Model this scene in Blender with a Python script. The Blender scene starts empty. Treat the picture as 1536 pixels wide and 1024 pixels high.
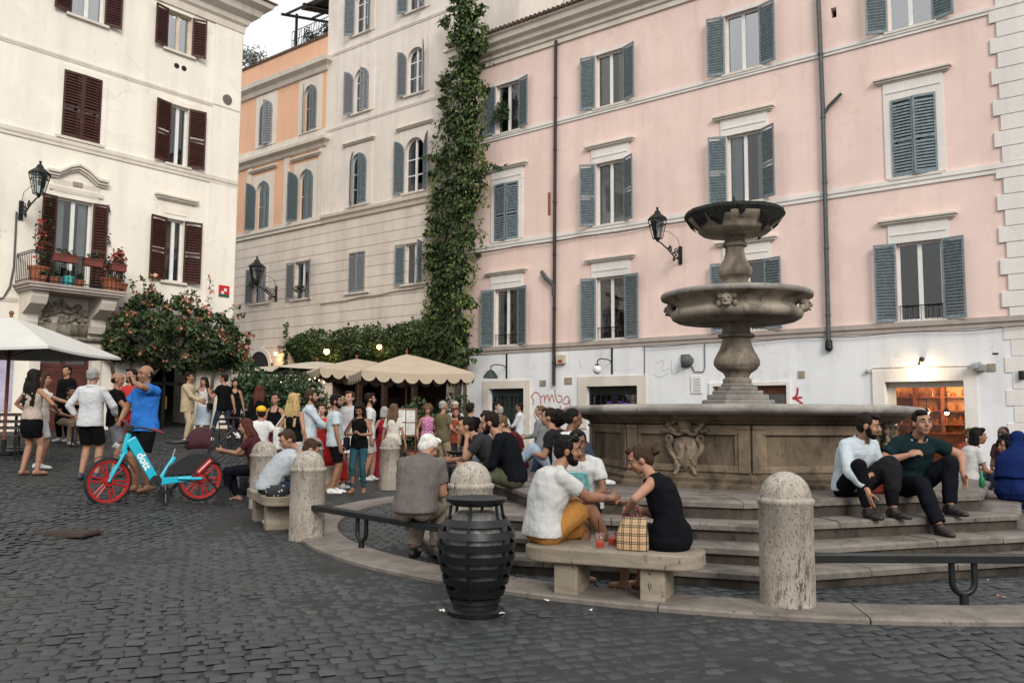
import bpy, bmesh, math, random
import numpy as np
from mathutils import Vector, Matrix, Quaternion, noise as mnoise
rnd = random.Random(7)
SC = bpy.context.scene
COL = SC.collection
rad = math.radians; V3 = Vector

# ---------------------------------------------------------------- camera model (pixel of the 1536 x 1024 photo -> ray)
F = 1265.0; PITCH = rad(5.155); ROLL = rad(0.343); EYE = 1.4
_cp, _sp, _cr, _sr = math.cos(PITCH), math.sin(PITCH), math.cos(ROLL), math.sin(ROLL)
FW = Vector((0, _cp, _sp)); RT = Vector((_cr, -_sp*_sr, _cp*_sr)); UP = Vector((-_sr, -_sp*_cr, _cp*_cr))
def ray(u, v):
    return FW + RT*((u-768)/F) + UP*((512-v)/F)
def sstep(t):
    t = max(0.0, min(1.0, t)); return t*t*(3-2*t)
def gz(x, y):
    """height of the piazza's ground: flat round the fountain, rising to the left and back"""
    yy = min(y, 31.0)
    w = 2.5 + max(0.0, yy-12)*0.25
    L = 0.04*min(-x, 13.0) + 0.036*yy - 0.4
    return max(0.0, L)*sstep((-x-3.0)/w)
def gpt(u, v, z=None):
    """point on the ground (or on height z) seen at a pixel"""
    d = ray(u, v)
    if z is not None:
        t = (z-EYE)/d.z; return Vector((d.x*t, d.y*t, z))
    zz = 0.0
    for _ in range(30):
        t = (zz-EYE)/d.z
        zz = 0.6*zz + 0.4*gz(d.x*t, d.y*t)
    return Vector((d.x*t, d.y*t, gz(d.x*t, d.y*t)))
def at_depth(u, v, Y):
    d = ray(u, v); t = Y/d.y
    return Vector((d.x*t, Y, EYE+d.z*t))
class Facade:
    def __init__(s, x, y, ang):
        s.x, s.y, s.ang = x, y, ang
        s.dx, s.dy = math.cos(rad(ang)), math.sin(rad(ang))
    def __call__(s, u, v):
        d = ray(u, v); D = -d.x*s.dy + s.dx*d.y
        k = (-s.x*s.dy + s.dx*s.y)/D; t = (d.x*s.y - d.y*s.x)/D
        return t, EYE + k*d.z
    def w(s, t, z, out=0.0):      # out: towards the viewer
        return Vector((s.x + s.dx*t + s.dy*out, s.y + s.dy*t - s.dx*out, z))

# ---------------------------------------------------------------- mesh builder
class MB:
    def __init__(s):
        s.v = []; s.f = []; s.mi = []; s.m = 0
    def add(s, verts, faces):
        b = len(s.v); s.v.extend(tuple(p) for p in verts)
        s.f.extend(tuple(i+b for i in f) for f in faces); s.mi.extend([s.m]*len(faces)); return s
    def quad(s, a, b, c, d): return s.add([a, b, c, d], [(0, 1, 2, 3)])
    def box(s, x0, x1, y0, y1, z0, z1, M=None):
        p = [Vector(q) for q in ((x0,y0,z0),(x1,y0,z0),(x1,y1,z0),(x0,y1,z0),(x0,y0,z1),(x1,y0,z1),(x1,y1,z1),(x0,y1,z1))]
        if M is not None: p = [M @ q for q in p]
        return s.add(p, [(0,3,2,1),(4,5,6,7),(0,1,5,4),(1,2,6,5),(2,3,7,6),(3,0,4,7)])
    def cyl(s, p0, p1, r0, r1=None, n=12, cap=True):
        r1 = r0 if r1 is None else r1
        p0, p1 = Vector(p0), Vector(p1); d = (p1-p0)
        if d.length < 1e-9: return s
        d.normalize(); a = d.orthogonal().normalized(); b = d.cross(a)
        vs = []
        for p, r in ((p0, r0), (p1, r1)):
            for i in range(n):
                t = 2*math.pi*i/n; vs.append(p + a*(r*math.cos(t)) + b*(r*math.sin(t)))
        fs = [(i, (i+1) % n, n+(i+1) % n, n+i) for i in range(n)]
        if cap: fs += [tuple(range(n-1, -1, -1)), tuple(range(n, 2*n))]
        return s.add(vs, fs)
    def tube(s, pts, r, n=8, cap=True):
        pts = [Vector(p) for p in pts]; rs = r if isinstance(r, (list, tuple)) else [r]*len(pts)
        vs = []; a = None
        for i, p in enumerate(pts):
            t = (pts[min(i+1, len(pts)-1)] - pts[max(i-1, 0)]).normalized()
            a = t.orthogonal().normalized() if a is None else (a - t*a.dot(t)).normalized()
            b = t.cross(a)
            for k in range(n):
                q = 2*math.pi*k/n; vs.append(p + a*(rs[i]*math.cos(q)) + b*(rs[i]*math.sin(q)))
        fs = []
        for i in range(len(pts)-1):
            for k in range(n):
                fs.append((i*n+k, i*n+(k+1) % n, (i+1)*n+(k+1) % n, (i+1)*n+k))
        if cap: fs += [tuple(range(n-1, -1, -1)), tuple(range((len(pts)-1)*n, len(pts)*n))]
        return s.add(vs, fs)
    def lathe(s, prof, n=48, c=(0, 0, 0), cap=True, fn=None):
        vs = []
        for r, z in prof:
            for i in range(n):
                t = 2*math.pi*i/n
                rr = r*(fn(t, z) if fn else 1.0)
                vs.append((c[0]+rr*math.cos(t), c[1]+rr*math.sin(t), c[2]+z))
        fs = [(j*n+i, j*n+(i+1) % n, (j+1)*n+(i+1) % n, (j+1)*n+i) for j in range(len(prof)-1) for i in range(n)]
        if cap: fs += [tuple(range(n-1, -1, -1)), tuple(range((len(prof)-1)*n, len(prof)*n))]
        return s.add(vs, fs)
    def prism(s, poly, z0, z1, M=None):
        n = len(poly)
        p = [Vector((x, y, z0)) for x, y in poly] + [Vector((x, y, z1)) for x, y in poly]
        if M is not None: p = [M @ q for q in p]
        return s.add(p, [tuple(range(n-1, -1, -1)), tuple(range(n, 2*n))] + [(i, (i+1) % n, n+(i+1) % n, n+i) for i in range(n)])
    def loft(s, rings, cap=True):
        n = len(rings[0]); vs = [p for r in rings for p in r]
        fs = [(j*n+i, j*n+(i+1) % n, (j+1)*n+(i+1) % n, (j+1)*n+i) for j in range(len(rings)-1) for i in range(n)]
        if cap: fs += [tuple(range(n-1, -1, -1)), tuple(range((len(rings)-1)*n, len(rings)*n))]
        return s.add(vs, fs)
    def ball(s, c, r, n=12, m=8, M=None):
        c = Vector(c); r = Vector(r) if not isinstance(r, (int, float)) else Vector((r, r, r))
        vs = []
        for j in range(1, m):
            ph = math.pi*j/m
            for i in range(n):
                t = 2*math.pi*i/n
                q = Vector((r.x*math.sin(ph)*math.cos(t), r.y*math.sin(ph)*math.sin(t), r.z*math.cos(ph)))
                vs.append(c + (M @ q if M is not None else q))
        top = Vector((0, 0, r.z)); 
        vs.append(c + (M @ top if M is not None else top)); vs.append(c - (M @ top if M is not None else top))
        T, B = len(vs)-2, len(vs)-1
        fs = [(j*n+i, (j+1)*n+i, (j+1)*n+(i+1) % n, j*n+(i+1) % n) for j in range(m-2) for i in range(n)]
        fs += [(T, i, (i+1) % n) for i in range(n)] + [(B, (m-2)*n+(i+1) % n, (m-2)*n+i) for i in range(n)]
        return s.add(vs, fs)
    def build(s, name, mat, parent=None, loc=None, rotz=None, smooth=False, bevel=0, flat_angle=None):
        me = bpy.data.meshes.new(name)
        me.from_pydata(s.v, [], s.f)
        mats = mat if isinstance(mat, (list, tuple)) else [mat]
        for m in mats: me.materials.append(m)
        if len(mats) > 1: me.polygons.foreach_set('material_index', s.mi)
        if smooth: me.polygons.foreach_set('use_smooth', [True]*len(s.f))
        me.update()
        o = bpy.data.objects.new(name, me); COL.objects.link(o)
        if parent is not None: o.parent = parent
        if loc is not None: o.location = loc
        if rotz is not None: o.rotation_euler = (0, 0, rotz)
        if bevel:
            b = o.modifiers.new('b', 'BEVEL'); b.width = bevel; b.segments = 2; b.limit_method = 'ANGLE'; b.angle_limit = rad(35)
        if flat_angle:
            me.set_sharp_from_angle(angle=rad(flat_angle))
        return o

def tag(o, label=None, cat=None, group=None, kind=None):
    if label: o['label'] = label
    if cat: o['category'] = cat
    if group: o['group'] = group
    if kind: o['kind'] = kind
    return o
def thing(name, label, cat, loc=(0, 0, 0), rotz=0.0, group=None, kind=None):
    o = bpy.data.objects.new(name, None); COL.objects.link(o)
    o.location = loc; o.rotation_euler = (0, 0, rotz); o.empty_display_size = .1
    return tag(o, label, cat, group, kind)
def inst(src, parent=None, loc=None, rot=None, name=None):
    c = src.copy(); COL.objects.link(c)
    if name: c.name = name
    c.parent = parent
    if loc is not None: c.location = loc
    if rot is not None: c.rotation_euler = rot
    return c
KIDS = {}
def copy_tree(o, parent=None):
    c = o.copy(); COL.objects.link(c); c.parent = parent
    for ch in [k for k in COL.objects if k.parent is o]: copy_tree(ch, c)
    return c

# ---------------------------------------------------------------- materials
def s2l(c):
    return tuple(((x/255)/12.92 if x/255 <= .04045 else ((x/255+.055)/1.055)**2.4) for x in c)
class NT:
    def __init__(s, name):
        s.mat = bpy.data.materials.new(name); s.mat.use_nodes = True
        s.t = s.mat.node_tree; s.n = s.t.nodes; s.l = s.t.links
        s.p = s.n['Principled BSDF']; s.out = s.n['Material Output']
        s.tc = s.n.new('ShaderNodeTexCoord')
    def node(s, typ, **kw):
        n = s.n.new(typ)
        for k, v in kw.items():
            if k.startswith('i_'): n.inputs[k[2:].replace('_', ' ')].default_value = v
            else: setattr(n, k, v)
        return n
    def coord(s, scale=(1, 1, 1), rot=(0, 0, 0), loc=(0, 0, 0)):
        m = s.n.new('ShaderNodeMapping'); m.inputs['Scale'].default_value = scale; m.inputs['Rotation'].default_value = rot; m.inputs['Location'].default_value = loc
        s.l.new(s.tc.outputs['Object'], m.inputs['Vector']); return m.outputs[0]
    def noise(s, scale, detail=4, rough=.55, co=None, dist=0):
        n = s.n.new('ShaderNodeTexNoise'); n.inputs['Scale'].default_value = scale; n.inputs['Detail'].default_value = detail
        n.inputs['Roughness'].default_value = rough; n.inputs['Distortion'].default_value = dist
        s.l.new(co if co is not None else s.tc.outputs['Object'], n.inputs['Vector']); return n.outputs['Fac']
    def ramp(s, fac, stops, interp='LINEAR'):
        r = s.n.new('ShaderNodeValToRGB'); r.color_ramp.interpolation = interp
        e = r.color_ramp.elements
        while len(e) < len(stops): e.new(.5)
        for k, (p, c) in enumerate(stops):
            e[k].position = p; e[k].color = (c, c, c, 1) if isinstance(c, (int, float)) else (*c, 1)
        s.l.new(fac, r.inputs[0]); return r.outputs[0]
    def mix(s, fac, a, b, blend='MIX'):
        m = s.n.new('ShaderNodeMix'); m.data_type = 'RGBA'; m.blend_type = blend
        for sock, v in ((m.inputs[0], fac), (m.inputs[6], a), (m.inputs[7], b)):
            if isinstance(v, bpy.types.NodeSocket): s.l.new(v, sock)
            elif isinstance(v, (int, float)): sock.default_value = v if sock is m.inputs[0] else (v, v, v, 1)
            else: sock.default_value = (*v, 1)
        return m.outputs[2]
    def math(s, op, a, b=None):
        m = s.n.new('ShaderNodeMath'); m.operation = op
        for i, v in enumerate((a, b)):
            if v is None: continue
            if isinstance(v, (int, float)): m.inputs[i].default_value = v
            else: s.l.new(v, m.inputs[i])
        return m.outputs[0]
    def bump(s, h, strength=.3, dist=.01):
        b = s.n.new('ShaderNodeBump'); b.inputs['Strength'].default_value = strength; b.inputs['Distance'].default_value = dist
        s.l.new(h, b.inputs['Height']); s.l.new(b.outputs[0], s.p.inputs['Normal']); return b
    def color(s, c):
        if isinstance(c, bpy.types.NodeSocket): s.l.new(c, s.p.inputs['Base Color'])
        else: s.p.inputs['Base Color'].default_value = (*c, 1)
    def set(s, rough=None, metal=None, spec=None):
        if rough is not None: s.p.inputs['Roughness'].default_value = rough
        if metal is not None: s.p.inputs['Metallic'].default_value = metal
        if spec is not None: s.p.inputs['Specular IOR Level'].default_value = spec
        return s
_MC = {}
def simple(name, col, rough=.6, metal=0, var=.18, vs=6, bump=.15, bs=60, bd=.004, spec=.4):
    """a plain material with a little noise in colour and bump"""
    key = (name, col)
    if key in _MC: return _MC[key]
    t = NT(name); t.set(rough, metal, spec)
    n = t.noise(vs, 5)
    t.color(t.mix(t.ramp(n, [(.3, 0), (.7, 1)]), tuple(c*(1-var) for c in col), tuple(min(1, c*(1+var)) for c in col)))
    if bump: t.bump(t.noise(bs, 3), bump, bd)
    _MC[key] = t.mat; return t.mat
def stucco(name, col, stain, amount=.35, bump=.25):
    t = NT(name); t.set(.88, 0, .25)
    big = t.ramp(t.noise(.45, 6, .6), [(.35, 0), (.7, 1)])
    streak = t.ramp(t.noise(1.0, 5, .6, t.coord((2.2, 2.2, .22))), [(.46, 0), (.75, 1)])
    fine = t.ramp(t.noise(9, 6, .65), [(.25, 0), (.75, 1)])
    c = t.mix(big, tuple(x*.93 for x in col), tuple(min(1, x*1.05) for x in col))
    c = t.mix(t.math('MULTIPLY', streak, amount), c, stain)
    blot = t.ramp(t.noise(.9, 7, .7, t.coord(loc=(7, 3, 1)), .4), [(.56, 0), (.68, 1)])
    c = t.mix(t.math('MULTIPLY', blot, amount*.6), c, stain)
    c = t.mix(t.math('MULTIPLY', fine, .12), c, tuple(x*.75 for x in col))
    rep = t.ramp(t.noise(.33, 5, .62, t.coord((1, 1, 1.3), (0, 0, 0), (3, 9, 4)), .3), [(.565, 0), (.58, 1)]); c = t.mix(t.math('MULTIPLY', rep, .22), c, tuple(min(1, x*1.10+.02) for x in col))
    ck = t.node('ShaderNodeTexVoronoi'); ck.feature = 'DISTANCE_TO_EDGE'; ck.inputs['Scale'].default_value = .55; ck.inputs['Randomness'].default_value = 1.0; wv = t.node('ShaderNodeMix'); wv.data_type = 'VECTOR'; wv.inputs[0].default_value = .16; t.l.new(t.tc.outputs['Object'], wv.inputs[4]); nn = t.node('ShaderNodeTexNoise'); nn.inputs['Scale'].default_value = 1.3; nn.inputs['Detail'].default_value = 6; t.l.new(t.tc.outputs['Object'], nn.inputs['Vector']); vs_ = t.node('ShaderNodeVectorMath'); vs_.operation = 'SCALE'; vs_.inputs['Scale'].default_value = 8; t.l.new(nn.outputs['Color'], vs_.inputs[0]); t.l.new(vs_.outputs[0], wv.inputs[5]); t.l.new(wv.outputs[1], ck.inputs['Vector'])
    crack = t.math('MULTIPLY', t.math('LESS_THAN', ck.outputs['Distance'], .004), t.ramp(t.noise(.5, 2, .5, t.coord(loc=(1, 8, 2))), [(.5, 0), (.56, 1)])); c = t.mix(t.math('MULTIPLY', crack, .5), c, stain)
    t.color(c)
    h = t.math('ADD', t.noise(3, 6, .6), t.math('MULTIPLY', t.noise(70, 3), .25))
    t.bump(h, bump, .02); return t.mat
def stone(name, col, dark, pit=.5, stain=.5, streak_axis=(1.6, 1.6, .35), rough=.8, scale=1.0, bump=.5):
    """weathered travertine: pits, dark drips, lighter worn patches"""
    t = NT(name); t.set(rough, 0, .3)
    base = t.mix(t.ramp(t.noise(2.2*scale, 6, .65), [(.3, 0), (.7, 1)]), tuple(x*.72 for x in col), tuple(min(1, x*1.18) for x in col))
    drip = t.ramp(t.noise(2.6*scale, 7, .68, t.coord(streak_axis), .5), [(.44, 0), (.62, 1)])
    c = t.mix(t.math('MULTIPLY', drip, stain), base, dark)
    pits = t.ramp(t.noise(34*scale, 3, .6, t.coord((1, 1, .45))), [(.60, 0), (.68, 1)])
    zone = t.ramp(t.noise(3*scale, 3), [(.38, 0), (.6, 1)])
    pf = t.math('MULTIPLY', t.math('MULTIPLY', pits, zone), pit)
    c = t.mix(pf, c, tuple(x*.35 for x in dark))
    grain = t.noise(120*scale, 3, .7)
    c = t.mix(t.math('MULTIPLY', grain, .3), c, tuple(x*.55 for x in col))
    t.color(c)
    h = t.math('SUBTRACT', t.math('ADD', t.math('MULTIPLY', t.noise(14*scale, 5), .5), t.math('MULTIPLY', grain, .2)), t.math('MULTIPLY', pf, 1.2))
    t.bump(h, bump, .012); return t.mat
def emit(name, col, strength):
    t = NT(name); t.p.inputs['Base Color'].default_value = (*col, 1)
    t.p.inputs['Emission Color'].default_value = (*col, 1); t.p.inputs['Emission Strength'].default_value = strength
    return t.mat
def glass_pane(name='window_glass', tint=(.75, .82, .85), refl=1.0):
    t = NT(name); n = t.n
    tr = n.new('ShaderNodeBsdfTransparent'); tr.inputs[0].default_value = (*tint, 1)
    gl = n.new('ShaderNodeBsdfGlossy'); gl.inputs['Roughness'].default_value = .03; gl.inputs[0].default_value = (1, 1, 1, 1)
    fr = n.new('ShaderNodeFresnel'); fr.inputs[0].default_value = 1.6
    bm = t.node('ShaderNodeBump'); bm.inputs['Strength'].default_value = .14; bm.inputs['Distance'].default_value = .02
    t.l.new(t.noise(1.5, 2), bm.inputs['Height']); t.l.new(bm.outputs[0], gl.inputs['Normal'])
    mx = n.new('ShaderNodeMixShader')
    f = t.math('MINIMUM', t.math('ADD', t.math('MULTIPLY', fr.outputs[0], 1.5*refl), .03*refl), 1.0)
    t.l.new(f, mx.inputs[0]); t.l.new(tr.outputs[0], mx.inputs[1]); t.l.new(gl.outputs[0], mx.inputs[2])
    t.l.new(mx.outputs[0], t.out.inputs['Surface']); return t.mat
# ---------------------------------------------------------------- the scene's materials
m_left   = stucco('cream_stucco', (.86, .81, .715), (.54, .47, .38), .32)
m_pink   = stucco('pink_stucco', (.81, .625, .56), (.60, .44, .37), .45)
m_white  = stucco('white_plaster', (.78, .79, .80), (.46, .44, .42), .35)
m_orange = stucco('orange_stucco', (.74, .44, .29), (.54, .32, .21), .4)
m_greige = stucco('greige_stucco', (.76, .69, .62), (.50, .43, .38), .45)
m_trim   = stucco('pale_trim', (.70, .64, .56), (.42, .36, .30), .4, .3)
m_trimw  = stucco('white_trim', (.76, .73, .69), (.50, .45, .40), .35, .3)
m_band   = stucco('grey_stone_band', (.42, .36, .32), (.22, .18, .16), .5, .4)
def rustic():
    t = NT('rusticated_plaster'); t.set(.88, 0, .25)
    sep = t.node('ShaderNodeSeparateXYZ'); t.l.new(t.tc.outputs['Object'], sep.inputs[0])
    z = t.math('FRACT', t.math('DIVIDE', sep.outputs[2], .47))
    line = t.math('LESS_THAN', z, .07)
    big = t.ramp(t.noise(.5, 6, .6), [(.3, 0), (.7, 1)])
    c = t.mix(big, (.64, .565, .49), (.77, .69, .61))
    st = t.ramp(t.noise(1.0, 6, .65, t.coord((1.2, 1.2, .3))), [(.45, 0), (.75, 1)])
    c = t.mix(t.math('MULTIPLY', st, .4), c, (.36, .29, .24))
    c = t.mix(t.math('MULTIPLY', line, .75), c, (.22, .18, .15)); t.color(c)
    t.bump(t.math('SUBTRACT', t.math('MULTIPLY', t.noise(5, 5), .3), line), .6, .03); return t.mat
m_rust = rustic()
m_bluesh = simple('grey_blue_shutter_paint', (.18, .225, .242), .55, var=.3, vs=9, bump=.1)
m_bluedk = simple('slate_shutter_paint', (.12, .16, .175), .55, var=.15, vs=9, bump=.1)
m_greysh = simple('dusty_grey_shutter_paint', (.22, .235, .245), .6, var=.15, vs=9, bump=.1)
m_maroon = simple('maroon_shutter_paint', (.054, .017, .012), .5, var=.4, vs=5, bump=.15)
m_sash   = simple('white_sash_paint', (.72, .72, .70), .5, var=.06)
m_woodsh = simple('tan_sash_wood', (.35, .22, .13), .55, var=.2)
m_glass  = glass_pane()
m_glass_sky = glass_pane('sky_lit_glass', (.6, .68, .72), 3.6)
m_curt   = simple('pale_curtain', (.62, .60, .55), .9, var=.1, vs=3)
m_curt2  = simple('tan_curtain', (.55, .36, .22), .9, var=.15, vs=3)
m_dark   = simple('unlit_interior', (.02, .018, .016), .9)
m_roof   = simple('old_roof_tile', (.10, .062, .048), .9, var=.4, vs=3, bump=.4)
m_pipe   = simple('dark_downpipe', (.045, .035, .032), .45, .3, var=.25)
m_pipe2  = simple('grey_green_downpipe', (.08, .09, .09), .45, .3, var=.25)
m_iron   = simple('black_iron', (.010, .011, .012), .42, .2, var=.3, bump=.3)
m_trav   = stone('travertine', (.52, .47, .40), (.085, .065, .05), 1.0, .6, (2.6, 2.6, .35), rough=.75, bump=.8)
def bollard_stone():
    t = NT('pitted_travertine'); t.set(.75, 0, .3)
    c = t.mix(t.ramp(t.noise(2.5, 5, .6), [(.3, 0), (.7, 1)]), (.29, .255, .21), (.44, .40, .345))
    vein = t.ramp(t.noise(11, 6, .7, t.coord((1, 1, .12))), [(.46, 0), (.66, 1)]); c = t.mix(t.math('MULTIPLY', vein, .55), c, (.22, .18, .135))
    zone = t.ramp(t.noise(2.0, 4, .6, t.coord((1, 1, .5))), [(.40, 0), (.62, 1)])
    p1 = t.math('MULTIPLY', t.ramp(t.noise(38, 3, .6, t.coord((1, 1, .33))), [(.55, 0), (.62, 1)]), zone)
    p2 = t.math('MULTIPLY', t.ramp(t.noise(85, 2, .6, t.coord((1, 1, .45))), [(.60, 0), (.68, 1)]), .7)
    pf = t.math('MAXIMUM', p1, p2); c = t.mix(t.math('MULTIPLY', pf, .85), c, (.045, .035, .027))
    grime = t.ramp(t.noise(1.6, 6, .7, t.coord((1.5, 1.5, .6))), [(.54, 0), (.70, 1)]); c = t.mix(t.math('MULTIPLY', grime, .55), c, (.08, .06, .045)); t.color(c)
    t.bump(t.math('SUBTRACT', t.math('MULTIPLY', t.noise(20, 4), .3), pf), .8, .012); return t.mat
m_boll = bollard_stone()
m_travb  = stone('bench_travertine', (.33, .28, .215), (.08, .058, .04), 1.0, .5, (.4, .4, 2.2), .7)
m_kerb   = stone('kerb_stone', (.215, .188, .162), (.05, .042, .035), .6, .5, (1, 1, 1), .7)
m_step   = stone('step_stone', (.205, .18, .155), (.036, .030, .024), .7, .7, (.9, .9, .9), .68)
m_riser  = stone('grimy_shaded_riser_stone', (.08, .066, .052), (.013, .011, .009), .6, .8, (1.4, 1.4, .7), .8)  # grime, plus the shade of top-lit steps put into a darker riser colour
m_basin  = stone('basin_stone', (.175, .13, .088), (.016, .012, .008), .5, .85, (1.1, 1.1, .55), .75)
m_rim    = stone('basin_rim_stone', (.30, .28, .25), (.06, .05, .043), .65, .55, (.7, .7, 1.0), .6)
m_bowl   = stone('bowl_stone', (.36, .31, .25), (.045, .035, .026), .5, .6, (1.2, 1.2, .5), .75)
m_moss   = simple('black_moss', (.014, .015, .012), .95, var=.5, vs=18, bump=.8, bs=30, bd=.03)
m_asph   = simple('grout_and_grit', (.024, .024, .0235), .95, var=.3, vs=5, bump=.5, bs=50)
def cobble():
    t = NT('basalt_cobble'); 
    g = t.node('ShaderNodeNewGeometry')
    r = g.outputs['Random Per Island']
    c = t.ramp(r, [(0, (.016, .0195, .021)), (.5, (.027, .0325, .0345)), (.85, (.040, .047, .0495)), (1, (.068, .071, .069))])
    n = t.noise(.5, 6, .65)
    c = t.mix(t.ramp(n, [(.35, 0), (.7, .5)]), c, (.022, .024, .024))
    fine = t.noise(70, 5, .7)
    c = t.mix(t.math('MULTIPLY', fine, .5), c, (.018, .019, .0195)); t.color(c)
    rr = t.math('ADD', t.math('MULTIPLY', r, .22), .40)
    t.l.new(rr, t.p.inputs['Roughness']); t.p.inputs['Specular IOR Level'].default_value = .5
    t.bump(t.math('ADD', t.noise(45, 4), t.math('MULTIPLY', fine, .4)), .35, .006); return t.mat
m_cob = cobble()
# ---------------------------------------------------------------- ground sheet, cobbles, kerb ring
FC = Vector((3.02, 11.3, 0))                        # fountain axis
PLAT = [(2.2, 8.08), (5.0, 9.06), (6.3, 11.2), (6.0, 13.6), (3.85, 14.5), (1.0, 13.7), (-.4, 11.4), (.22, 8.74)]
RC = (3.2, 11.9); R_IN, R_OUT = 5.5, 6.0
def poly_offset(poly, d):
    n = len(poly); out = []
    for i in range(n):
        p0, p1, p2 = Vector(poly[i-1]), Vector(poly[i]), Vector(poly[(i+1) % n])
        e1 = (p1-p0).normalized(); e2 = (p2-p1).normalized()
        n1 = Vector((e1.y, -e1.x)); n2 = Vector((e2.y, -e2.x))
        b = (n1+n2).normalized(); out.append(tuple(p1 + b*(d/max(.3, b.dot(n1)))))
    return out
STEP4 = poly_offset(PLAT, 1.02)
def inside(poly, x, y):
    c = False; n = len(poly)
    for i in range(n):
        x0, y0 = poly[i-1]; x1, y1 = poly[i]
        if (y0 > y) != (y1 > y) and x < (x1-x0)*(y-y0)/(y1-y0)+x0: c = not c
    return c
def build_ground():
    b = MB()
    xs = [-160, -80, -45] + [-30 + i*1.0 for i in range(52)] + [30, 60, 140]
    ys = [-30, -10] + [0 + i*1.0 for i in range(50)] + [60, 90, 180]
    n = len(xs)
    vs = [(x, y, gz(x, y)) for y in ys for x in xs]
    fs = [(j*n+i, j*n+i+1, (j+1)*n+i+1, (j+1)*n+i) for j in range(len(ys)-1) for i in range(n-1)]
    o = b.add(vs, fs).build('piazza_ground', m_asph, smooth=True)
    tag(o, kind='structure')
    # sampietrini: real stones, laid in slightly curving diagonal rows
    rg = np.random.RandomState(3); s = .116
    ca, sa = math.cos(rad(108)), math.sin(rad(108))
    G = 320
    ii, jj = np.meshgrid(np.arange(-G, G), np.arange(-G, G)); ii = ii.ravel().astype(float); jj = jj.ravel().astype(float)
    jj = jj + .5*(ii.astype(int) % 2)*.55
    a = ii*s; c = jj*s
    a2 = a + .30*np.sin(c*.31+1.0) + .05*np.sin(c*.9+.4*np.sin(a)); c2 = c + .34*np.sin(a*.27+.6) + .05*np.sin(a*1.1+2+.5*np.sin(c*.7))
    X = ca*a2 - sa*c2; Y = sa*a2 + ca*c2 + 14.0
    half = .64*Y + 1.2
    keep = (Y > 3.2) & (Y < 30) & (np.abs(X) < half)
    d = np.hypot(X-RC[0], Y-RC[1]); keep &= ~((d > R_IN-.05) & (d < R_OUT+.05))
    X, Y = X[keep], Y[keep]
    k2 = np.array([not inside(STEP4, x, y) for x, y in zip(X, Y)]); X, Y = X[k2], Y[k2]
    N = len(X)
    Z = np.array([gz(x, y) for x, y in zip(X, Y)])
    q = np.array([-1, -.78, .78, 1.0]); gx, gy = np.meshgrid(q, q); gx = gx.ravel(); gy = gy.ravel()
    rr = np.maximum(np.abs(gx), np.abs(gy)); corner = (np.abs(gx) > .9) & (np.abs(gy) > .9)
    hz = np.where(rr > .9, -.006, .0); hz = np.where(corner, -.009, hz)
    px = np.where(corner, gx*.90, gx); py = np.where(corner, gy*.90, gy)
    th = rad(108) + rg.normal(0, .13, N) 
    sx = .0555*rg.uniform(.84, 1.08, N); sy = .0555*rg.uniform(.84, 1.08, N)
    X = X + rg.normal(0, .008, N); Y = Y + rg.normal(0, .008, N)
    lx = px[None]*sx[:, None]*(1+rg.normal(0, .05, (N, 16))); ly = py[None]*sy[:, None]*(1+rg.normal(0, .05, (N, 16)))
    tilt = rg.normal(0, .026, (N, 2)); patch = np.array([mnoise.noise(V3((x*.55, y*.55, 2))) + .5*mnoise.noise(V3((x*1.7, y*1.7, 7))) for x, y in zip(X, Y)]); lift = rg.normal(0, .0022, N) + .008 - .009*np.clip(patch*2.0, 0, 1)
    wave = .012*np.sin(X*1.1+.4)*np.sin(Y*.9)
    vx = X[:, None] + np.cos(th)[:, None]*lx - np.sin(th)[:, None]*ly
    vy = Y[:, None] + np.sin(th)[:, None]*lx + np.cos(th)[:, None]*ly
    vz = (Z+lift+wave*.5)[:, None] + hz[None] + tilt[:, :1]*lx + tilt[:, 1:]*ly
    V = np.stack([vx, vy, vz], -1).reshape(-1, 3)
    f = np.array([(r*4+c_, r*4+c_+1, (r+1)*4+c_+1, (r+1)*4+c_) for r in range(3) for c_ in range(3)])
    Fc = (f[None] + (np.arange(N)*16)[:, None, None]).reshape(-1, 4)
    me = bpy.data.meshes.new('cobblestone_paving')
    me.vertices.add(len(V)); me.vertices.foreach_set('co', V.ravel())
    me.loops.add(Fc.size); me.loops.foreach_set('vertex_index', Fc.ravel().astype(np.int32))
    me.polygons.add(len(Fc)); me.polygons.foreach_set('loop_start', np.arange(0, Fc.size, 4, dtype=np.int32))
    me.polygons.foreach_set('use_smooth', np.ones(len(Fc), bool))
    me.update(calc_edges=True); me.materials.append(m_cob)
    o = bpy.data.objects.new('cobblestone_paving', me); COL.objects.link(o); tag(o, kind='structure')
    # kerb ring: separate curved slabs with thin joints
    b = MB(); n = 26
    for i in range(n):
        t0 = 2*math.pi*(i+.004)/n; t1 = 2*math.pi*(i+.996)/n; m = 7; vs = []
        for k in range(m+1):
            t = t0+(t1-t0)*k/m
            for r, z in ((R_IN, -.1), (R_IN, .028), (R_IN+.02, .042), (R_OUT-.02, .042), (R_OUT, .028), (R_OUT, -.1)):
                x, y = RC[0]+r*math.cos(t), RC[1]+r*math.sin(t); vs.append((x, y, z+gz(x, y)))
        fs = [(k*6+j, (k+1)*6+j, (k+1)*6+j+1, k*6+j+1) for k in range(m) for j in range(5)] + [(0, 1, 2, 3, 4, 5), tuple(m*6+j for j in (5, 4, 3, 2, 1, 0))]
        b.add(vs, fs)
    o = b.build('kerb', m_kerb); tag(o, kind='structure')
build_ground()
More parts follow.
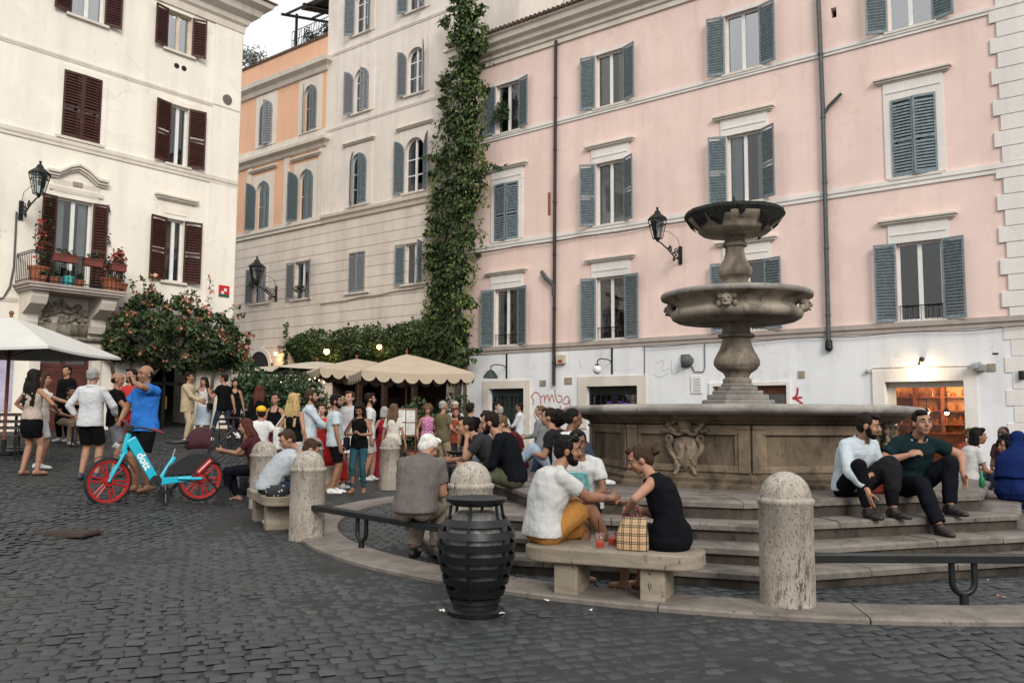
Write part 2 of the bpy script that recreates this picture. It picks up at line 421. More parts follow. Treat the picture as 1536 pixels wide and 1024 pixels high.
# drain grating let into the cobbles on the left
gp = gpt(95, 800)
g = thing('drain_grate', 'rusty slotted drain cover set flush in the cobbles left of the blue bicycle', 'drain', (gp.x, gp.y, gp.z+.012), rad(-4))
b = MB(); b.box(-.34, .34, -.20, .20, -.02, .004); b.build('frame', simple('rusty_iron', (.06, .042, .034), .8, .3), g)
b = MB()
for i in range(9):
    x = -.29+i*.0725; b.box(x-.022, x+.022, -.17, .17, .004, .014)
b.build('grille', simple('rusty_iron', (.06, .042, .034), .8, .3), g)
# ---------------------------------------------------------------- building kit (local: x along the facade, y into the building, z up)
def wall_sheet(root, name, mat, s0, s1, z0, z1, holes, y=0.0, depth=.24):
    b = MB()
    xs = sorted({s0, s1, *[h[0] for h in holes], *[h[1] for h in holes]}); zs = sorted({z0, z1, *[h[2] for h in holes], *[h[3] for h in holes]})
    xs = [x for x in xs if s0 <= x <= s1]; zs = [z for z in zs if z0 <= z <= z1]
    for i in range(len(xs)-1):
        for j in range(len(zs)-1):
            cx, cz = (xs[i]+xs[i+1])/2, (zs[j]+zs[j+1])/2
            if any(h[0] < cx < h[1] and h[2] < cz < h[3] for h in holes): continue
            b.quad((xs[i], y, zs[j]), (xs[i+1], y, zs[j]), (xs[i+1], y, zs[j+1]), (xs[i], y, zs[j+1]))
    for a, c, e, f in holes:
        f2 = min(f, z1); e2 = max(e, z0)
        b.quad((a, y, e2), (a, y, f2), (a, y+depth, f2), (a, y+depth, e2)); b.quad((c, y, f2), (c, y, e2), (c, y+depth, e2), (c, y+depth, f2))
        if f <= z1: b.quad((a, y, f), (c, y, f), (c, y+depth, f), (a, y+depth, f))
        if e > z0: b.quad((c, y, e), (a, y, e), (a, y+depth, e), (c, y+depth, e))
    return b.build(name, mat, root)
def shell(root, mat, s0, s1, z0, z1, deep, name='side_wall'):
    """side and back walls behind a facade sheet"""
    b = MB()
    b.quad((s0, 0, z0), (s0, 0, z1), (s0, deep, z1), (s0, deep, z0)); b.quad((s1, 0, z1), (s1, 0, z0), (s1, deep, z0), (s1, deep, z1))
    b.quad((s1, deep, z0), (s0, deep, z0), (s0, deep, z1), (s1, deep, z1)); return b.build(name, mat, root)
_SH = {}
def shutter_mesh(w, h, style, mat, arch):
    key = (round(w, 3), round(h, 3), style, mat.name, arch)
    if key in _SH: return _SH[key]
    b = MB(); st = .05; t = .02
    hs = h - (w if arch else 0)                     # spring height
    ins = lambda z: 0 if not arch or z <= hs else w - math.sqrt(max(0, w*w-(z-hs)**2))
    def bar(z0, z1): b.box(min(ins(z1), w-.02), w, -t, t, z0, z1)
    b.box(0, st, -t, t, 0, hs if arch else h); b.box(w-st, w, -t, t, 0, h - (.02 if arch else 0))
    rails = [(0, .09)] + ([(h-.07, h)] if not arch else []) + ([(h*.45, h*.45+.09)] if style == 'two' else [])
    for z0, z1 in rails: b.box(st, w-st, -t*.9, t*.9, z0, z1)
    if arch:
        n = 9                                        # curved top rail
        for i in range(n):
            a0, a1 = math.pi/2*i/n, math.pi/2*(i+1)/n
            P = [(w-w*math.cos(a), hs+w*math.sin(a)) for a in (a0, a1)] + [(w-(w-st)*math.cos(a), hs+(w-st)*math.sin(a)) for a in (a1, a0)]
            b.add([(x, -t, z) for x, z in P] + [(x, t, z) for x, z in P], [(0, 1, 2, 3), (7, 6, 5, 4), (0, 4, 5, 1), (3, 2, 6, 7)])
    pitch = .086; z = .12; dz, dy = .031, .021
    while z < h-.06:
        if not any(r0-.02 < z < r1+.02 for r0, r1 in rails):
            x0 = max(st, ins(z+dz)+.02)
            if x0 < w-st-.02:
                b.add([(x0, -dy, z-dz), (w-st, -dy, z-dz), (w-st, dy, z+dz), (x0, dy, z+dz), (x0, -dy, z-dz-.014), (w-st, -dy, z-dz-.014), (w-st, dy, z+dz-.014), (x0, dy, z+dz-.014)],
                      [(0, 1, 2, 3), (7, 6, 5, 4), (0, 4, 5, 1), (3, 2, 6, 7)])
        z += pitch
    me_o = b.build('shutter', mat); me = me_o.data; bpy.data.objects.remove(me_o)
    _SH[key] = me; return me
def add_shutter(win, x, z, w, h, style, mat, ang, right=False, arch=False, y=-.045, label=None):
    me = shutter_mesh(w, h, style, mat, arch)
    o = bpy.data.objects.new('shutter', me); COL.objects.link(o); o.parent = win; o.location = (x, y, z)
    if right: o.scale = (-1, 1, 1)
    o.rotation_euler = (0, 0, rad(ang) if right else -rad(ang))
    if label: o['label'] = label
    return o
def window(root, a, b_, z0, z1, sh=None, sash=m_sash, arch=False, surround=None, lintel=None, sill=.12, curtain=None, swing=0, pane=None, leaf=None, yi=.15, rail=False, mid=None):
    """sh = (style, paint, left angle, right angle); surround = (margin, top margin, paint); lintel = (paint, gap, overhang)"""
    w = b_-a; cx = (a+b_)/2; fr = .065
    m = MB()
    top = z1
    R = w/2; zs = z1-R if arch else z1
    m.box(a, a+fr, yi-.03, yi+.03, z0, zs); m.box(b_-fr, b_, yi-.03, yi+.03, z0, zs)
    m.box(a+fr, b_-fr, yi-.03, yi+.03, z0, z0+fr)
    if arch:
        n = 14
        for i in range(n):
            a0, a1 = math.pi*i/n, math.pi*(i+1)/n
            P = [(cx-R*math.cos(q), zs+R*math.sin(q)) for q in (a0, a1)] + [(cx-(R-fr)*math.cos(q), zs+(R-fr)*math.sin(q)) for q in (a1, a0)]
            m.add([(x, yi-.03, z) for x, z in P] + [(x, yi+.03, z) for x, z in P], [(0, 1, 2, 3), (7, 6, 5, 4), (0, 4, 5, 1), (3, 2, 6, 7)])
    else: m.box(a+fr, b_-fr, yi-.03, yi+.03, z1-fr, z1)
    m.box(cx-.055, cx+.055, yi-.035, yi+.03, z0+fr, z1-fr)
    for zz in (mid or []): m.box(a+fr, b_-fr, yi-.025, yi+.025, zz-.025, zz+.025)
    win = m.build('window', sash, root)
    p = MB()
    if arch:
        pts = [(a+fr/2, z0+fr/2), (b_-fr/2, z0+fr/2)] + [(cx+(R-.02)*math.cos(math.pi*i/14), zs+(R-.02)*math.sin(math.pi*i/14)) for i in range(15)]
        p.add([(x, yi+.005, z) for x, z in pts], [tuple(range(len(pts)))])
    else: p.quad((a+fr/2, yi+.005, z0+fr/2), (b_-fr/2, yi+.005, z0+fr/2), (b_-fr/2, yi+.005, z1-fr/2), (a+fr/2, yi+.005, z1-fr/2))
    p.build('pane', pane or m_glass, win)
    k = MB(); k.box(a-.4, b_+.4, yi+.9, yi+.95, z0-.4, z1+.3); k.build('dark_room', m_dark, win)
    if curtain:
        cm, l, r = curtain
        k = MB(); n = 22
        for x0, x1 in ((a, a+w*l), (b_-w*r, b_)):
            if x1-x0 < .02: continue
            vs = []; fs = []
            for i in range(n+1):
                x = x0+(x1-x0)*i/n; y = yi+.10+.025*math.sin(i*1.9)
                vs += [(x, y, z0), (x, y, z1)]
                if i: fs.append((2*i-2, 2*i, 2*i+1, 2*i-1))
            k.add(vs, fs)
        k.build('curtain', cm, win, smooth=True)
    if sh:
        st, paint, al, ar = sh; lw = leaf or w/2
        add_shutter(win, a, z0, lw, z1-z0, st, paint, al, False, arch); add_shutter(win, b_, z0, lw, z1-z0, st, paint, ar, True, arch)
    if surround:
        mg, tp, sm = surround; k = MB(); yo = -.035
        if arch:
            n = 16; zt = z1+tp
            k.box(a-mg, a, yo, .0, z0-.06, zs); k.box(b_, b_+mg, yo, .0, z0-.06, zs)
            for i in range(n):
                q0, q1 = math.pi*i/n, math.pi*(i+1)/n
                x0, x1 = cx-R*math.cos(q0), cx-R*math.cos(q1); y0, y1 = zs+R*math.sin(q0), zs+R*math.sin(q1)
                k.add([(x0, yo, y0), (x1, yo, y1), (x1, yo, zt), (x0, yo, zt), (x0, yi, y0), (x1, yi, y1)], [(0, 1, 2, 3), (0, 4, 5, 1)])
            k.box(a-mg, a, yo, 0, zs, zt); k.box(b_, b_+mg, yo, 0, zs, zt)
        else:
            k.box(a-mg, a, yo, .0, z0, z1); k.box(b_, b_+mg, yo, .0, z0, z1); k.box(a-mg, b_+mg, yo, 0, z1, z1+tp)
            if tp > .3: k.box(a-mg+.06, b_+mg-.06, yo-.02, yo, z1+tp*.42, z1+tp*.5)
        k.build('surround', sm, win)
    if lintel:
        lm, gap, ov = lintel; k = MB(); zl = z1+gap
        k.box(a-ov, b_+ov, -.16, 0, zl+.10, zl+.17); k.box(a-ov+.05, b_+ov-.05, -.11, 0, zl+.04, zl+.10); k.box(a-ov+.09, b_+ov-.09, -.06, 0, zl, zl+.04)
        k.build('lintel', lm, win, bevel=.012)
    if sill:
        k = MB(); k.box(a-sill, b_+sill, -.09, .10, z0-.07, z0+.004); k.build('sill', m_trim, win)
    if swing:
        k = MB(); L_ = w/2-.08; M_ = Matrix.Translation((a+.07, yi+.04, 0)) @ Matrix.Rotation(rad(swing), 4, 'Z')
        for bx in ((0, .055, z0+fr, z1-fr), (L_-.055, L_, z0+fr, z1-fr), (.055, L_-.055, z0+fr, z0+fr+.06), (.055, L_-.055, z1-fr-.06, z1-fr)): k.box(bx[0], bx[1], -.02, .02, bx[2], bx[3], M_)
        k.build('open_casement', sash, win)
    if rail:
        k = MB(); k.cyl((a, .04, z0+.42), (b_, .04, z0+.42), .014, n=6)
        for i in range(9): k.cyl((a+.04+(w-.08)*i/8, .04, z0), (a+.04+(w-.08)*i/8, .04, z0+.42), .008, n=5)
        k.build('safety_rail', m_iron, win)
    return win
def course(root, name, mat, s0, s1, prof, ends=(0, 0)):
    """a moulding along the facade: prof = [(out, z)] from bottom to top; ends: return the profile round the left/right corner"""
    b = MB(); n = len(prof)
    def ring(s, side):
        return [Vector((s + side*o, -o, z)) for o, z in prof]
    if ends[0]:
        b.add([Vector((s0-o, .9, z)) for o, z in prof] + ring(s0, -1), [(i, n+i, n+i+1, i+1) for i in range(n-1)])
    L = ring(s0, -1 if ends[0] else 0); Rr = ring(s1, 1 if ends[1] else 0)
    b.add(L+Rr, [(i, n+i, n+i+1, i+1) for i in range(n-1)])
    if ends[1]:
        b.add(ring(s1, 1) + [Vector((s1+o, .9, z)) for o, z in prof], [(i, n+i, n+i+1, i+1) for i in range(n-1)])
    else: b.add(ring(s1, 0)+[Vector((s1, 0, prof[-1][1])), Vector((s1, 0, prof[0][1]))], [tuple(range(n+2))])
    if not ends[0]: b.add(ring(s0, 0)+[Vector((s0, 0, prof[-1][1])), Vector((s0, 0, prof[0][1]))], [tuple(range(n+1, -1, -1))])
    return b.build(name, mat, root)
def band(root, name, mat, s0, s1, z0, z1, out):
    return course(root, name, mat, s0, s1, [(0, z0), (out*.6, z0), (out*.6, z0+(z1-z0)*.35), (out, z0+(z1-z0)*.5), (out, z1), (0, z1+.01)])

def lantern_lamp(label, mount, ang, reach, scale=1.0, lit=False, drop=.0, hang=False, mat=m_iron):
    """wrought-iron wall bracket with a tapering glazed lantern; local -y points away from the wall"""
    r = thing('wall_lantern', label, 'street lamp', mount, rad(ang))
    b = MB(); k = scale
    b.box(-.06*k, .06*k, -.02, .0, -.35*k, .2*k)
    b.tube([(0, 0, -.22*k), (0, -.25*reach, -.2*k), (0, -.55*reach, -.02*k), (0, -.85*reach, .10*k), (0, -reach, .14*k)], .022*k, 6)
    for c, rr, tw in (((0, -.2*reach, -.02*k), .13*k, 1), ((0, -.45*reach, .07*k), .09*k, -1), ((0, -.3*reach, -.27*k), .08*k, 1)):
        b.tube([(0, c[1]+rr*(1-i/22)*math.cos(tw*i*.55), c[2]+rr*(1-i/22)*math.sin(tw*i*.55)) for i in range(20)], .014*k, 5)
    for i in range(5): b.ball((0, -(.12+.1*i)*reach, -.17*k+.05*i*k), (.03*k, .05*k, .035*k), 6, 5)
    b.tube([(0, 0, .15*k), (0, -.12*reach, .42*k), (0, -.5*reach, .52*k), (0, -.88*reach, .46*k)], .008*k, 5)
    b.build('bracket', mat, r)
    z0 = .2*k; y = -reach; h = .56*k; rb, rt = .14*k, .27*k
    c = MB()
    c.cyl((0, y, .1*k), (0, y, z0), .03*k, .07*k, 8)
    cn = [(math.cos(rad(30+60*i)), math.sin(rad(30+60*i))) for i in range(6)]
    for cx, cy in cn: c.cyl((cx*rb, y+cy*rb, z0), (cx*rt, y+cy*rt, z0+h), .013*k, n=5)
    for rr, zz in ((rb, z0), (rt, z0+h), ((rb+rt)/2+.03*k, z0+h*.72)):
        for i in range(6):
            p, q = cn[i], cn[(i+1) % 6]; c.cyl((p[0]*rr, y+p[1]*rr, zz), (q[0]*rr, y+q[1]*rr, zz), .013*k, n=5)
    c.lathe([(rt*1.12, z0+h), (rt*.85, z0+h+.07*k), (rt*.42, z0+h+.16*k), (rt*.36, z0+h+.2*k), (rt*.22, z0+h+.26*k), (.02*k, z0+h+.29*k)], 6, (0, y, 0))
    c.ball((0, y, z0+h+.33*k), .04*k, 8, 6)
    c.build('lantern_frame', mat, r)
    g = MB(); g.lathe([(rb*.93, z0+.02*k), (rt*.93, z0+h-.01*k)], 6, (0, y, 0), cap=False); g.build('glazing', m_glass, r)
    e = MB(); e.ball((0, y, z0+h*.55), (.05*k, .05*k, .08*k), 8, 6); e.cyl((0, y, z0+h*.7), (0, y, z0+h), .03*k, n=6)
    e.build('bulb', emit('lit_bulb', (1, .62, .28), 14) if lit else simple('milky_bulb', (.6, .6, .58), .3), r)
    return r

# ================================================================ pink building
PX, PY = at_depth(1400, 500, 22.0).xy
fp = Facade(PX, PY, -38.2)
pink = thing('pink_building', 'long pink stucco building with blue grey shutters and white ground floor behind the fountain', 'building', (PX, PY, 0), rad(-38.2))
S0, S1 = -16.55, 3.4
PCOL = dict(A=-14.33, B=-9.85, C=-5.07, D=-.28); OW = 1.12
PROW = dict(T=(12.08, 13.98), M=(7.95, 10.12), L=(4.02, 6.15))
holes = [(PCOL[c]-OW/2, PCOL[c]+OW/2, *PROW[r]) for c in PCOL for r in PROW]
wall_sheet(pink, 'wall', m_pink, S0, S1, 3.85, 14.95, holes + [(-3.0+.62, -3.0+.78, 12.95, 13.25)])
gh = [(-15.08, -13.47, .15, 2.45), (-10.79, -8.83, 1.05, 2.46), (-6.2, -3.92, 0.02, 2.38), (-1.23, .67, .02, 2.41)]
wall_sheet(pink, 'ground_floor_wall', m_white, S0, S1, -.4, 3.85, gh, y=-.03, depth=.5)
shell(pink, m_pink, S0, S1, -.4, 14.95, 9)
b = MB(); b.box(S0-.15, S1, -.55, 9.3, 15.72, 15.80); 
b.add([(S0-.3, -.62, 15.80), (S1, -.62, 15.80), (S1, 5, 17.3), (S0-.3, 5, 17.3), (S1, 9.5, 15.8), (S0-.3, 9.5, 15.8)], [(0, 1, 2, 3), (3, 2, 4, 5)])
for i in range(int((S1-S0)/.2)):          # rows of curved tiles showing their ends over the cornice
    x = S0-.2+.2*i; b.cyl((x, -.70, 15.83), (x, 5, 17.36), .075, n=7)
b.build('roof', m_roof, pink)
course(pink, 'cornice', m_trim, S0, S1, [(0, 14.85), (.07, 14.85), (.07, 15.02), (.14, 15.06), (.14, 15.2), (.30, 15.28), (.33, 15.42), (.48, 15.5), (.52, 15.68), (.6, 15.72), (.6, 15.8), (0, 15.8)], (1, 0))
band(pink, 'string_course', m_band, S0, S1, 3.74, 4.0, .1)
band(pink, 'string_course', m_trimw, S0, S1, 7.66, 7.90, .07)
band(pink, 'string_course', m_trimw, S0, S1, 11.86, 12.04, .07)
b = MB(); i = 0; z = -.3
while z < 14.8:
    x0 = 1.60 if i % 2 else 1.76; h = .41
    b.box(x0, S1+.03, -.05, 0, z+.012, z+h); z += h; i += 1
b.build('quoins', m_trimw, pink, bevel=.012)
mb_ = m_bluesh
sty = {('T', 'A'): ('slat', 170, 162), ('T', 'B'): ('slat', 168, 160), ('T', 'C'): ('slat', 165, 164), ('T', 'D'): ('slat', 162, 166),
       ('M', 'A'): ('two', 8, 2), ('M', 'B'): ('two', 156, 150), ('M', 'C'): ('two', 158, 150), ('M', 'D'): ('two', 4, 7),
       ('L', 'A'): ('slat', 168, 160), ('L', 'B'): ('slat', 166, 172), ('L', 'C'): ('slat', 168, 166), ('L', 'D'): ('slat', 170, 168)}
for (r, c), (st, al, ar) in sty.items():
    a, e = PCOL[c]-OW/2, PCOL[c]+OW/2; z0, z1 = PROW[r]
    cur = {'TB': (m_curt2, .45, .3), 'MB': (m_curt, .5, .5), 'MC': (m_curt, .35, .2), 'TC': (m_curt, .2, .15), 'LA': (m_curt, .25, .0)}.get(r+c)
    window(pink, a, e, z0, z1, (st, mb_, al, ar), curtain=cur, surround=(.19 if r != 'T' else .09, .5 if r != 'T' else .12, m_trimw),
           lintel=None if r == 'T' else (m_trim, .5, .42), pane=m_glass_sky if (r+c) in ('TC', 'TD') else None, rail=r == 'L', swing={'LA': 62, 'LB': 55, 'TA': 70, 'MC': 40}.get(r+c, 0), sill=.1 if r != 'L' else .08)
# ground-floor openings
def stone_frame(root, a, e, z0, z1, w, mat, y=-.03, out=.05):
    k = MB(); k.box(a-w, a, y-out, y, z0, z1+w); k.box(e, e+w, y-out, y, z0, z1+w); k.box(a, e, y-out, y, z1, z1+w)
    return k.build('stone_frame', mat, root, bevel=.01)
stone_frame(pink, -15.08, -13.47, -.1, 2.45, .30, m_trim); stone_frame(pink, -10.79, -8.83, 1.05, 2.46, .34, m_trim)
stone_frame(pink, -6.2, -3.92, 0, 2.38, .12, m_trimw); stone_frame(pink, -1.23, .67, 0, 2.41, .32, m_trimw)
m_green = simple('dark_green_paint', (.02, .035, .032), .5)
for a, e, z0, z1, nx, nz, pm in ((-15.08, -13.47, .15, 2.45, 8, 8, m_green), (-10.79, -8.83, 1.05, 2.46, 9, 6, m_iron)):
    k = MB(); y = .16
    for x0, x1 in ((a, a+.08), (e-.08, e), ((a+e)/2-.05, (a+e)/2+.05)): k.box(x0, x1, y-.03, y+.03, z0, z1)
    k.box(a, e, y-.031, y+.031, z1-.28, z1); 
    for i in range(1, nx): k.cyl((a+(e-a)*i/nx, y, z0), (a+(e-a)*i/nx, y, z1-.2), .014, n=5)
    for i in range(1, nz): k.cyl((a, y, z0+(z1-z0)*i/nz), (e, y, z0+(z1-z0)*i/nz), .012, n=5)
    w_ = k.build('window', pm, pink)
    k = MB(); k.quad((a, y+.05, z0), (e, y+.05, z0), (e, y+.05, z1), (a, y+.05, z1)); k.build('pane', m_glass, w_)
    k = MB(); k.box(a-.3, e+.3, y+1.0, y+1.04, z0-.3, z1+.3); k.build('dark_room', simple('teal_gloom', (.03, .05, .055), .8), w_)
# purple spray tag on the second window's glass
k = MB(); y = .205
c0 = fp(915, 600)
for pts in ([(912, 588), (919, 601), (921, 590)], [(906, 604), (918, 601), (930, 604), (940, 605)], [(905, 606), (911, 603), (914, 607)]):
    k.tube([(*[fp(u, v)[0]], y, fp(u, v)[1]) for u, v in pts], .03, 5)
k.build('purple_graffiti', simple('purple_spray', (.13, .05, .38), .6), pink)
# shop room with warm light
m_wood = simple('honey_wood', (.42, .21, .09), .45, var=.3, vs=8)
m_woodd = simple('deep_brown_wood', (.20, .065, .022), .5, var=.3)
k = MB(); X0, X1, D = -2.2, 2.4, 3.4
k.quad((X0, .5, 0), (X0, D, 0), (X0, D, 2.6), (X0, .5, 2.6)); k.quad((X1, D, 0), (X1, .5, 0), (X1, .5, 2.6), (X1, D, 2.6))
k.quad((X0, D, 0), (X1, D, 0), (X1, D, 2.6), (X0, D, 2.6)); k.quad((X0, .5, 2.6), (X0, D, 2.6), (X1, D, 2.6), (X1, .5, 2.6)); k.quad((X0, .5, .03), (X1, .5, .03), (X1, D, .03), (X0, D, .03))
shop = k.build('shop_room', m_wood, pink)
k = MB()
for x in (-2.1, -1.2, -.45, .5, 1.4, 2.3): k.box(x-.05, x+.05, D-.36, D-.003, 0, 2.5)
for z in (.45, .85, 1.25, 1.65, 2.05): k.box(X0+.05, X1-.05, D-.35, D-.01, z, z+.04)
k.build('wall_shelves', m_woodd, shop)
rs = random.Random(4); k = MB()
for z in (.49, .89, 1.29, 1.69, 2.09):
    x = X0+.2
    while x < X1-.2:
        h = rs.uniform(.12, .28); r = rs.uniform(.035, .06); k.lathe([(r, 0), (r, h*.65), (r*.35, h*.8), (r*.35, h)], 8, (x, D-.2, z)); x += rs.uniform(.12, .3)
k.build('bottles', [simple('amber_glass', (.25, .09, .02), .2)], shop)
k = MB()
for x in (-1.6, -.2, 1.3): k.box(x-.5, x+.5, D-.33, D-.27, 2.50, 2.56)
k.build('shelf_light', emit('warm_strip', (1, .62, .25), 9), shop)
k = MB(); kb = MB()
for x in (-.55, -.05, .45):
    k.cyl((x, 1.5, 2.6), (x, 1.5, 1.75), .01, n=5); k.lathe([(.03, .12), (.12, 0)], 10, (x, 1.5, 1.62), cap=False); kb.ball((x, 1.5, 1.6), .055, 8, 6)
pl = k.build('pendant_lamp', m_iron, shop); kb.build('pendant_bulb', emit('warm_bulb', (1, .66, .3), 30), shop)
k = MB(); k.box(-1.0, .5, 1.8, 2.3, .03, 1.0); k.box(-1.05, .55, 1.75, 2.35, 1.0, 1.05); k.build('counter', m_woodd, shop)
k = MB(); a, e = -1.23, .67
for x0, x1 in ((a, a+.14), (e-.05, e), (a+.14, a+.2)): k.box(x0, x1, .2, .28, .0, 2.41)
k.box(a, e, .2, .279, 2.26, 2.41); k.build('shopfront_frame', m_trim, pink)
k = MB(); k.quad((a+.2, .24, .02), (e-.05, .24, .02), (e-.05, .24, 2.26), (a+.2, .24, 2.26)); k.build('shopfront_glass', glass_pane('clear_shop_glass', (.97, .97, .97), .35), pink)
def lamp_light(name, loc, col, power, r=.05, parent=None):
    l = bpy.data.lights.new(name, 'POINT'); l.energy = power; l.color = col; l.shadow_soft_size = r
    o = bpy.data.objects.new(name, l); COL.objects.link(o); o.location = loc
    if parent: o.parent = parent
    return o
lamp_light('shop_glow', (0, 2.3, 2.3), (1, .60, .29), 90, .3, pink)
# second opening behind the fountain's stem: brown boarded shop window
k = MB(); k.box(-6.2, -3.92, .2, .26, 2.14, 2.38); k.box(-4.05, -3.92, .19, .27, 0, 2.14); k.box(-5.0, -4.9, .19, .27, 0, 2.14); k.box(-6.2, -6.05, .19, .27, 0, 2.14)
w_ = k.build('window', m_woodd, pink)
k = MB(); k.quad((-6.2, .3, 0), (-3.92, .3, 0), (-3.92, .3, 2.2), (-6.2, .3, 2.2)); k.build('pane', m_glass, w_)
k = MB(); k.box(-6.6, -3.6, 1.2, 1.25, 0, 2.6); k.box(-4.9, -4.1, .9, 1.1, 1.5, 2.0); k.build('dark_room', simple('brown_gloom', (.10, .05, .03), .8), w_)
# downpipes
def downpipe(root, fac, pts, mat, r=.06, out=.11):
    k = MB(); P = [(fac(u, v)[0], -out, fac(u, v)[1]) for u, v in pts]
    k.tube(P, r, 8)
    z = P[-1][2]+.8
    while z < P[0][2]-.5:
        i = next((i for i in range(len(P)-1) if P[i][2] >= z >= P[i+1][2]), 0)
        t = (P[i][2]-z)/max(1e-6, P[i][2]-P[i+1][2]); x = P[i][0]+(P[i+1][0]-P[i][0])*t
        k.cyl((x, -out, z-.03), (x, -out, z+.03), r*1.25, n=8); z += 1.9
    return k, k.build('downpipe', mat, root, smooth=True, flat_angle=40)
downpipe(pink, fp, [(836.5, 63), (835, 300), (833.5, 578)], m_pipe)
downpipe(pink, fp, [(815, 408), (822, 418), (833, 428), (833.8, 445)], m_pipe2, .075)
downpipe(pink, fp, [(1229, -8), (1236, 160), (1245, 515)], m_pipe2, .065)
downpipe(pink, fp, [(1264, 142), (1245, 161), (1238, 172)], m_pipe2, .05)
k = MB(); s, z = fp(1245, 515); k.lathe([(.07, 0), (.10, -.05), (.11, -.25), (.07, -.32)], 10, (s, -.11, z+.1)); k.build('pipe_shoe', m_iron, pink)
k = MB()                                              # cables clipped under the stone band
k.tube([(-8.6+i*.6, -.115-.0*i, 3.70-.03*math.sin(i*1.3)) for i in range(20)], .014, 5)
k.tube([(-8.55, -.05, 3.7), (-8.56, -.05, 2.6), (-8.56, -.05, 1.2)], .012, 5)
k.tube([(-15.9+i*.5, -.09, 7.62-.03*math.sin(i*1.1)) for i in range(19)], .016, 5)
k.build('wall_cable', simple('grey_cable', (.09, .085, .08), .7), pink)
k = MB(); s, z = fp(824, 306); k.box(s-.06, s+.06, -.006, 0, z-.42, z+.42); k.build('filled_slot', simple('rust_red_putty', (.28, .10, .07), .8), pink)
# small wall fittings
m_beige = simple('beige_fitting', (.42, .36, .28), .7); m_plq = simple('stone_plaque', (.30, .24, .18), .8, var=.25)
def wbox(root, fac, name, u0, v0, u1, v1, d, mat, base=.03, bevel=.008):
    s0, za = fac(u0, v1); s1, zb = fac(u1, v0)
    k = MB(); k.box(s0, s1, -base-d, -base, za, zb); return k.build(name, mat, root, bevel=bevel)
wbox(pink, fp, 'address_plaque', 811, 570, 820, 579, .03, m_plq); wbox(pink, fp, 'address_plaque', 848, 566, 859, 576, .03, m_plq)
o = wbox(pink, fp, 'alarm_siren', 838, 532, 850, 546, .14, simple('cream_plastic', (.50, .44, .34), .5))
k = MB(); s, z = fp(844, 541); k.box(s-.09, s+.09, -.175, -.17, z-.07, z+.02); k.build('red_lens', simple('red_lens', (.35, .03, .02), .3), o)
k = MB(); s, z = fp(1034, 541); k.cyl((s, -.03, z), (s, -.3, z), .17, .15, 14); k.ball((s, -.3, z), (.14, .06, .14), 12, 6); k.box(s-.24, s+.05, -.10, -.031, z-.2, z+.2)
k.tube([(s+.1, -.06, z-.15), (s+.2, -.06, z-.35), (s+.5, -.06, z-.36), (s+.55, -.06, z-.2), (s+.55, -.06, z+.5)], .015, 5); k.build('vent_horn', simple('grey_vent', (.10, .10, .10), .5), pink)
# marble plaque with four lines of raised lettering
o = wbox(pink, fp, 'wall_plaque', 1037.5, 564, 1054, 590, .035, m_trimw)
s0, za = fp(1037.5, 590); s1, zb = fp(1054, 564); k = MB(); rs = random.Random(2)
for i in range(5):
    z = zb-.10-(zb-za-.18)*i/4; x = s0+.07+rs.uniform(0, .05)
    while x < s1-.08: wl = rs.uniform(.02, .045); k.box(x, x+wl, -.068, -.066, z-.022, z+.022); x += wl+.016
k.build('lettering', simple('worn_letter_grey', (.33, .32, .31), .8), o)
o = wbox(pink, fp, 'house_number', 1198, 556, 1208, 567, .03, m_plq)
wbox(pink, fp, 'house_number', 1481, 545, 1494, 557, .03, m_plq); wbox(pink, fp, 'vent_slot', 1489, 529, 1498, 532, .01, m_dark)
wbox(pink, fp, 'black_sign', 1529, 556, 1537, 570, .03, m_iron, .1)
k = MB(); s, z = fp(1469, 551); k.box(s-.10, s+.14, -.24, -.03, z-.09, z+.07); k.add([(s-.2, -.42, z+.02), (s-.02, -.45, z+.05), (s+.06, -.1, z+.14), (s-.12, -.08, z+.12), (s-.2, -.42, z-.07), (s-.02, -.45, z-.05), (s+.06, -.1, z+.03), (s-.12, -.08, z+.02)], [(0, 1, 2, 3), (7, 6, 5, 4), (0, 4, 5, 1), (1, 5, 6, 2), (2, 6, 7, 3), (3, 7, 4, 0)])
k.build('security_camera', simple('grey_plastic', (.30, .30, .29), .5), pink)
k = MB(); s, z = fp(1303, 557); k.ball((s, -.1, z), .06, 10, 8); k.cyl((s, -.03, z), (s, -.1, z), .03, n=8)
s2, z2 = fp(1312, 552); s3, z3 = fp(1455, 549); k.tube([(s, -.1, z), (s2, -.05, z2), ((s2+s3)/2, -.05, (z2+z3)/2), (s3, -.05, z3)], .012, 5); k.build('junction_box', m_beige, pink)
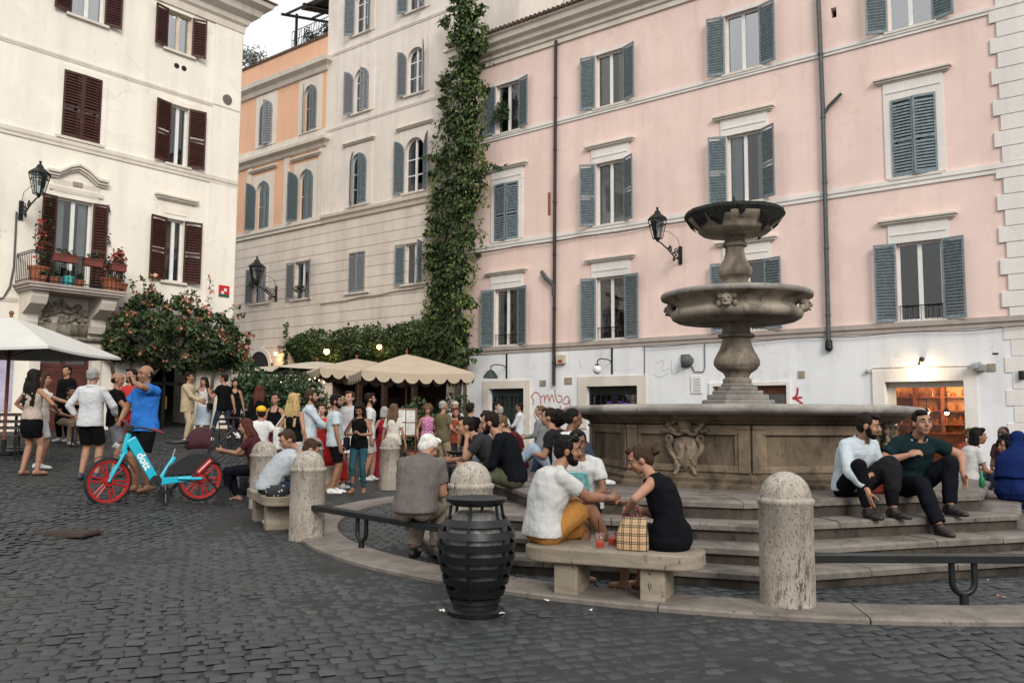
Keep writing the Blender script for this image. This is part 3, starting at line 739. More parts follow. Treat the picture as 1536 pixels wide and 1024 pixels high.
# red spray-can writing
m_red = simple('faded_red_spray', (.48, .17, .15), .8, var=.3, vs=20)
def scrawl(root, fac, name, strokes, r, mat, y=-.036):
    k = MB()
    for st in strokes:
        P = []
        for i in range(len(st)-1):
            p0 = st[max(i-1, 0)]; p1, p2 = st[i], st[i+1]; p3 = st[min(i+2, len(st)-1)]
            for q in range(5):
                t = q/5; P.append(tuple(.5*((2*p1[j]) + (-p0[j]+p2[j])*t + (2*p0[j]-5*p1[j]+4*p2[j]-p3[j])*t*t + (-p0[j]+3*p1[j]-3*p2[j]+p3[j])*t**3) for j in (0, 1)))
        P.append(st[-1]); pts = [fac(*p) for p in P]
        for i in range(len(pts)-1):
            (xa, za), (xb, zb) = pts[i], pts[i+1]; L = math.hypot(xb-xa, zb-za)
            if L < 1e-5: continue
            nx, nz = -(zb-za)/L*r, (xb-xa)/L*r; ex, ez = (xb-xa)/L*r*.6, (zb-za)/L*r*.6
            k.quad((xa-nx-ex, y-.0004*(i % 7), za-nz-ez), (xa+nx-ex, y-.0004*(i % 7), za+nz-ez), (xb+nx+ex, y-.0004*(i % 7), zb+nz+ez), (xb-nx+ex, y-.0004*(i % 7), zb-nz+ez))
    return k.build(name, mat, root)
scrawl(pink, fp, 'red_graffiti', [
    [(798, 594), (801, 601), (800, 607)], [(797, 595), (804, 588), (811, 594), (812, 608)], [(812, 596), (817, 593), (818, 603)], [(818, 600), (822, 592), (825, 602)], [(825, 601), (829, 592), (832, 603)],
    [(833, 583), (834, 594), (838, 603), (843, 601), (843, 594), (838, 593)], [(846, 600), (851, 594), (856, 601), (850, 606), (845, 603)], [(853, 600), (856, 606), (858, 612)],
    [(841, 609), (844, 619), (843, 632)], [(845, 614), (852, 616), (851, 622), (846, 624)], [(855, 624), (862, 620), (868, 632), (871, 642)], [(805, 612), (803, 622), (806, 630)], [(857, 634), (860, 640)]], .021, m_red)
scrawl(pink, fp, 'red_graffiti', [[(1197, 582), (1196, 592), (1191, 598)], [(1190, 597), (1203, 596)], [(1194, 598), (1204, 605)], [(1191, 596), (1198, 600)]], .03, simple('fresh_red_spray', (.45, .04, .05), .7))
scrawl(pink, fp, 'pencil_scribble', [[(985, 545), (996, 541), (994, 556), (1006, 552)], [(980, 560), (990, 566), (1003, 560)], [(1008, 540), (1009, 560), (1020, 556)], [(870, 540), (872, 552)]], .008, simple('grey_scribble', (.45, .45, .45), .9))
# ================================================================ cream building on the left
fl = Facade(-9.358, 28.0, 50.5)
left = thing('cream_building', 'cream building with maroon shutters and a flower balcony on the left of the square', 'building', (fl.x, fl.y, 0), rad(50.5))
LS0, LS1 = -15.0, 0.0
lw = {'T1': (-5.62, -4.68, 13.05, 14.4), 'T2': (-2.68, -1.86, 13.05, 14.35), 'M1': (-5.72, -4.64, 9.38, 11.34), 'M2': (-2.46, -1.84, 9.36, 11.3), 'B1': (-5.72, -4.72, 4.95, 7.6), 'B2': (-2.44, -1.84, 5.6, 7.6),
      'T0': (-9.1, -8.2, 13.05, 14.4), 'M0': (-9.2, -8.15, 9.38, 11.34), 'B0': (-9.2, -8.15, 5.6, 7.6)}
ldoor = (-5.95, -4.55, .9, 3.35); lgap = (-3.05, -1.25, .9, 2.9); lfar = (-9.3, -7.4, .6, 2.9)
wall_sheet(left, 'wall', m_left, LS0, LS1, -.3, 14.7, list(lw.values())+[ldoor, lgap, lfar])
shell(left, m_left, LS0, LS1, -.3, 14.7, 12)
b = MB(); b.box(-1.02, .03, -.03, -.003, -.2, 14.6); b.box(.0, .03, -.03, 1.0, -.2, 14.6); b.build('corner_pilaster', m_left, left)
course(left, 'cornice', m_trim, LS0, LS1, [(0, 14.5), (.06, 14.5), (.08, 14.72), (.16, 14.8), (.2, 14.95), (.42, 15.1), (.5, 15.3), (.72, 15.42), (.78, 15.56), (0, 15.6)], (0, 1))
b = MB(); b.add([(LS0, -.82, 15.57), (.84, -.82, 15.57), (.84, 6, 17.4), (LS0, 6, 17.4), (LS0, -.82, 15.63), (.84, -.82, 15.63), (.84, 6, 17.5), (LS0, 6, 17.5), (.84, 12.8, 15.6), (LS0, 12.8, 15.6)], [(4, 5, 6, 7), (0, 4, 5, 1)[::-1], (1, 5, 6, 2), (7, 6, 8, 9)]); b.build('roof', m_roof, left)
band(left, 'string_course', m_trim, LS0, 0.0, 9.06, 9.30, .06); band(left, 'string_course', m_trim, LS0, 0.0, 11.62, 11.74, .03); band(left, 'string_course', m_trim, LS0, -6.6, 4.46, 4.58, .04); band(left, 'string_course', m_trim, -3.3, 0.0, 4.46, 4.58, .04)
for k_, al, ar, lf in (('T1', 172, 168, .50), ('T2', 168, 160, .46), ('M1', 2, 3, None), ('M2', 166, 168, .55), ('B1', 170, 168, .42), ('B2', 170, 168, .56), ('T0', 170, 170, .5), ('M0', 1, 1, None), ('B0', 150, 150, None)):
    a, e, z0, z1 = lw[k_]
    window(left, a, e, z0, z1, ('two' if k_[0] in 'MB' else 'slat', m_maroon, al, ar), sash=m_sash if k_ != 'T2' else simple('cream_sash_paint', (.62, .52, .38), .5), surround=(.17, .16, m_left) if k_[0] == 'M' else ((.14, .34, m_left) if k_[0] == 'B' else (.08, .08, m_left)), leaf=lf,
           lintel=(m_trim, .55, .42) if k_ in ('B2', 'B0') else None, sill=0 if k_ == 'B1' else .14, pane=m_glass_sky if k_[0] == 'T' else None, curtain=(m_curt, .3, .3) if k_ in ('T1', 'T2', 'B1') else None)
b = MB()                                             # broken pediment over the balcony door
zc = 8.05
P = [(-6.05, 8.12), (-5.75, 8.12), (-5.45, 8.34), (-5.2, 8.44), (-4.95, 8.34), (-4.65, 8.12), (-4.35, 8.12)]
for i in range(len(P)-1):
    (x0, z0), (x1, z1) = P[i], P[i+1]
    for o, dz, th in ((-.20, .14, .07), (-.14, .06, .08), (-.08, 0, .06)):
        b.add([(x0, o, z0+dz), (x1, o, z1+dz), (x1, o, z1+dz+th), (x0, o, z0+dz+th), (x0, 0, z0+dz), (x1, 0, z1+dz), (x1, 0, z1+dz+th), (x0, 0, z0+dz+th)], [(0, 1, 2, 3), (3, 2, 6, 7), (0, 4, 5, 1), (0, 3, 7, 4), (1, 5, 6, 2)])
b.box(-5.95, -4.45, -.06, 0, 7.78, 7.9); b.box(-5.85, -4.55, -.03, 0, 7.9, 8.1); b.build('pediment', m_trim, left)
b = MB(); b.box(-5.32, -5.05, -.05, -.031, 7.98, 8.12); b.build('pediment_tablet', m_plq, left)
# balcony: slab, scroll corbels, carved panel, railing
BA, BB = [Facade(*fl.w(0, 0, 1.0).xy, 50.5)(u_, 430)[0] for u_ in (40, 190)]
b = MB(); b.box(BA+.1, BB-.1, -1.0, 0, 4.74, 4.80); b.box(BA+.05, BB-.05, -1.05, 0, 4.80, 4.88); b.box(BA, BB, -1.08, 0, 4.88, 4.94)
bal = b.build('balcony', m_band, left, bevel=.015)
for x in (BA+.2, BB-.62):
    k = MB(); pts = [(0, 3.75), (-.18, 3.75), (-.25, 3.95), (-.22, 4.15), (-.45, 4.25), (-.75, 4.4), (-.85, 4.6), (-.85, 4.74), (0, 4.74)]
    k.add([(x, y, z) for y, z in pts]+[(x+.42, y, z) for y, z in pts], [tuple(range(9)), tuple(range(17, 8, -1))]+[(i, i+9, (i+1) % 9+9, (i+1) % 9) for i in range(9)])
    k.build('corbel', m_trim, bal)
k = MB(); rs = random.Random(8); k.box(BA+.65, BB-.65, -.10, 0, 3.62, 3.98); k.box(BA+.2, BB-.2, -.16, 0, 3.5, 3.62)
for i in range(46):
    x = rs.gauss((BA+BB)/2, .5); z = 4.32+rs.uniform(-.28, .28)-abs(x-(BA+BB)/2)*.2
    k.ball((x, -.05, z), (rs.uniform(.05, .14), .1, rs.uniform(.05, .12)), 7, 5)
for sx in (-1, 1): k.tube([((BA+BB)/2+sx*(.1+.035*i), -.1, 4.35-.05*math.sin(i*.7)) for i in range(16)], [.07-.003*i for i in range(16)], 6)
k.build('carved_relief', stone('mossy_relief', (.40, .35, .28), (.05, .045, .03), .3, .7), bal, smooth=True)
k = MB()
for x0, y0, x1, y1 in ((BA+.08, -1.0, BB-.08, -1.0), (BA+.08, -1.0, BA+.08, -.01), (BB-.08, -1.0, BB-.08, -.01)):
    for z in (5.02, 5.72, 5.78): k.cyl((x0, y0, z), (x1, y1, z), .016, n=5)
    L = math.hypot(x1-x0, y1-y0); n = int(L/.115)
    for i in range(n+1):
        t = i/n; k.cyl((x0+(x1-x0)*t, y0+(y1-y0)*t, 4.94), (x0+(x1-x0)*t, y0+(y1-y0)*t, 5.78), .009, n=5)
k.build('railing', m_iron, bal)
# front door and its surround
stone_frame(left, ldoor[0], ldoor[1], .5, 3.35, .26, m_trim, y=0, out=.09)
b = MB(); a, e, z0, z1 = ldoor
for x0, x1 in ((a, (a+e)/2-.01), ((a+e)/2+.01, e)):
    b.box(x0, x1, .14, .2, z0, 2.75)
    for za, zb in ((1.05, 1.6), (1.72, 2.65)): b.box(x0+.12, x1-.12, .12, .14, za, zb); b.box(x0+.18, x1-.18, .105, .12, za+.06, zb-.06)
b.box(a, e, .12, .2, 2.75, 2.85); b.box(a, a+.08, .12, .2, 2.85, z1); b.box(e-.08, e, .12, .2, 2.85, z1); b.box(a, e, .12, .2, z1-.08, z1); b.box((a+e)/2-.04, (a+e)/2+.04, .12, .2, 2.85, z1)
dr = b.build('door', simple('red_brown_door', (.085, .022, .015), .5, var=.4), left)
b = MB(); b.ball(((a+e)/2+.1, .08, 1.75), .04, 8, 6); b.build('handle', simple('brass', (.5, .35, .12), .3, .9), dr)
b = MB(); b.quad((a, .17, 2.85), (e, .17, 2.85), (e, .17, z1), (a, .17, z1)); b.build('pane', m_glass, dr)
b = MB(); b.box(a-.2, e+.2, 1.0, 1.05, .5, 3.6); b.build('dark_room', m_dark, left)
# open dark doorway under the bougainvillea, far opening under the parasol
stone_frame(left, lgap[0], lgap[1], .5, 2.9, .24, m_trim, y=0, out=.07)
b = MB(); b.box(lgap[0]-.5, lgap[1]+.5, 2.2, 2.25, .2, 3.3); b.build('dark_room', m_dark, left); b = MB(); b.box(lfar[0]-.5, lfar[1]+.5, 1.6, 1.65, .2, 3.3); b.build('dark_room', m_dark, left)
b = MB(); b.box(-2.2, -2.1, .24, .3, .9, 2.9); b.box(-3.05, -2.98, .24, .3, .9, 2.9); b.box(-1.32, -1.25, .24, .3, .9, 2.9); b.box(-3.05, -1.25, .24, .3, 2.35, 2.45); b.build('door_frame', m_iron, left)
b = MB(); b.box(-2.1, -2.06, .2, .24, 1.6, 2.0); b.build('handle', simple('brass', (.5, .35, .12), .3, .9), left)
stone_frame(left, lfar[0], lfar[1], .4, 2.9, .2, m_trim, y=0, out=.05)
b = MB(); b.box(-7.2, -6.6, -.02, 0, 1.5, 2.9); b.build('lilac_poster', simple('lilac_paper', (.45, .42, .55), .7, var=.2, vs=4), left)
b = MB(); b.box(-3.4, -.9, -.5, 0, .5, .86); b.box(-6.3, -4.2, -.55, 0, .5, .86); b.build('doorstep', m_step, left, bevel=.02)
b = MB(); b.box(-4.08, -3.8, -.04, 0, 1.75, 2.15); b.build('letter_box', simple('yellowed_brass', (.30, .19, .08), .5, .3), left)
b = MB()                                              # cable sagging off the lamp, wall hooks, two vent holes, round badge
cs = [fl(u, v) for u, v in ((24, 318), (22, 360), (20, 400), (14, 430), (4, 447), (-20, 452))]
b.tube([(s, -.04, z) for s, z in cs], .025, 6); b.build('wall_cable', simple('grey_cable', (.09, .085, .08), .7), left)
b = MB()
for u, v in ((265, 99), (276, 103)): s, z = fl(u, v); b.cyl((s, -.006, z), (s, .0, z), .09, n=12)
b.build('vent_hole', m_dark, left)
s, z = fl(340, 150); b = MB(); b.cyl((s, -.06, z), (s, -.03, z), .17, n=18); b.build('round_badge', simple('dull_bronze', (.16, .14, .13), .5, .4), left)
# small square mosaic set in the wall near the corner: red and white tiles over a green row
s, z = fl(335, 437); b = MB(); pat = ["RRRR", "RRWR", "RWRR", "GGGG"]; cell = .10
for j, row in enumerate(pat):
    for i, ch in enumerate(row):
        if ch == '.': continue
        b.m = {'R': 0, 'W': 1, 'G': 2}[ch]; x = s+(i-2)*cell; zz = z+(2-j-1)*cell
        b.box(x+.006, x+cell-.006, -.05, -.031, zz+.006, zz+cell-.006)
b.build('tile_mosaic', [simple('red_tile', (.55, .02, .03), .25), simple('white_tile', (.75, .75, .72), .25), simple('green_tile', (.02, .12, .08), .25)], left)
mt = fl.w(*fl(31, 312), .02); lantern_lamp('black wall lantern on a scrolled bracket beside the balcony of the cream building', mt, 50.5, 1.15, .98)

# ================================================================ orange and greige buildings at the back
BX, BY = -2.0776, 33.5
fb = Facade(BX, BY, -38.0)
orange = thing('orange_building', 'orange building with arched grey shutters seen between the cream and the greige ones', 'building', (BX, BY, 0), rad(-38))
greige = thing('greige_building', 'tall greige building with arched windows, the green creeper climbs its right edge', 'building', (BX, BY, 0), rad(-38))
OS0, OS1, GS1 = -24.0, -8.62, 2.9
arc = lambda c, w, z0, z1: (c-w/2, c+w/2, z0, z1)
OW_ = {'T0': arc(-16.9, 1.05, 15.05, 17.35), 'T1': arc(-13.28, 1.05, 15.05, 17.35), 'T2': arc(-9.8, 1.05, 15.05, 17.35), 'M0': arc(-16.9, 1.1, 10.75, 13.2), 'M1': arc(-13.35, 1.1, 10.75, 13.2), 'M2': arc(-9.95, 1.1, 10.75, 13.2)}
OL = {'l0': (-13.9, -12.85, 7.0, 8.78), 'l1': (-10.6, -9.55, 6.95, 8.75)}
wall_sheet(orange, 'wall', m_orange, OS0, OS1, 10.5, 19.5, list(OW_.values()))
OG = [(-14.05, -12.4, 0, 3.75)]
wall_sheet(orange, 'ground_storey', m_rust, OS0, OS1, -.3, 10.5, list(OL.values())+OG)
shell(orange, m_orange, OS0, OS1-.01, -.3, 19.5, 10)
for k_, (a, e, z0, z1) in OW_.items():
    st = ('slat', m_greysh if k_[0] == 'T' else m_bluedk, 1 if k_[0] == 'T' else 150, 25 if k_[0] == 'T' else 6)
    if k_ == 'T2': st = ('slat', m_greysh, 35, 2)
    window(orange, a, e, z0, z1, st, arch=True, surround=(.34, .36, m_trim), lintel=None if k_[0] == 'T' else (m_trim, .52, .62), sill=.15, mid=[z0+1.2])
for k_, (a, e, z0, z1) in OL.items():
    window(orange, a, e, z0, z1, ('slat', m_greysh, 172, 150 if k_ == 'l1' else 2), sash=m_sash, surround=(.08, .1, m_rust), sill=.25)
band(orange, 'string_course', m_trim, OS0, OS1, 10.36, 10.72, .14)
course(orange, 'string_course', m_trim, OS0, OS1, [(0, 14.05), (.10, 14.1), (.16, 14.25), (.34, 14.36), (.36, 14.5), (.05, 14.52), (.05, 14.95), (0, 14.97)], (0, 1))
course(orange, 'cornice', m_trim, OS0, OS1, [(0, 17.75), (.1, 17.8), (.18, 18.0), (.38, 18.15), (.42, 18.36), (0, 18.4)], (0, 1))
for x in (-14.7, -11.65, -8.66-.35): b = MB(); b.box(x, x+.36, -.05, 0, 10.72, 14.05); b.build('pilaster', m_trim, orange)
b = MB(); b.box(OS0, OS1, -.06, .3, 19.5, 19.62); b.box(OS0, OS1, .3, 10, 19.3, 19.42); b.build('roof', m_roof, orange)
def arch_plate(root, name, mat, a, e, zs, dark_mat):
    """stone arch over a doorway and the dark inside it"""
    R = (e-a)/2; cx = (a+e)/2; k = MB(); n = 18
    for i in range(n):
        q0, q1 = math.pi*i/n, math.pi*(i+1)/n
        pr = lambda r, q, y: (cx-r*math.cos(q), y, zs+r*math.sin(q))
        k.add([pr(R, q0, -.05), pr(R, q1, -.05), pr(R+.22, q1, -.05), pr(R+.22, q0, -.05), pr(R, q0, .2), pr(R, q1, .2), pr(R+.22, q0, 0), pr(R+.22, q1, 0)], [(0, 1, 2, 3), (0, 4, 5, 1), (3, 2, 7, 6)])
    k.box(a-.22, a, -.05, .0, 0, zs); k.box(e, e+.22, -.05, 0, 0, zs); f = k.build(name, mat, root)
    k = MB(); pts = [(cx-(R-.003)*math.cos(math.pi*i/n), -.004, zs+(R-.003)*math.sin(math.pi*i/n)) for i in range(n+1)]; k.add(pts, [tuple(range(n, -1, -1))])
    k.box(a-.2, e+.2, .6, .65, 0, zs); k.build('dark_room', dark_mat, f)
arch_plate(orange, 'arched_doorway', m_trim, -14.05, -12.4, 3.75, m_dark)
# roof terrace of the orange house: steel pergola with a reed mat, railing, planting
ter = MB(); z = 19.62
for x in (-11.6, -8.8):
    for y in (.4, 3.0): ter.box(x-.05, x+.05, y-.05, y+.05, z, z+2.0+(y > 1)*.5)
for x in (-11.9, -10.2, -8.7):
    ter.add([(x-.05, -.3, z+1.75), (x+.05, -.3, z+1.75), (x+.05, 3.6, z+2.7), (x-.05, 3.6, z+2.7), (x-.05, -.3, z+1.87), (x+.05, -.3, z+1.87), (x+.05, 3.6, z+2.82), (x-.05, 3.6, z+2.82)], [(0, 3, 2, 1), (4, 5, 6, 7), (0, 1, 5, 4), (1, 2, 6, 5), (2, 3, 7, 6), (3, 0, 4, 7)])
for y, dz in ((0, 1.9), (1.6, 2.3), (3.2, 2.7)): ter.box(-11.9, -8.6, y-.04, y+.04, z+dz-.02, z+dz+.08)
p = ter.build('roof_pergola', m_iron, orange)
k = MB()
for i in range(26):
    y = .4+i*.12; k.cyl((-11.2, y, z+2.02+.245*y), (-8.75, y, z+2.02+.245*y), .05, n=5)
k.build('reed_mat', simple('weathered_reed', (.10, .08, .06), .9, var=.5, vs=12), p)
k = MB()
for i in range(16): k.cyl((-11.6+i*.19, .15, z), (-11.6+i*.19, .15, z+.95), .012, n=4)
for zz in (.1, .5, .95): k.cyl((-11.6, .15, z+zz), (-8.7, .15, z+zz), .018, n=4)
for i in range(8): k.cyl((-11.6+i*.36, .15, z), (-11.24+i*.36, .15, z+.95), .012, n=4)
k.build('terrace_railing', m_iron, orange)

GW = {'r1a': arc(-6.2, 1.0, 18.95, 21.0), 'r1b': arc(-2.75, 1.0, 19.0, 21.0), 'r2a': arc(-6.15, 1.02, 15.2, 17.25), 'r2b': arc(-2.72, 1.02, 15.25, 17.3), 'r3a': arc(-6.22, 1.1, 10.92, 13.3), 'r3b': arc(-2.7, 1.15, 10.94, 13.3)}
GL = {'l2': (-6.68, -5.65, 6.92, 8.74), 'l3': (-3.15, -2.15, 6.98, 8.72)}
wall_sheet(greige, 'wall', m_greige, OS1, GS1, 10.5, 25.0, list(GW.values()))
GH = [(-10.2, -8.75, 0, 3.1)]
rest = (-7.9, -.7, -.1, 3.3)
wall_sheet(greige, 'ground_storey', m_rust, OS1+.002, GS1, -.3, 10.5, list(GL.values())+[rest])
shell(greige, m_greige, OS1, GS1, -.3, 25.0, 11)
b = MB(); b.box(OS1-.3, GS1+.3, -.4, 11, 25, 25.3); b.build('roof', m_roof, greige)
for k_, (a, e, z0, z1) in GW.items():
    sh_ = {'r1a': ('slat', m_bluesh, 150, 130), 'r1b': ('slat', m_bluesh, 160, 110), 'r2a': ('slat', m_greysh, 160, 8), 'r2b': ('slat', m_greysh, 172, 128), 'r3a': ('slat', m_bluesh, 28, 2), 'r3b': ('slat', m_bluesh, 172, 150)}[k_]
    window(greige, a, e, z0, z1, sh_, arch=True, surround=(.34, .4, m_greige), lintel=(m_trim, .42, .52) if k_[1] == '3' else None, sill=.15, mid=[z0+.75, z0+1.45], curtain=(m_curt, .3, .3) if k_ == 'r3b' else None)
for k_, (a, e, z0, z1) in GL.items():
    window(greige, a, e, z0, z1, ('slat', m_bluesh if k_ == 'l3' else m_greysh, 170 if k_ == 'l3' else 2, 112 if k_ == 'l3' else 2), surround=(.1, .1, m_rust), sill=.3, curtain=(m_curt, .3, .2) if k_ == 'l3' else None)
course(greige, 'string_course', m_trim, OS1, GS1, [(0, 10.34), (.08, 10.36), (.12, 10.5), (.2, 10.58), (.22, 10.7), (0, 10.74)], (0, 0))
band(greige, 'string_course', m_greige, OS1, GS1, 14.72, 14.86, .05); band(greige, 'string_course', m_greige, OS1, GS1, 18.36, 18.5, .05)
b = MB(); b.tube([(-8.6+i*.35, -.05, 6.55+.012*i+.02*math.sin(i)) for i in range(20)], .02, 5); b.build('wall_cable', simple('grey_cable', (.09, .085, .08), .7), greige)
# dim restaurant room behind the parasols: back wall, posts, chalk boards
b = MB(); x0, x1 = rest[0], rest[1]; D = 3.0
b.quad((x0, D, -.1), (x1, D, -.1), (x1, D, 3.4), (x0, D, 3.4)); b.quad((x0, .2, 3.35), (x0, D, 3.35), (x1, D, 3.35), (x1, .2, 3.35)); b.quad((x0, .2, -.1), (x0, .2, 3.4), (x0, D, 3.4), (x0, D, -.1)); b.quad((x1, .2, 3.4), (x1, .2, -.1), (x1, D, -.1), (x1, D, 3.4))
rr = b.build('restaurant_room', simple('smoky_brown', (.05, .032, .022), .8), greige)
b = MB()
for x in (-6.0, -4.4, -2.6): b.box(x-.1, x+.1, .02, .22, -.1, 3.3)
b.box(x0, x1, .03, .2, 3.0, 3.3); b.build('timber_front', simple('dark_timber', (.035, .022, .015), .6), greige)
for i, (x, z) in enumerate(((-6.8, 1.4), (-5.2, 1.5), (-3.5, 1.35))):
    b = MB(); b.box(x-.35, x+.35, D-.06, D-.02, z, z+.9); b.build('picture_frame', simple('old_picture', (.14, .09, .05), .6, var=.5, vs=5), rr)
# pale rear block with a terrace parapet showing above the pink roof
back = thing('rear_block', 'pale plain upper block rising behind the pink roof at the top', 'building', (BX, BY, 0), rad(-38))
b = MB(); b.box(2.95, 8.6, 3, 12, 0, 24.5); b.build('wall', stucco('chalky_wall', (.62, .60, .56), (.4, .37, .33), .3), back)
b = MB(); b.box(2.9, 8.7, 2.9, 12, 24.5, 24.7); b.build('roof', m_roof, back)
for lab, (u, v), rc in (('black wall lantern reaching from the rusticated wall below the arched windows', (415, 430), 1.15),):
    s, z = fb(u, v); lantern_lamp(lab, fb.w(s, z-.25, .02), -38, rc, 1.4)
s, z = fp(1021, 374); lantern_lamp('black wall lantern on the pink wall beside the fountain bowls', fp.w(s, z-.12, .02), -38.2, 1.5, 1.05)
# swan-neck lamps on the pink building's ground floor
def swan(label, fac, u, v, u2, v2, shade, ang, lit=False):
    s, z = fac(u, v); r = thing('swan_neck_lamp', label, 'wall lamp', fac.w(s, z, .035), rad(ang))
    k = MB(); k.box(-.03, .03, -.02, 0, -.35, .55); s2, z2 = fac(u2, v2); 
    k.tube([(0, -.02, .05), (0, -.3, .12), (0, -.7, .12), (0, -.9, .05), (0, -.92, -.1)], .02, 6); k.build('bracket', m_iron, r)
    k = MB()
    if shade == 'bell': k.lathe([(.05, 0), (.14, -.06), (.24, -.2), (.28, -.3)], 14, (0, -.92, -.08), cap=False); k.build('lamp_shade', m_green, r, smooth=True)
    elif shade == 'globe': k.lathe([(.06, .03), (.08, -.02)], 10, (0, -.92, -.1)); k.build('lamp_cap', m_iron, r); k = MB(); k.ball((0, -.92, -.25), .15, 14, 10); k.build('globe', simple('milk_glass', (.7, .7, .68), .25), r, smooth=True)
    return r
swan('dark green bell lamp on a thin bracket over the barred doorway', fp, 761, 553, 0, 0, 'bell', -38.2)
swan('white globe lamp on a thin bracket over the barred window', fp, 919, 545, 0, 0, 'globe', -38.2)
s, z = fp(1384, 545); r = thing('wall_lamp', 'small lit spotlight glowing above the shop entrance', 'wall lamp', fp.w(s, z, .035), rad(-38.2))
k = MB(); k.ball((0, -.05, .1), .07, 10, 8); k.tube([(0, -.05, .1), (-.02, -.2, .06), (-.03, -.25, -.02)], .02, 6); k.lathe([(.03, .06), (.06, 0)], 10, (-.03, -.25, -.07)); k.build('fixture', m_iron, r)
k = MB(); k.ball((-.03, -.25, -.11), .06, 10, 8); k.build('bulb', emit('wall_bulb', (1, .72, .4), 40), r, smooth=True)
lamp_light('bulb_glow', (-.03, -.27, -.22), (1, .68, .36), 14, .06, r)
# ================================================================ fountain: stepped octagonal platform, basin, two bowls
fo = thing('stone_fountain', 'octagonal stone fountain with two stacked bowls on a stepped platform', 'fountain', (FC.x, FC.y, 0))
def loc2(poly): return [(x-FC.x, y-FC.y) for x, y in poly]
STEPS = [(1.02, .14), (.68, .29), (.34, .45), (0.0, .62)]
rs = random.Random(11)
for li, (off, zt) in enumerate(STEPS):
    zb = ([-.1]+[s_[1] for s_ in STEPS])[li] - .02
    outer = loc2(poly_offset(PLAT, off)); core = loc2(poly_offset(PLAT, off-.035)); inner = loc2(poly_offset(PLAT, off-.62 if li < 3 else -1.25))
    b = MB(); n = 8
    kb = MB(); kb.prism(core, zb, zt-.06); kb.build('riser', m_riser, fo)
    for i in range(n):
        A, B = Vector(outer[i]), Vector(outer[(i+1) % n]); C_, D = Vector(inner[i]), Vector(inner[(i+1) % n]); L = (B-A).length
        m = max(2, round(L/.95)); cuts = [0]+sorted((k+rs.uniform(-.18, .18))/m for k in range(1, m))+[1]
        for k in range(m):
            g = .004/L; t0, t1 = cuts[k]+(g if k else 0), cuts[k+1]-(g if k < m-1 else 0); dz = rs.uniform(-.006, .006); do = rs.uniform(-.008, .008)
            nrm = Vector(((B-A).y, -(B-A).x)).normalized()*do
            p = [A.lerp(B, t0)+nrm, A.lerp(B, t1)+nrm, C_.lerp(D, t1), C_.lerp(D, t0)]
            # worn, rounded nosing along the outer edge
            q = [A.lerp(B, t0).lerp(C_.lerp(D, t0), .05), A.lerp(B, t1).lerp(C_.lerp(D, t1), .05)]
            vs = [(p[0].x, p[0].y, zt-.062), (p[1].x, p[1].y, zt-.062), (p[0].x, p[0].y, zt-.018+dz), (p[1].x, p[1].y, zt-.018+dz), (q[0].x, q[0].y, zt+dz), (q[1].x, q[1].y, zt+dz), (p[2].x, p[2].y, zt+dz*.5), (p[3].x, p[3].y, zt+dz*.5), (p[2].x, p[2].y, zt-.062), (p[3].x, p[3].y, zt-.062)]
            b.add(vs, [(0, 1, 3, 2), (2, 3, 5, 4), (4, 5, 6, 7), (0, 2, 4, 7, 9), (1, 8, 6, 5, 3), (0, 9, 8, 1)])
    if li == 3: b.prism(loc2(poly_offset(PLAT, -1.0)), zt-.05, zt-.004)
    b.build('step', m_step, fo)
TH0 = -11.0
def ang(k): return rad(TH0+45*k)
def ov(R, k, z=0): return Vector((R*math.sin(ang(k)), -R*math.cos(ang(k)), z))
def oct_rings(prof, cap=True):
    return [[ov(R, k, z) for k in range(8)] for R, z in prof]
b = MB()
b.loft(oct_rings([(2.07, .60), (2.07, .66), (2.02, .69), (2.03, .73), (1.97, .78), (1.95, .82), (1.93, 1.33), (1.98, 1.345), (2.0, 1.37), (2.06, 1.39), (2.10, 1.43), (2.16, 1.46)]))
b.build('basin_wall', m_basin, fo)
b = MB()
for k in range(8):
    A, B = ov(1.945, k), ov(1.945, k+1); t = (B-A).normalized(); n_ = Vector((t.y, -t.x, 0)); L = (B-A).length
    def slab(s0, s1, z0, z1, o0, o1):
        v = [A+t*s0+n_*o0, A+t*s1+n_*o0, A+t*s1+n_*o1, A+t*s0+n_*o1]
        b.add([Vector((p.x, p.y, z0)) for p in v]+[Vector((p.x, p.y, z1)) for p in v], [(0, 3, 2, 1), (4, 5, 6, 7), (0, 1, 5, 4), (1, 2, 6, 5), (2, 3, 7, 6), (3, 0, 4, 7)])
    pw = .13
    slab(0.0, pw, .80, 1.33, -.06, .045); slab(L-pw, L, .80, 1.33, -.06, .045)          # corner pilasters
    slab(pw, L-pw, 1.22, 1.33, -.06, .035); slab(pw, L-pw, .80, .88, -.06, .035)
    slab(pw, pw+.05, .88, 1.22, -.06, .022); slab(L-pw-.05, L-pw, .88, 1.22, -.06, .022)
    slab(-.005, pw+.015, 1.285, 1.325, .02, .062); slab(L-pw-.015, L+.005, 1.285, 1.325, .02, .062)
b.build('basin_panels', stone('panel_stone', (.25, .19, .13), (.03, .022, .015), .5, .66, (1.1, 1.1, .55), .75), fo, bevel=.01)
b = MB()
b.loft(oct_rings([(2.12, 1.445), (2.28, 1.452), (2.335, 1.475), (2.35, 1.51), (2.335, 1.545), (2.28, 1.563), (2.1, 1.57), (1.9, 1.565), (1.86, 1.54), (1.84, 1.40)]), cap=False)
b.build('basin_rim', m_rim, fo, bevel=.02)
b = MB(); b.add([ov(1.86, k, 1.46) for k in range(8)], [tuple(range(8))]); 
t_ = NT('fountain_water'); t_.set(.05, 0, .5); t_.color((.012, .02, .018)); t_.bump(t_.noise(6, 3), .15, .02); b.build('water', t_.mat, fo)
m_crest = stone('crest_stone', (.25, .195, .14), (.022, .017, .012), .4, .75, (2, 2, 1.2), .75)
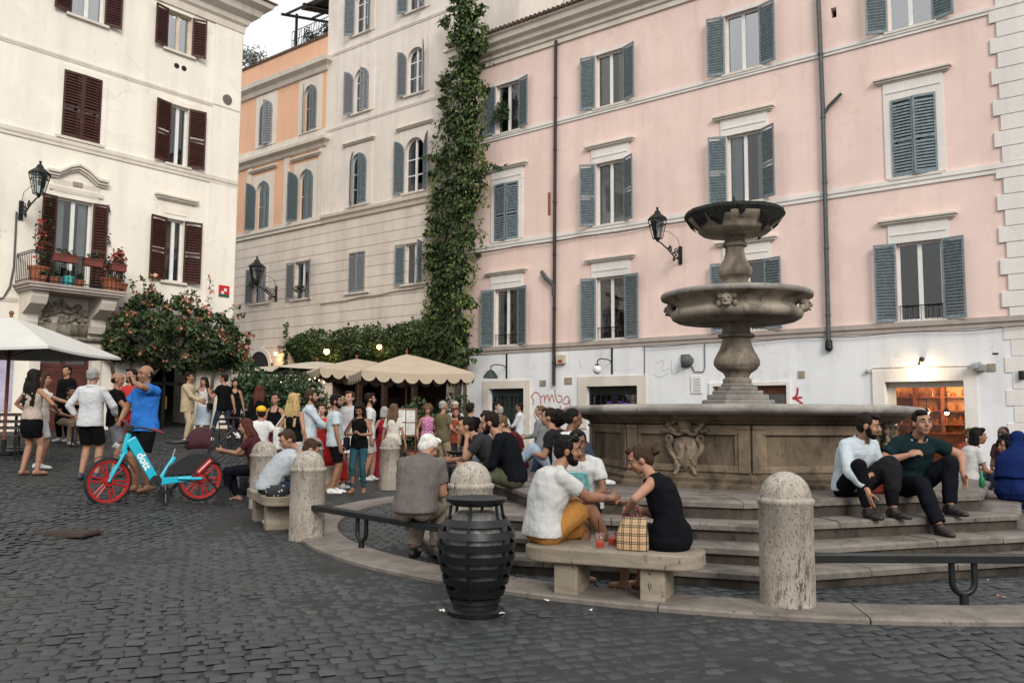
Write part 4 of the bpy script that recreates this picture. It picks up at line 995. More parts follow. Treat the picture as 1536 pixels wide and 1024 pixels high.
def crest(k):
    """shield between scrolls under a crown with tassels, carved on one face"""
    c = (ov(1.945, k)+ov(1.945, k+1))/2; t = (ov(1, k+1)-ov(1, k)).normalized(); n_ = Vector((t.y, -t.x, 0)); M = Matrix((t, n_, Vector((0, 0, 1)))).transposed()
    P = lambda x, z, o=.05: c + t*x + n_*o + Vector((0, 0, z))
    b = MB()
    outl = [(-.13, 1.16), (0, 1.19), (.13, 1.16), (.155, 1.06), (.12, .96), (.06, .87), (0, .82), (-.06, .87), (-.12, .96), (-.155, 1.06)]
    rings = []
    for sc, o in ((1.05, -.01), (1.05, .05), (.88, .085), (.5, .105)):
        rings.append([P(x*sc, 1.0+(z-1.0)*sc, o) for x, z in outl])
    b.loft(rings)
    for sx in (-1, 1):
        b.tube([P(sx*(.15+.05*math.sin(i*.5)), 1.17-.028*i, .06) for i in range(12)], [.035]*11+[.02], 7)
        b.tube([P(sx*(.19+.035*math.cos(i*.8)), 1.17+.035*math.sin(i*.8), .075) for i in range(9)], .02, 6)
        b.tube([P(sx*(.05+.015*i), .86-.012*i+.03*math.sin(i), .06) for i in range(7)], .025, 6)
        for j in range(4): b.ball(P(sx*(.14+.035*j), 1.27+.02*math.sin(j*2), .06), (.04, .04, .032), 8, 6, M)
        b.tube([P(sx*(.06+.03*i), 1.37+.02*math.sin(i*1.3), .05) for i in range(7)], .022, 6)
        b.ball(P(sx*.2, 1.33, .06), .04, 8, 6)
    b.ball(P(0, 1.335, .055), (.085, .06, .07), 12, 8, M); b.ball(P(0, 1.26, .06), (.07, .05, .035), 10, 6, M); b.tube([P(-.17+.034*i, 1.235+.015*math.cos(i*1.2), .06) for i in range(11)], .024, 6)
    for j, z in enumerate((1.10, 1.02, .95)): b.tube([P(-.09+.03*i, z+.012*math.sin(i*1.5+j), .095) for i in range(7)], .012, 5)
    for x in (-.04, .04): b.ball(P(x, 1.08, .095), (.03, .025, .04), 8, 6, M)
    b.build('carved_coat_of_arms', m_crest, fo, smooth=True, flat_angle=50)
for k in (-1, 1, 3, 5): crest(k)
zf = lambda v: at_depth(1110, v, FC.y).z
PXM = FC.y/F*1.0
b = MB()
for h, v0, v1 in ((.47, 625, 600), (.40, 600, 592), (.33, 592, 586), (.26, 586, 580), (.21, 580, 575)):
    z0, z1 = zf(v0), zf(v1); c8 = [(h*math.cos(rad(TH0+45*i+22.5))*(1.06), h*math.sin(rad(TH0+45*i+22.5))*1.06) for i in range(8)]; b.prism(c8, z0, z1)
b.box(-.5, .5, -.5, .5, 1.2, zf(622)); b.build('pedestal', m_rim, fo, bevel=.015)
def spindle(name, prof, mat, lobes=0, amp=0):
    b = MB(); P = []
    for i in range(len(prof)-1):
        (v0, h0), (v1, h1) = prof[i], prof[i+1]
        for q in range(3): t = q/3; P.append(((h0+(h1-h0)*t)*PXM, zf(v0+(v1-v0)*t)))
    P.append((prof[-1][1]*PXM, zf(prof[-1][0])))
    b.lathe(P, 40, fn=(lambda t, z: 1+amp*math.cos(lobes*t)) if lobes else None); return b.build(name, mat, fo, smooth=True, flat_angle=45)
m_under = stone('bowl_underside_stone', (.38, .325, .255), (.03, .023, .017), .5, .72, (1.3, 1.3, .6), .75)
m_stem = stone('stem_stone', (.31, .255, .195), (.02, .016, .012), .45, .75, (1.0, 1.0, .6), .7)
spindle('lower_stem', [(578, 18), (573, 21), (569, 21), (566, 17), (560, 20), (554, 29), (547, 34), (540, 33.5), (533, 30), (525, 25.5), (516, 22), (508, 20.5), (506, 27), (502, 27), (500, 21), (492, 20.5), (486, 24), (480, 29), (474, 31), (470, 30)], m_stem, 8, .025)
def bowl(name, prof, mat, lip):
    b = MB(); b.lathe([(r, zf(v)) for r, v in prof], 72); z_ = zf(lip); b.mi = [1 if min(b.v[i][2] for i in f) > z_-.004 else 0 for f in b.f]; return b.build(name, [mat, m_rim], fo, smooth=True, flat_angle=50)
big = bowl('lower_bowl', [(.24, 484), (.55, 485), (.78, 483), (.845, 479), (.868, 474), (.865, 470), (.84, 467), (.80, 465), (.775, 462), (.785, 458.5), (.84, 455), (.91, 452), (.965, 450), (.99, 449), (1.0, 446.5), (1.0, 443.5), (.985, 441.5), (.95, 440.5), (.88, 440.5), (.6, 446), (.2, 447), (.15, 434)], m_under, 449.5)
for a in (-112, -22, 68, 158):                       # masks round the lower bowl
    b = MB(); ca, sa = math.cos(rad(a)), math.sin(rad(a)); M = Matrix(((-sa, ca, 0), (ca, sa, 0), (0, 0, 1)))
    Q = lambda x, z, r: Vector((ca*r-sa*x, sa*r+ca*x, z))
    zc = zf(461)
    b.ball(Q(0, zc, .88), (.075, .07, .10), 12, 9, M)
    for x in (-.08, .08): b.ball(Q(x, zc+.05, .86), (.05, .05, .055), 8, 6); b.ball(Q(x*1.2, zc-.05, .85), (.04, .04, .05), 8, 6); b.ball(Q(x*.45, zc+.02, .945), .018, 6, 5)
    b.ball(Q(0, zc-.01, .955), (.02, .03, .03), 8, 6, M); b.ball(Q(0, zc+.11, .86), (.06, .05, .03), 8, 6); b.tube([Q(-.05, zc-.06, .935), Q(0, zc-.07, .95), Q(.05, zc-.06, .935)], .014, 5)
    b.build('carved_mask', m_bowl, big, smooth=True)
spindle('upper_stem', [(434, 19), (428, 21), (424, 21), (422, 18), (418, 20), (414, 24.5), (408, 25.7), (402, 24), (396, 20), (388, 16), (380, 14.2), (372, 14), (370, 18), (365, 18), (363, 15), (356, 15), (351, 19), (347, 21)], m_stem)
top = bowl('upper_bowl', [(.16, 354), (.33, 353.5), (.44, 351), (.485, 347), (.49, 343), (.55, 338), (.59, 334.5), (.625, 330.5), (.64, 326), (.63, 322), (.59, 320), (.4, 326), (.1, 328)], m_under, 321)
b = MB(); rs = random.Random(3); n = 150; vs = []; fs = []
dr = [max(.02, .06+.06*math.sin(i*.21)+.05*math.sin(i*.46+1)+.02*math.sin(i*1.1)+rs.uniform(-.008, .008)) for i in range(n)]
for i in range(n):
    t = 2*math.pi*i/n; w_ = dr[i]
    if 28 < (i*360/n) % 360 < 50 or 300 < (i*360/n) % 360 < 322 or 195 < (i*360/n) % 360 < 218: w_ += .10
    pass
    for r, z in ((.57, zf(318)), (.635+rs.uniform(0, .02), zf(319)), (.655+rs.uniform(0, .02), zf(324.5)), (.648-w_*.35, zf(326.5)-w_*.7), (.635-w_*.75, zf(328.5)-w_)):
        vs.append((r*math.cos(t), r*math.sin(t), z))
for i in range(n):
    for j in range(4): fs.append((i*5+j, ((i+1) % n)*5+j, ((i+1) % n)*5+j+1, i*5+j+1))
b.add(vs, fs); b.build('moss', m_moss, top)
b = MB(); b.cyl((0, 0, zf(330)), (0, 0, zf(306)), .025, n=8); b.cyl((0, 0, zf(306)), (0, 0, zf(301)), .045, .03, 8); b.cyl((0, 0, zf(301)), (0, 0, zf(295)), .015, n=6); b.build('spout', m_iron, top)
# ================================================================ bollards, rails, benches, bins
def bollard_mesh():
    b = MB(); r = .2
    prof = [(r*1.0, -.1), (r*1.0, .0), (r*.99, .4), (r*.985, .745), (r*1.03, .755), (r*1.045, .772), (r*1.03, .79), (r*.93, .80)] + [(r*.93*math.cos(q*math.pi/2/9), .80+.19*math.sin(q*math.pi/2/9)) for q in range(1, 9)] + [(.004, .99)]
    b.lathe(prof, 44); o = b.build('bollard', m_boll, smooth=True, flat_angle=55); me = o.data; bpy.data.objects.remove(o); return me
BOL = bollard_mesh()
BPOS = [('pale travertine bollard in front of the fountain steps to the right of the bench couple', 2.06, 6.41, 0), ('travertine bollard peeping over the black urn bin beside the seated old man', -.36, 7.62, 40),
        ('stained travertine bollard at the left end of the low iron rail', -2.34, 9.82, 75), ('travertine bollard in front of the seated woman with reddish hair', -3.66, 12.6, 140),
        ('half hidden travertine bollard between the hunched pair and the man in a white T-shirt', -3.60, 15.4, 200), ('lone travertine bollard with red scratches beside the long red dress', -2.36, 16.5, 260)]
for lab, x, y, rz in BPOS:
    o = bpy.data.objects.new('bollard', BOL); COL.objects.link(o); o.location = (x, y, gz(x, y)+.02); o.rotation_euler = (0, 0, rad(rz)); tag(o, lab, 'bollard', 'stone bollards round the fountain')
    if rz == 260:
        k = MB(); k.m = 0; rs = random.Random(5)
        for i in range(9):
            q = rad(rs.uniform(170, 260)-260); z = rs.uniform(.15, .55); k.box(-.03, .03, -.001, .001, 0, .012, Matrix.Translation((.2005*math.cos(q), .2005*math.sin(q), z)) @ Matrix.Rotation(q+rad(90), 4, 'Z') @ Matrix.Rotation(rs.uniform(-1, 1), 4, 'Y'))
        k.build('red_scratches', simple('red_scratch', (.35, .05, .04), .8), o)
o = bpy.data.objects.new('bollard', BOL); COL.objects.link(o); o.location = (4.95, 6.43, 0.02); tag(o, 'travertine bollard holding the right end of the iron rail', 'bollard', 'stone bollards round the fountain')
def rail(label, p0, p1, sup):
    p0, p1 = Vector(p0), Vector(p1); d = (p1-p0); L = d.length; a = math.atan2(d.y, d.x)
    r = thing('iron_rail', label, 'rail', (p0.x, p0.y, gz(p0.x, p0.y)+.04), a, 'low iron rails between the bollards')
    z = .335; k = MB()
    k.box(.17, L-.17, -.055, -.015, z-.03, z+.03); k.box(.17, L-.17, .015, .055, z-.03, z+.03)
    for x in (.17, L-.37): k.add([(x, -.015, z-.028), (x+.2, -.015, z-.028), (x+.2, .015, z-.028), (x, .015, z-.028), (x, -.015, z+.028), (x+.2, -.015, z+.028), (x+.2, .015, z+.028), (x, .015, z+.028)], [(0, 3, 2, 1), (4, 5, 6, 7), (0, 1, 5, 4), (1, 2, 6, 5), (2, 3, 7, 6), (3, 0, 4, 7)])
    k.build('bar', m_iron, r, bevel=.006)
    for s in sup:
        k = MB(); R = .085; pts = [(s-R, 0, z-.03), (s-R, 0, .16)] + [(s-R*math.cos(q*math.pi/8), 0, .16-R*math.sin(q*math.pi/8)) for q in range(1, 8)] + [(s+R, 0, .16), (s+R, 0, z-.03)]
        k.tube(pts, .024, 8); k.cyl((s, 0, -.04), (s, 0, .08), .034, .03, 10); k.build('support', m_iron, r, smooth=True, flat_angle=50)
    return r
def along(p0, p1, u):
    best = min((abs(768+F*((p0[0]+(p1[0]-p0[0])*t/200)/(p0[1]+(p1[1]-p0[1])*t/200)) - u), t/200) for t in range(201)); return best[1]*math.hypot(p1[0]-p0[0], p1[1]-p0[1])
A, B = (-2.34, 9.82), (-.36, 7.62); rail('black iron rail with a forked foot that the old man in grey sits on', A, B, [along(A, B, 548), along(A, B, 690)])
A, B = (2.06, 6.41), (4.95, 6.43); rail('black iron rail with a forked foot below the fountain steps on the right', A, B, [along(A, B, 1433), along(A, B, 1600)])
def bench(label, c, rz, L=1.5, W=.50, H=.40):
    r = thing('stone_bench', label, 'bench', (c[0], c[1], gz(*c)+.03), rad(rz), 'travertine benches on the kerb')
    k = MB(); R = .18; poly = []
    for cx, cy, q0 in ((L/2-R, W/2-R, 0), (-L/2+R, W/2-R, 90), (-L/2+R, -W/2+R, 180), (L/2-R, -W/2+R, 270)):
        for i in range(7): q = rad(q0+15*i); poly.append((cx+R*math.cos(q), cy+R*math.sin(q)))
    k.prism(poly, H-.115, H); k.build('seat', m_travb, r, bevel=.014)
    for sx in (-1, 1):
        k = MB(); x = sx*(L/2-.36); k.box(x-.095, x+.095, -W/2+.06, W/2-.06, -.03, H-.117); k.build('leg', m_travb, r, bevel=.012)
    return r
bench('travertine bench under the seated couple in white and black', (.81, 6.75), -21, 1.40, .5, .365)
bench('travertine bench on the left under the hunched man in pale grey', (-3.06, 11.05), 116, 1.6)
bench('travertine bench beyond the bollard under the woman with reddish hair', (-3.88, 13.95), 92, 1.6)
bench('travertine bench far right behind the blue headscarf', (8.32, 14.9), 104, 1.6)
def urn_bin(label, p, rz):
    r = thing('litter_bin', label, 'bin', (p[0], p[1], gz(*p)+.005), rad(rz), 'black banded iron urn bins')
    prof = [(.03, .165), (.10, .19), (.2, .225), (.3, .252), (.4, .276), (.5, .288), (.56, .282), (.62, .255), (.68, .222), (.72, .205)]
    def R(z):
        for (z0, r0), (z1, r1) in zip(prof, prof[1:]):
            if z0 <= z <= z1: return r0+(r1-r0)*(z-z0)/(z1-z0)
        return prof[-1][1]
    for i in range(7):
        z0 = .135+i*.082; z1 = z0+.047; k = MB(); n = 40
        ra, rb = R(z0)+.004*(i % 2), R(z1)+.004*(i % 2)
        k.lathe([(ra, z0), (rb, z1), (rb-.012, z1), (ra-.012, z0), (ra, z0)], n, cap=False); k.build('band', m_iron, r, smooth=True, flat_angle=40)
    for q in range(6):
        a = rad(20+60*q); k = MB(); vs = []
        zs = [.1, .2, .3, .4, .5, .6, .7, .77]
        k.tube([((R(min(z, .72))-.014)*math.cos(a), (R(min(z, .72))-.014)*math.sin(a), z) for z in zs], .012, 5); k.build('strap', m_iron, r)
    k = MB(); vs = []; fs = []; n = 12                       # hinged door plate on the left side
    for j in range(8):
        z = .33+j*.035
        for i in range(n): a = rad(150+i*6.5); vs.append(((R(z)+.009)*math.cos(a), (R(z)+.009)*math.sin(a), z))
    fs = [(j*n+i, j*n+i+1, (j+1)*n+i+1, (j+1)*n+i) for j in range(7) for i in range(n-1)]; k.add(vs, fs); k.build('door_plate', m_iron, r, smooth=True)
    k = MB(); k.lathe([(.20, 0), (.205, .03), (.185, .045), (.165, .05), (.165, .075), (.18, .085), (.18, .105), (.165, .12), (.15, .13)], 40); k.build('base', m_iron, r, smooth=True, flat_angle=40)
    k = MB(); k.lathe([(.10, .755), (.17, .763), (.215, .79), (.222, .815), (.212, .818), (.17, .785), (.05, .772)], 40); k.build('lid', m_iron, r, smooth=True, flat_angle=40)
    k = MB(); rs = random.Random(6); k.lathe([(.13, .14), (.19, .25), (.235, .4), (.245, .5), (.215, .6), (.165, .70), (.13, .72)], 40, fn=lambda t, z: 1+.035*math.sin(t*7+z*9)+.025*math.sin(t*13-z*20)); k.build('bin_liner', simple('grey_bin_liner', (.10, .098, .095), .35, var=.5, vs=9, bump=.5, bs=18, bd=.02), r, smooth=True)
    return r
urn_bin('large black urn shaped litter bin of iron bands standing in the foreground', (-.25, 6.20), -60)
urn_bin('black urn shaped litter bin further back behind the white haired man', (-.90, 14.6), 20)

# ================================================================ parasols
def parasol(label, c, half, z_edge, z_top, mat, rz=0, scallop=0, n=4, pole_mat=None, group=None):
    g0 = gz(c[0], c[1]); r = thing('parasol', label, 'parasol', (c[0], c[1], g0), rad(rz), group)
    ze, zt = z_edge-g0, z_top-g0; k = MB(); seg = 40 if scallop else 12
    cor = [(half*math.cos(rad(360/n*i+180/n))/math.cos(math.pi/n), half*math.sin(rad(360/n*i+180/n))/math.cos(math.pi/n)) for i in range(n)]
    vs = [(0, 0, zt)]; rows = 6; per = n*seg
    for j in range(1, rows+1):
        t = j/rows
        for i in range(n):
            (x0, y0), (x1, y1) = cor[i], cor[(i+1) % n]
            for q in range(seg):
                s = q/seg; x = (x0+(x1-x0)*s)*t; y = (y0+(y1-y0)*s)*t
                sag = -.10*t*math.sin(math.pi*s)*(1 if scallop else .6)*min(1, half/1.5); vs.append((x, y, zt+(ze-zt)*(t**1.12)+sag*(.7 if t < 1 else 1)*.7))
    fs = [(0, 1+i, 1+(i+1) % per) for i in range(per)] + [(1+(j-1)*per+i, 1+j*per+i, 1+j*per+(i+1) % per, 1+(j-1)*per+(i+1) % per) for j in range(1, rows) for i in range(per)]
    base = 1+(rows-1)*per; vb = len(vs); drop = .30 if scallop else .05
    val = []
    for i in range(per):
        x, y, z = vs[base+i]; s = (i % seg)/seg
        d = drop*(.5+.5*abs(math.sin(math.pi*s*scallop))**.6) if scallop else drop
        val.append((x*1.006, y*1.006, z-d))
    vs += val; fs += [(base+i, vb+i, vb+(i+1) % per, base+(i+1) % per) for i in range(per)]
    k.add(vs, fs); k.build('canopy', mat, r, smooth=True, flat_angle=30)
    k = MB(); k.cyl((0, 0, 0), (0, 0, zt+.05), .035, n=10); k.ball((0, 0, zt+.08), .05, 8, 6); k.build('pole', pole_mat or m_woodd, r)
    k = MB()
    for x, y in cor: k.cyl((0, 0, zt-.04), (x*.98, y*.98, ze-.02), .016, n=5); k.cyl((0, 0, ze-.1), (x*.5, y*.5, (zt+ze)/2-.03), .014, n=5)
    k.build('ribs', pole_mat or m_woodd, r)
    k = MB(); k.box(-.3, .3, -.3, .3, 0, .08); k.cyl((0, 0, .08), (0, 0, .3), .05, n=10); k.build('base', m_iron, r, bevel=.01)
    return r
m_canv = simple('white_canvas', (.52, .51, .48), .85, var=.05, vs=2, bump=.1); m_canb = simple('beige_canvas', (.42, .345, .255), .85, var=.08, vs=2, bump=.15); m_canc = simple('cream_canvas', (.48, .43, .35), .85, var=.06, vs=2)
parasol('big plain white square parasol at the left edge in front of the cream building', (-10.1, 16.9), 1.55, 2.66, 3.36, m_canv, 2)
gpn = 'beige restaurant parasols under the creeper'
def parat(label, u, v, Y, w, ve, mat, sc, rz):
    p = at_depth(u, v, Y); pe = at_depth(u, ve, Y); parasol(label, (p.x, p.y), w/2, pe.z, p.z, mat, rz, sc, 4, None, gpn)
parat('beige scalloped parasol nearest the pink building and widest of the row', 610, 531, 26.5, 3.4, 561, m_canb, 8, 20)
parat('beige scalloped parasol second from the pink building in the row', 535, 538, 28.2, 3.1, 557, m_canb, 8, 25)
parat('cream plain edged parasol third from the pink building, left of the scalloped pair', 476, 542, 30.0, 2.9, 553, m_canc, 0, 22)
parat('small cream plain edged parasol at the left end of the row near the arched doorway', 408, 549, 31.0, 2.3, 556, m_canc, 0, 20)

# ================================================================ café tables and chairs
m_chair = simple('dark_stained_wood', (.028, .016, .010), .5, var=.3)
def cafe_table(label, p, rz, group):
    r = thing('cafe_table', label, 'table', (p.x, p.y, p.z), rad(rz), group); k = MB(); k.box(-.35, .35, -.35, .35, .71, .74); k.build('tabletop', m_chair, r, bevel=.006)
    k = MB(); k.cyl((0, 0, .03), (0, 0, .71), .03, n=8); k.build('stem', m_iron, r); k = MB(); k.lathe([(.22, 0), (.2, .02), (.04, .04)], 16); k.build('base', m_iron, r); return r
def cafe_chair(label, p, rz, group):
    r = thing('cafe_chair', label, 'chair', (p.x, p.y, p.z), rad(rz), group); k = MB(); k.box(-.2, .2, -.2, .2, .43, .46); k.build('seat', m_chair, r, bevel=.006)
    for x in (-.18, .18):
        k = MB(); k.cyl((x, .18, 0), (x, .18, .43), .015, n=6); k.build('leg', m_iron, r); k = MB(); k.cyl((x, -.2, 0), (x, -.19, .43), .015, n=6); k.build('leg', m_iron, r)
    k = MB()
    for x in (-.18, .18): k.cyl((x, -.19, .43), (x, -.25, .88), .015, n=6)
    for z in (.6, .72, .85): k.box(-.19, .19, -.255+(.88-z)*.1, -.235+(.88-z)*.1, z-.03, z+.03)
    k.build('backrest', m_chair, r); return r
for i, (u, v, rz, lab) in enumerate(((22, 672, 15, 'dark café table under the white parasol at the left edge'), (108, 664, 40, 'dark café table just right of the seated man in beige trousers'), (362, 668, 10, 'dark café table outside the left end of the restaurant'), (398, 662, 35, 'dark café table among the plants at the left of the restaurant'))):
    p = gpt(u, v); cafe_table(lab, p, rz, 'café tables')
for i, (u, v, rz, lab) in enumerate(((8, 690, 200, 'dark slatted café chair at the very left edge'), (46, 668, 80, 'dark slatted café chair between the left edge and the woman with long curly hair'), (120, 670, 120, 'dark slatted café chair behind the man in the white shirt'), (345, 672, 250, 'dark slatted café chair left of the restaurant table by the corner'), (382, 670, 90, 'dark slatted café chair right of the restaurant table by the corner'))):
    p = gpt(u, v); cafe_chair(lab, p, rz, 'café chairs')
# menu stand by the restaurant
p = at_depth(608, 645, 21.5); z0 = gz(p.x, p.y); r = thing('menu_board', 'menu stand with white sheets in a wooden frame beside the restaurant entrance', 'menu board', (p.x, p.y, z0), rad(8))
k = MB(); k.box(-.3, .3, -.02, .02, .9, 1.62); k.build('board', simple('menu_wood', (.16, .09, .05), .6), r, bevel=.008)
for x in (-.26, .26): k = MB(); k.cyl((x, 0, 0), (x, 0, .9), .02, n=6); k.build('leg', m_woodd, r)
for i, (x, z) in enumerate(((-.12, 1.43), (.13, 1.42), (-.12, 1.10), (.13, 1.10))):
    k = MB(); k.box(x-.11, x+.11, -.026, -.021, z-.145, z+.145); s_ = k.build('sheet', simple('menu_paper', (.66, .66, .62), .7), r)
    k = MB()
    for j in range(7): k.box(x-.085, x+.085-.03*(j % 3), -.029, -.0265, z+.11-.035*j, z+.118-.035*j)
    k.build('printed_lines', simple('print_grey', (.2, .2, .2), .8), s_)
for i, (u, lab) in enumerate(((596, 'left terracotta trough under the menu stand'), (624, 'right terracotta trough under the menu stand'))):
    p = at_depth(u, 670, 20.5+i*.6); k = MB(); k.box(-.3, .3, -.16, .16, 0, .36); k.box(-.33, .33, -.19, .19, .30, .37)
    o = k.build('terracotta_trough', simple('terracotta', (.34, .12, .06), .8, var=.3), None, (p.x, p.y, gz(p.x, p.y)), rad(10), bevel=.012); tag(o, lab, 'planter', 'terracotta troughs')
# scraps of litter on the cobbles
rs = random.Random(9)
for u, v, lab in ((833, 898, 'scrap of white paper on the cobbles left of the bench legs'), (820, 905, 'tiny white scrap just below the paper left of the bench'), (663, 921, 'crumpled white scrap at the left foot of the big urn bin'), (752, 925, 'crumpled white scrap at the right foot of the big urn bin'), (1480, 874, 'white scrap on the paving under the fountain steps at right'), (1502, 899, 'red and white wrapper on the paving near the right edge'), (183, 752, 'white scrap under the front of the blue bicycle'), (300, 774, 'white scrap in front of the bicycle back wheel'), (885, 921, 'white crumb of litter on the cobbles below the bench')):
    p = gpt(u, v); k = MB(); n = 7; a = [rs.uniform(0, .3) for _ in range(n)]; R = rs.uniform(.014, .034)
    vs = [(0, 0, .012)]+[(R*(1+a[i])*math.cos(6.283*i/n), R*.6*(1+a[i])*math.sin(6.283*i/n), rs.uniform(.0, .02)) for i in range(n)]
    k.add(vs, [(0, 1+i, 1+(i+1) % n) for i in range(n)]); o = k.build('litter_scrap', simple('litter_paper', (.7, .7, .68), .7) if 'red' not in lab else simple('red_wrapper', (.6, .2, .15), .5), None, (p.x, p.y, p.z+.022), rs.uniform(0, 6)); tag(o, lab, 'litter', 'bits of litter')

# ================================================================ hire bicycle
def bike():
    pf, pr = gpt(160.5, 753.5), gpt(299, 757.5); d = pf-pr; WB = math.hypot(d.x, d.y); a = math.atan2(d.y, d.x)
    r = thing('bicycle', 'bright blue hire bicycle with red wheels parked on its stand on the cobbles', 'bicycle', (pr.x, pr.y, (pr.z+pf.z)/2+.012), a)
    s = WB/1.27; cy_ = simple('cyan_bike_paint', (.015, .42, .55), .3, var=.05, spec=.5); rd = simple('red_bike_paint', (.36, .016, .013), .35, var=.1); bk = simple('bike_black_plastic', (.016, .016, .018), .45, var=.2); gy = simple('bike_grey_metal', (.22, .22, .23), .35, .7); tyre = simple('tyre_rubber', (.014, .014, .015), .75, var=.2)
    R = .335*s
    def wheel(x, steer=0):
        k = MB(); k.lathe([(R, -.022), (R+.006, 0), (R, .022), (R-.03, .026), (R-.045, 0), (R-.03, -.026), (R, -.022)], 48, cap=False)
        w = k.build('wheel', rd, r, (x, 0, R)); w.rotation_euler = (rad(90), 0, rad(steer))
        me = w.data; 
        k = MB(); k.lathe([(R-.04, -.02), (R-.035, -.02), (R-.035, .02), (R-.07, .016), (R-.07, -.016), (R-.04, -.02)], 48, cap=False)
        for q in range(6):
            for dq in (-.13, .13):
                b0 = q*math.pi/3+.2; k.cyl((.04*math.cos(b0+dq*3), .04*math.sin(b0+dq*3), 0), ((R-.05)*math.cos(b0+dq), (R-.05)*math.sin(b0+dq), 0), .016, .013, 6)
        k.cyl((0, 0, -.055), (0, 0, .055), .06, n=16); w.data = k_data(k, 'wheel', rd)
        k = MB(); k.lathe([(R-.035, -.022), (R-.008, -.026), (R+.004, 0), (R-.008, .026), (R-.035, .022)], 48, cap=False); t = k.build('tyre', tyre, w, smooth=True)
        k = MB(); k.cyl((0, 0, -.07), (0, 0, .07), .025, n=10); k.build('hub', bk, w); return w
    def k_data(k, name, m): o = k.build(name, m); me = o.data; bpy.data.objects.remove(o); return me
    wheel(0); wheel(WB, 14)
    X = lambda u: (299-u)/139*WB; Z = lambda v: R+(721-v)/110*s
    def obox(p0, p1, h, w):      # rectangular tube
        k = MB(); p0, p1 = Vector((p0[0], 0, p0[1])), Vector((p1[0], 0, p1[1])); t = (p1-p0).normalized(); n_ = Vector((-t.z, 0, t.x)); y = Vector((0, 1, 0))
        vs = [p+n_*(sg*hh)+y*(sy*w) for p, hh in ((p0, h[0]), (p1, h[1])) for sg, sy in ((-1, -1), (1, -1), (1, 1), (-1, 1))]
        k.add(vs, [(3, 2, 1, 0), (4, 5, 6, 7), (0, 1, 5, 4), (1, 2, 6, 5), (2, 3, 7, 6), (3, 0, 4, 7)]); return k
    hd, bb = (X(189), Z(655)), (X(229), Z(723))
    k = obox((hd[0]+.0, hd[1]), bb, (.072, .058), .038)
    k2 = obox((bb[0]+.03, bb[1]-.012), (X(285), Z(720)), (.058, .038), .040); k.add(k2.v, k2.f)
    k2 = obox((bb[0]-.05, bb[1]), (X(257), Z(685)), (.03, .03), .03); k.add(k2.v, k2.f)
    fr = k.build('frame', cy_, r, bevel=.016)
    k = MB()
    for y in (-.085, .085): k.tube([(X(262), y*.6, Z(719)), (X(280), y, Z(720)), (0, y, R)], .022, 8)
    k.build('chainstay', cy_, r)
    k = MB(); k.cyl((X(187), 0, Z(647)), (X(180), 0, Z(676)), .036, n=12)
    for y in (-.06, .06): k.cyl((X(181), y, Z(676)), (WB, y, R), .022, .018, 8)
    k.box(X(181)-.03, X(181)+.03, -.07, .07, Z(679), Z(672)); k.build('fork', cy_, r)
    t = Vector((bb[0]-hd[0], 0, bb[1]-hd[1])); an = math.atan2(t.z, -t.x) if 0 else 0
    # lettering down the tube, readable from the near side
    for side in (-1,):
        cu = bpy.data.curves.new('lettering', 'FONT'); cu.body = 'dott'; cu.size = .15*s; cu.align_x = 'CENTER'; cu.align_y = 'CENTER'; cu.extrude = .002; cu.offset = .004
        cu.materials.append(simple('white_lettering', (.8, .8, .8), .4)); to = bpy.data.objects.new('tmp', cu); COL.objects.link(to); bpy.context.view_layer.update(); lm = bpy.data.meshes.new_from_object(to.evaluated_get(bpy.context.evaluated_depsgraph_get())); bpy.data.objects.remove(to)
        o = bpy.data.objects.new('lettering', lm); COL.objects.link(o); o.parent = fr
        mid = Vector(((hd[0]*.48+bb[0]*.52), 0, (hd[1]*.48+bb[1]*.52)))
        xd = Vector((bb[0]-hd[0], 0, bb[1]-hd[1])).normalized(); nd = Vector((0, 1, 0)); yd = nd.cross(xd)
        o.matrix_local = Matrix.Translation(mid + nd*.0385) @ Matrix((xd, yd, nd)).transposed().to_4x4()
    k = MB(); k.tube([(X(250), 0, Z(700)), (X(258), 0, Z(672))], .016, 8); k.build('seat_post', gy, r)
    k = MB(); k.loft([[(X(242)+.0, .02*math.cos(q), Z(661)+.012*math.sin(q)) for q in np.linspace(0, 6.283, 9)[:-1]], [(X(255), .05*math.cos(q), Z(662)+.022*math.sin(q)) for q in np.linspace(0, 6.283, 9)[:-1]], [(X(268), .09*math.cos(q), Z(661)+.03*math.sin(q)) for q in np.linspace(0, 6.283, 9)[:-1]], [(X(277), .08*math.cos(q), Z(660)+.03*math.sin(q)) for q in np.linspace(0, 6.283, 9)[:-1]]]); k.build('saddle', simple('black_saddle', (.012, .012, .013), .45), r, smooth=True)
    k = MB(); n = 16; prof = []                          # rear cover and battery housing over the wheel
    top_ = [(X(241), Z(715)), (X(247), Z(699)), (X(262), Z(688)), (X(275), Z(681)), (X(290), Z(678.5)), (X(305), Z(680)), (X(318), Z(686)), (X(330), Z(700)), (X(322), Z(697)), (X(312), Z(694)), (X(300), Z(700)), (X(288), Z(712)), (X(272), Z(714))]
    k.add([(x, -.065, z) for x, z in top_]+[(x, .065, z) for x, z in top_], [tuple(range(len(top_))), tuple(range(2*len(top_)-1, len(top_)-1, -1))]+[(i, i+len(top_), (i+1) % len(top_)+len(top_), (i+1) % len(top_)) for i in range(len(top_))]); k.build('rear_cover', bk, r, bevel=.012)
    p0, p1 = Vector((X(291), .068, Z(712))), Vector((X(313), .068, Z(690))); t_ = (p1-p0).normalized(); k = MB(); n_ = Vector((-t_.z, 0, t_.x))*.035
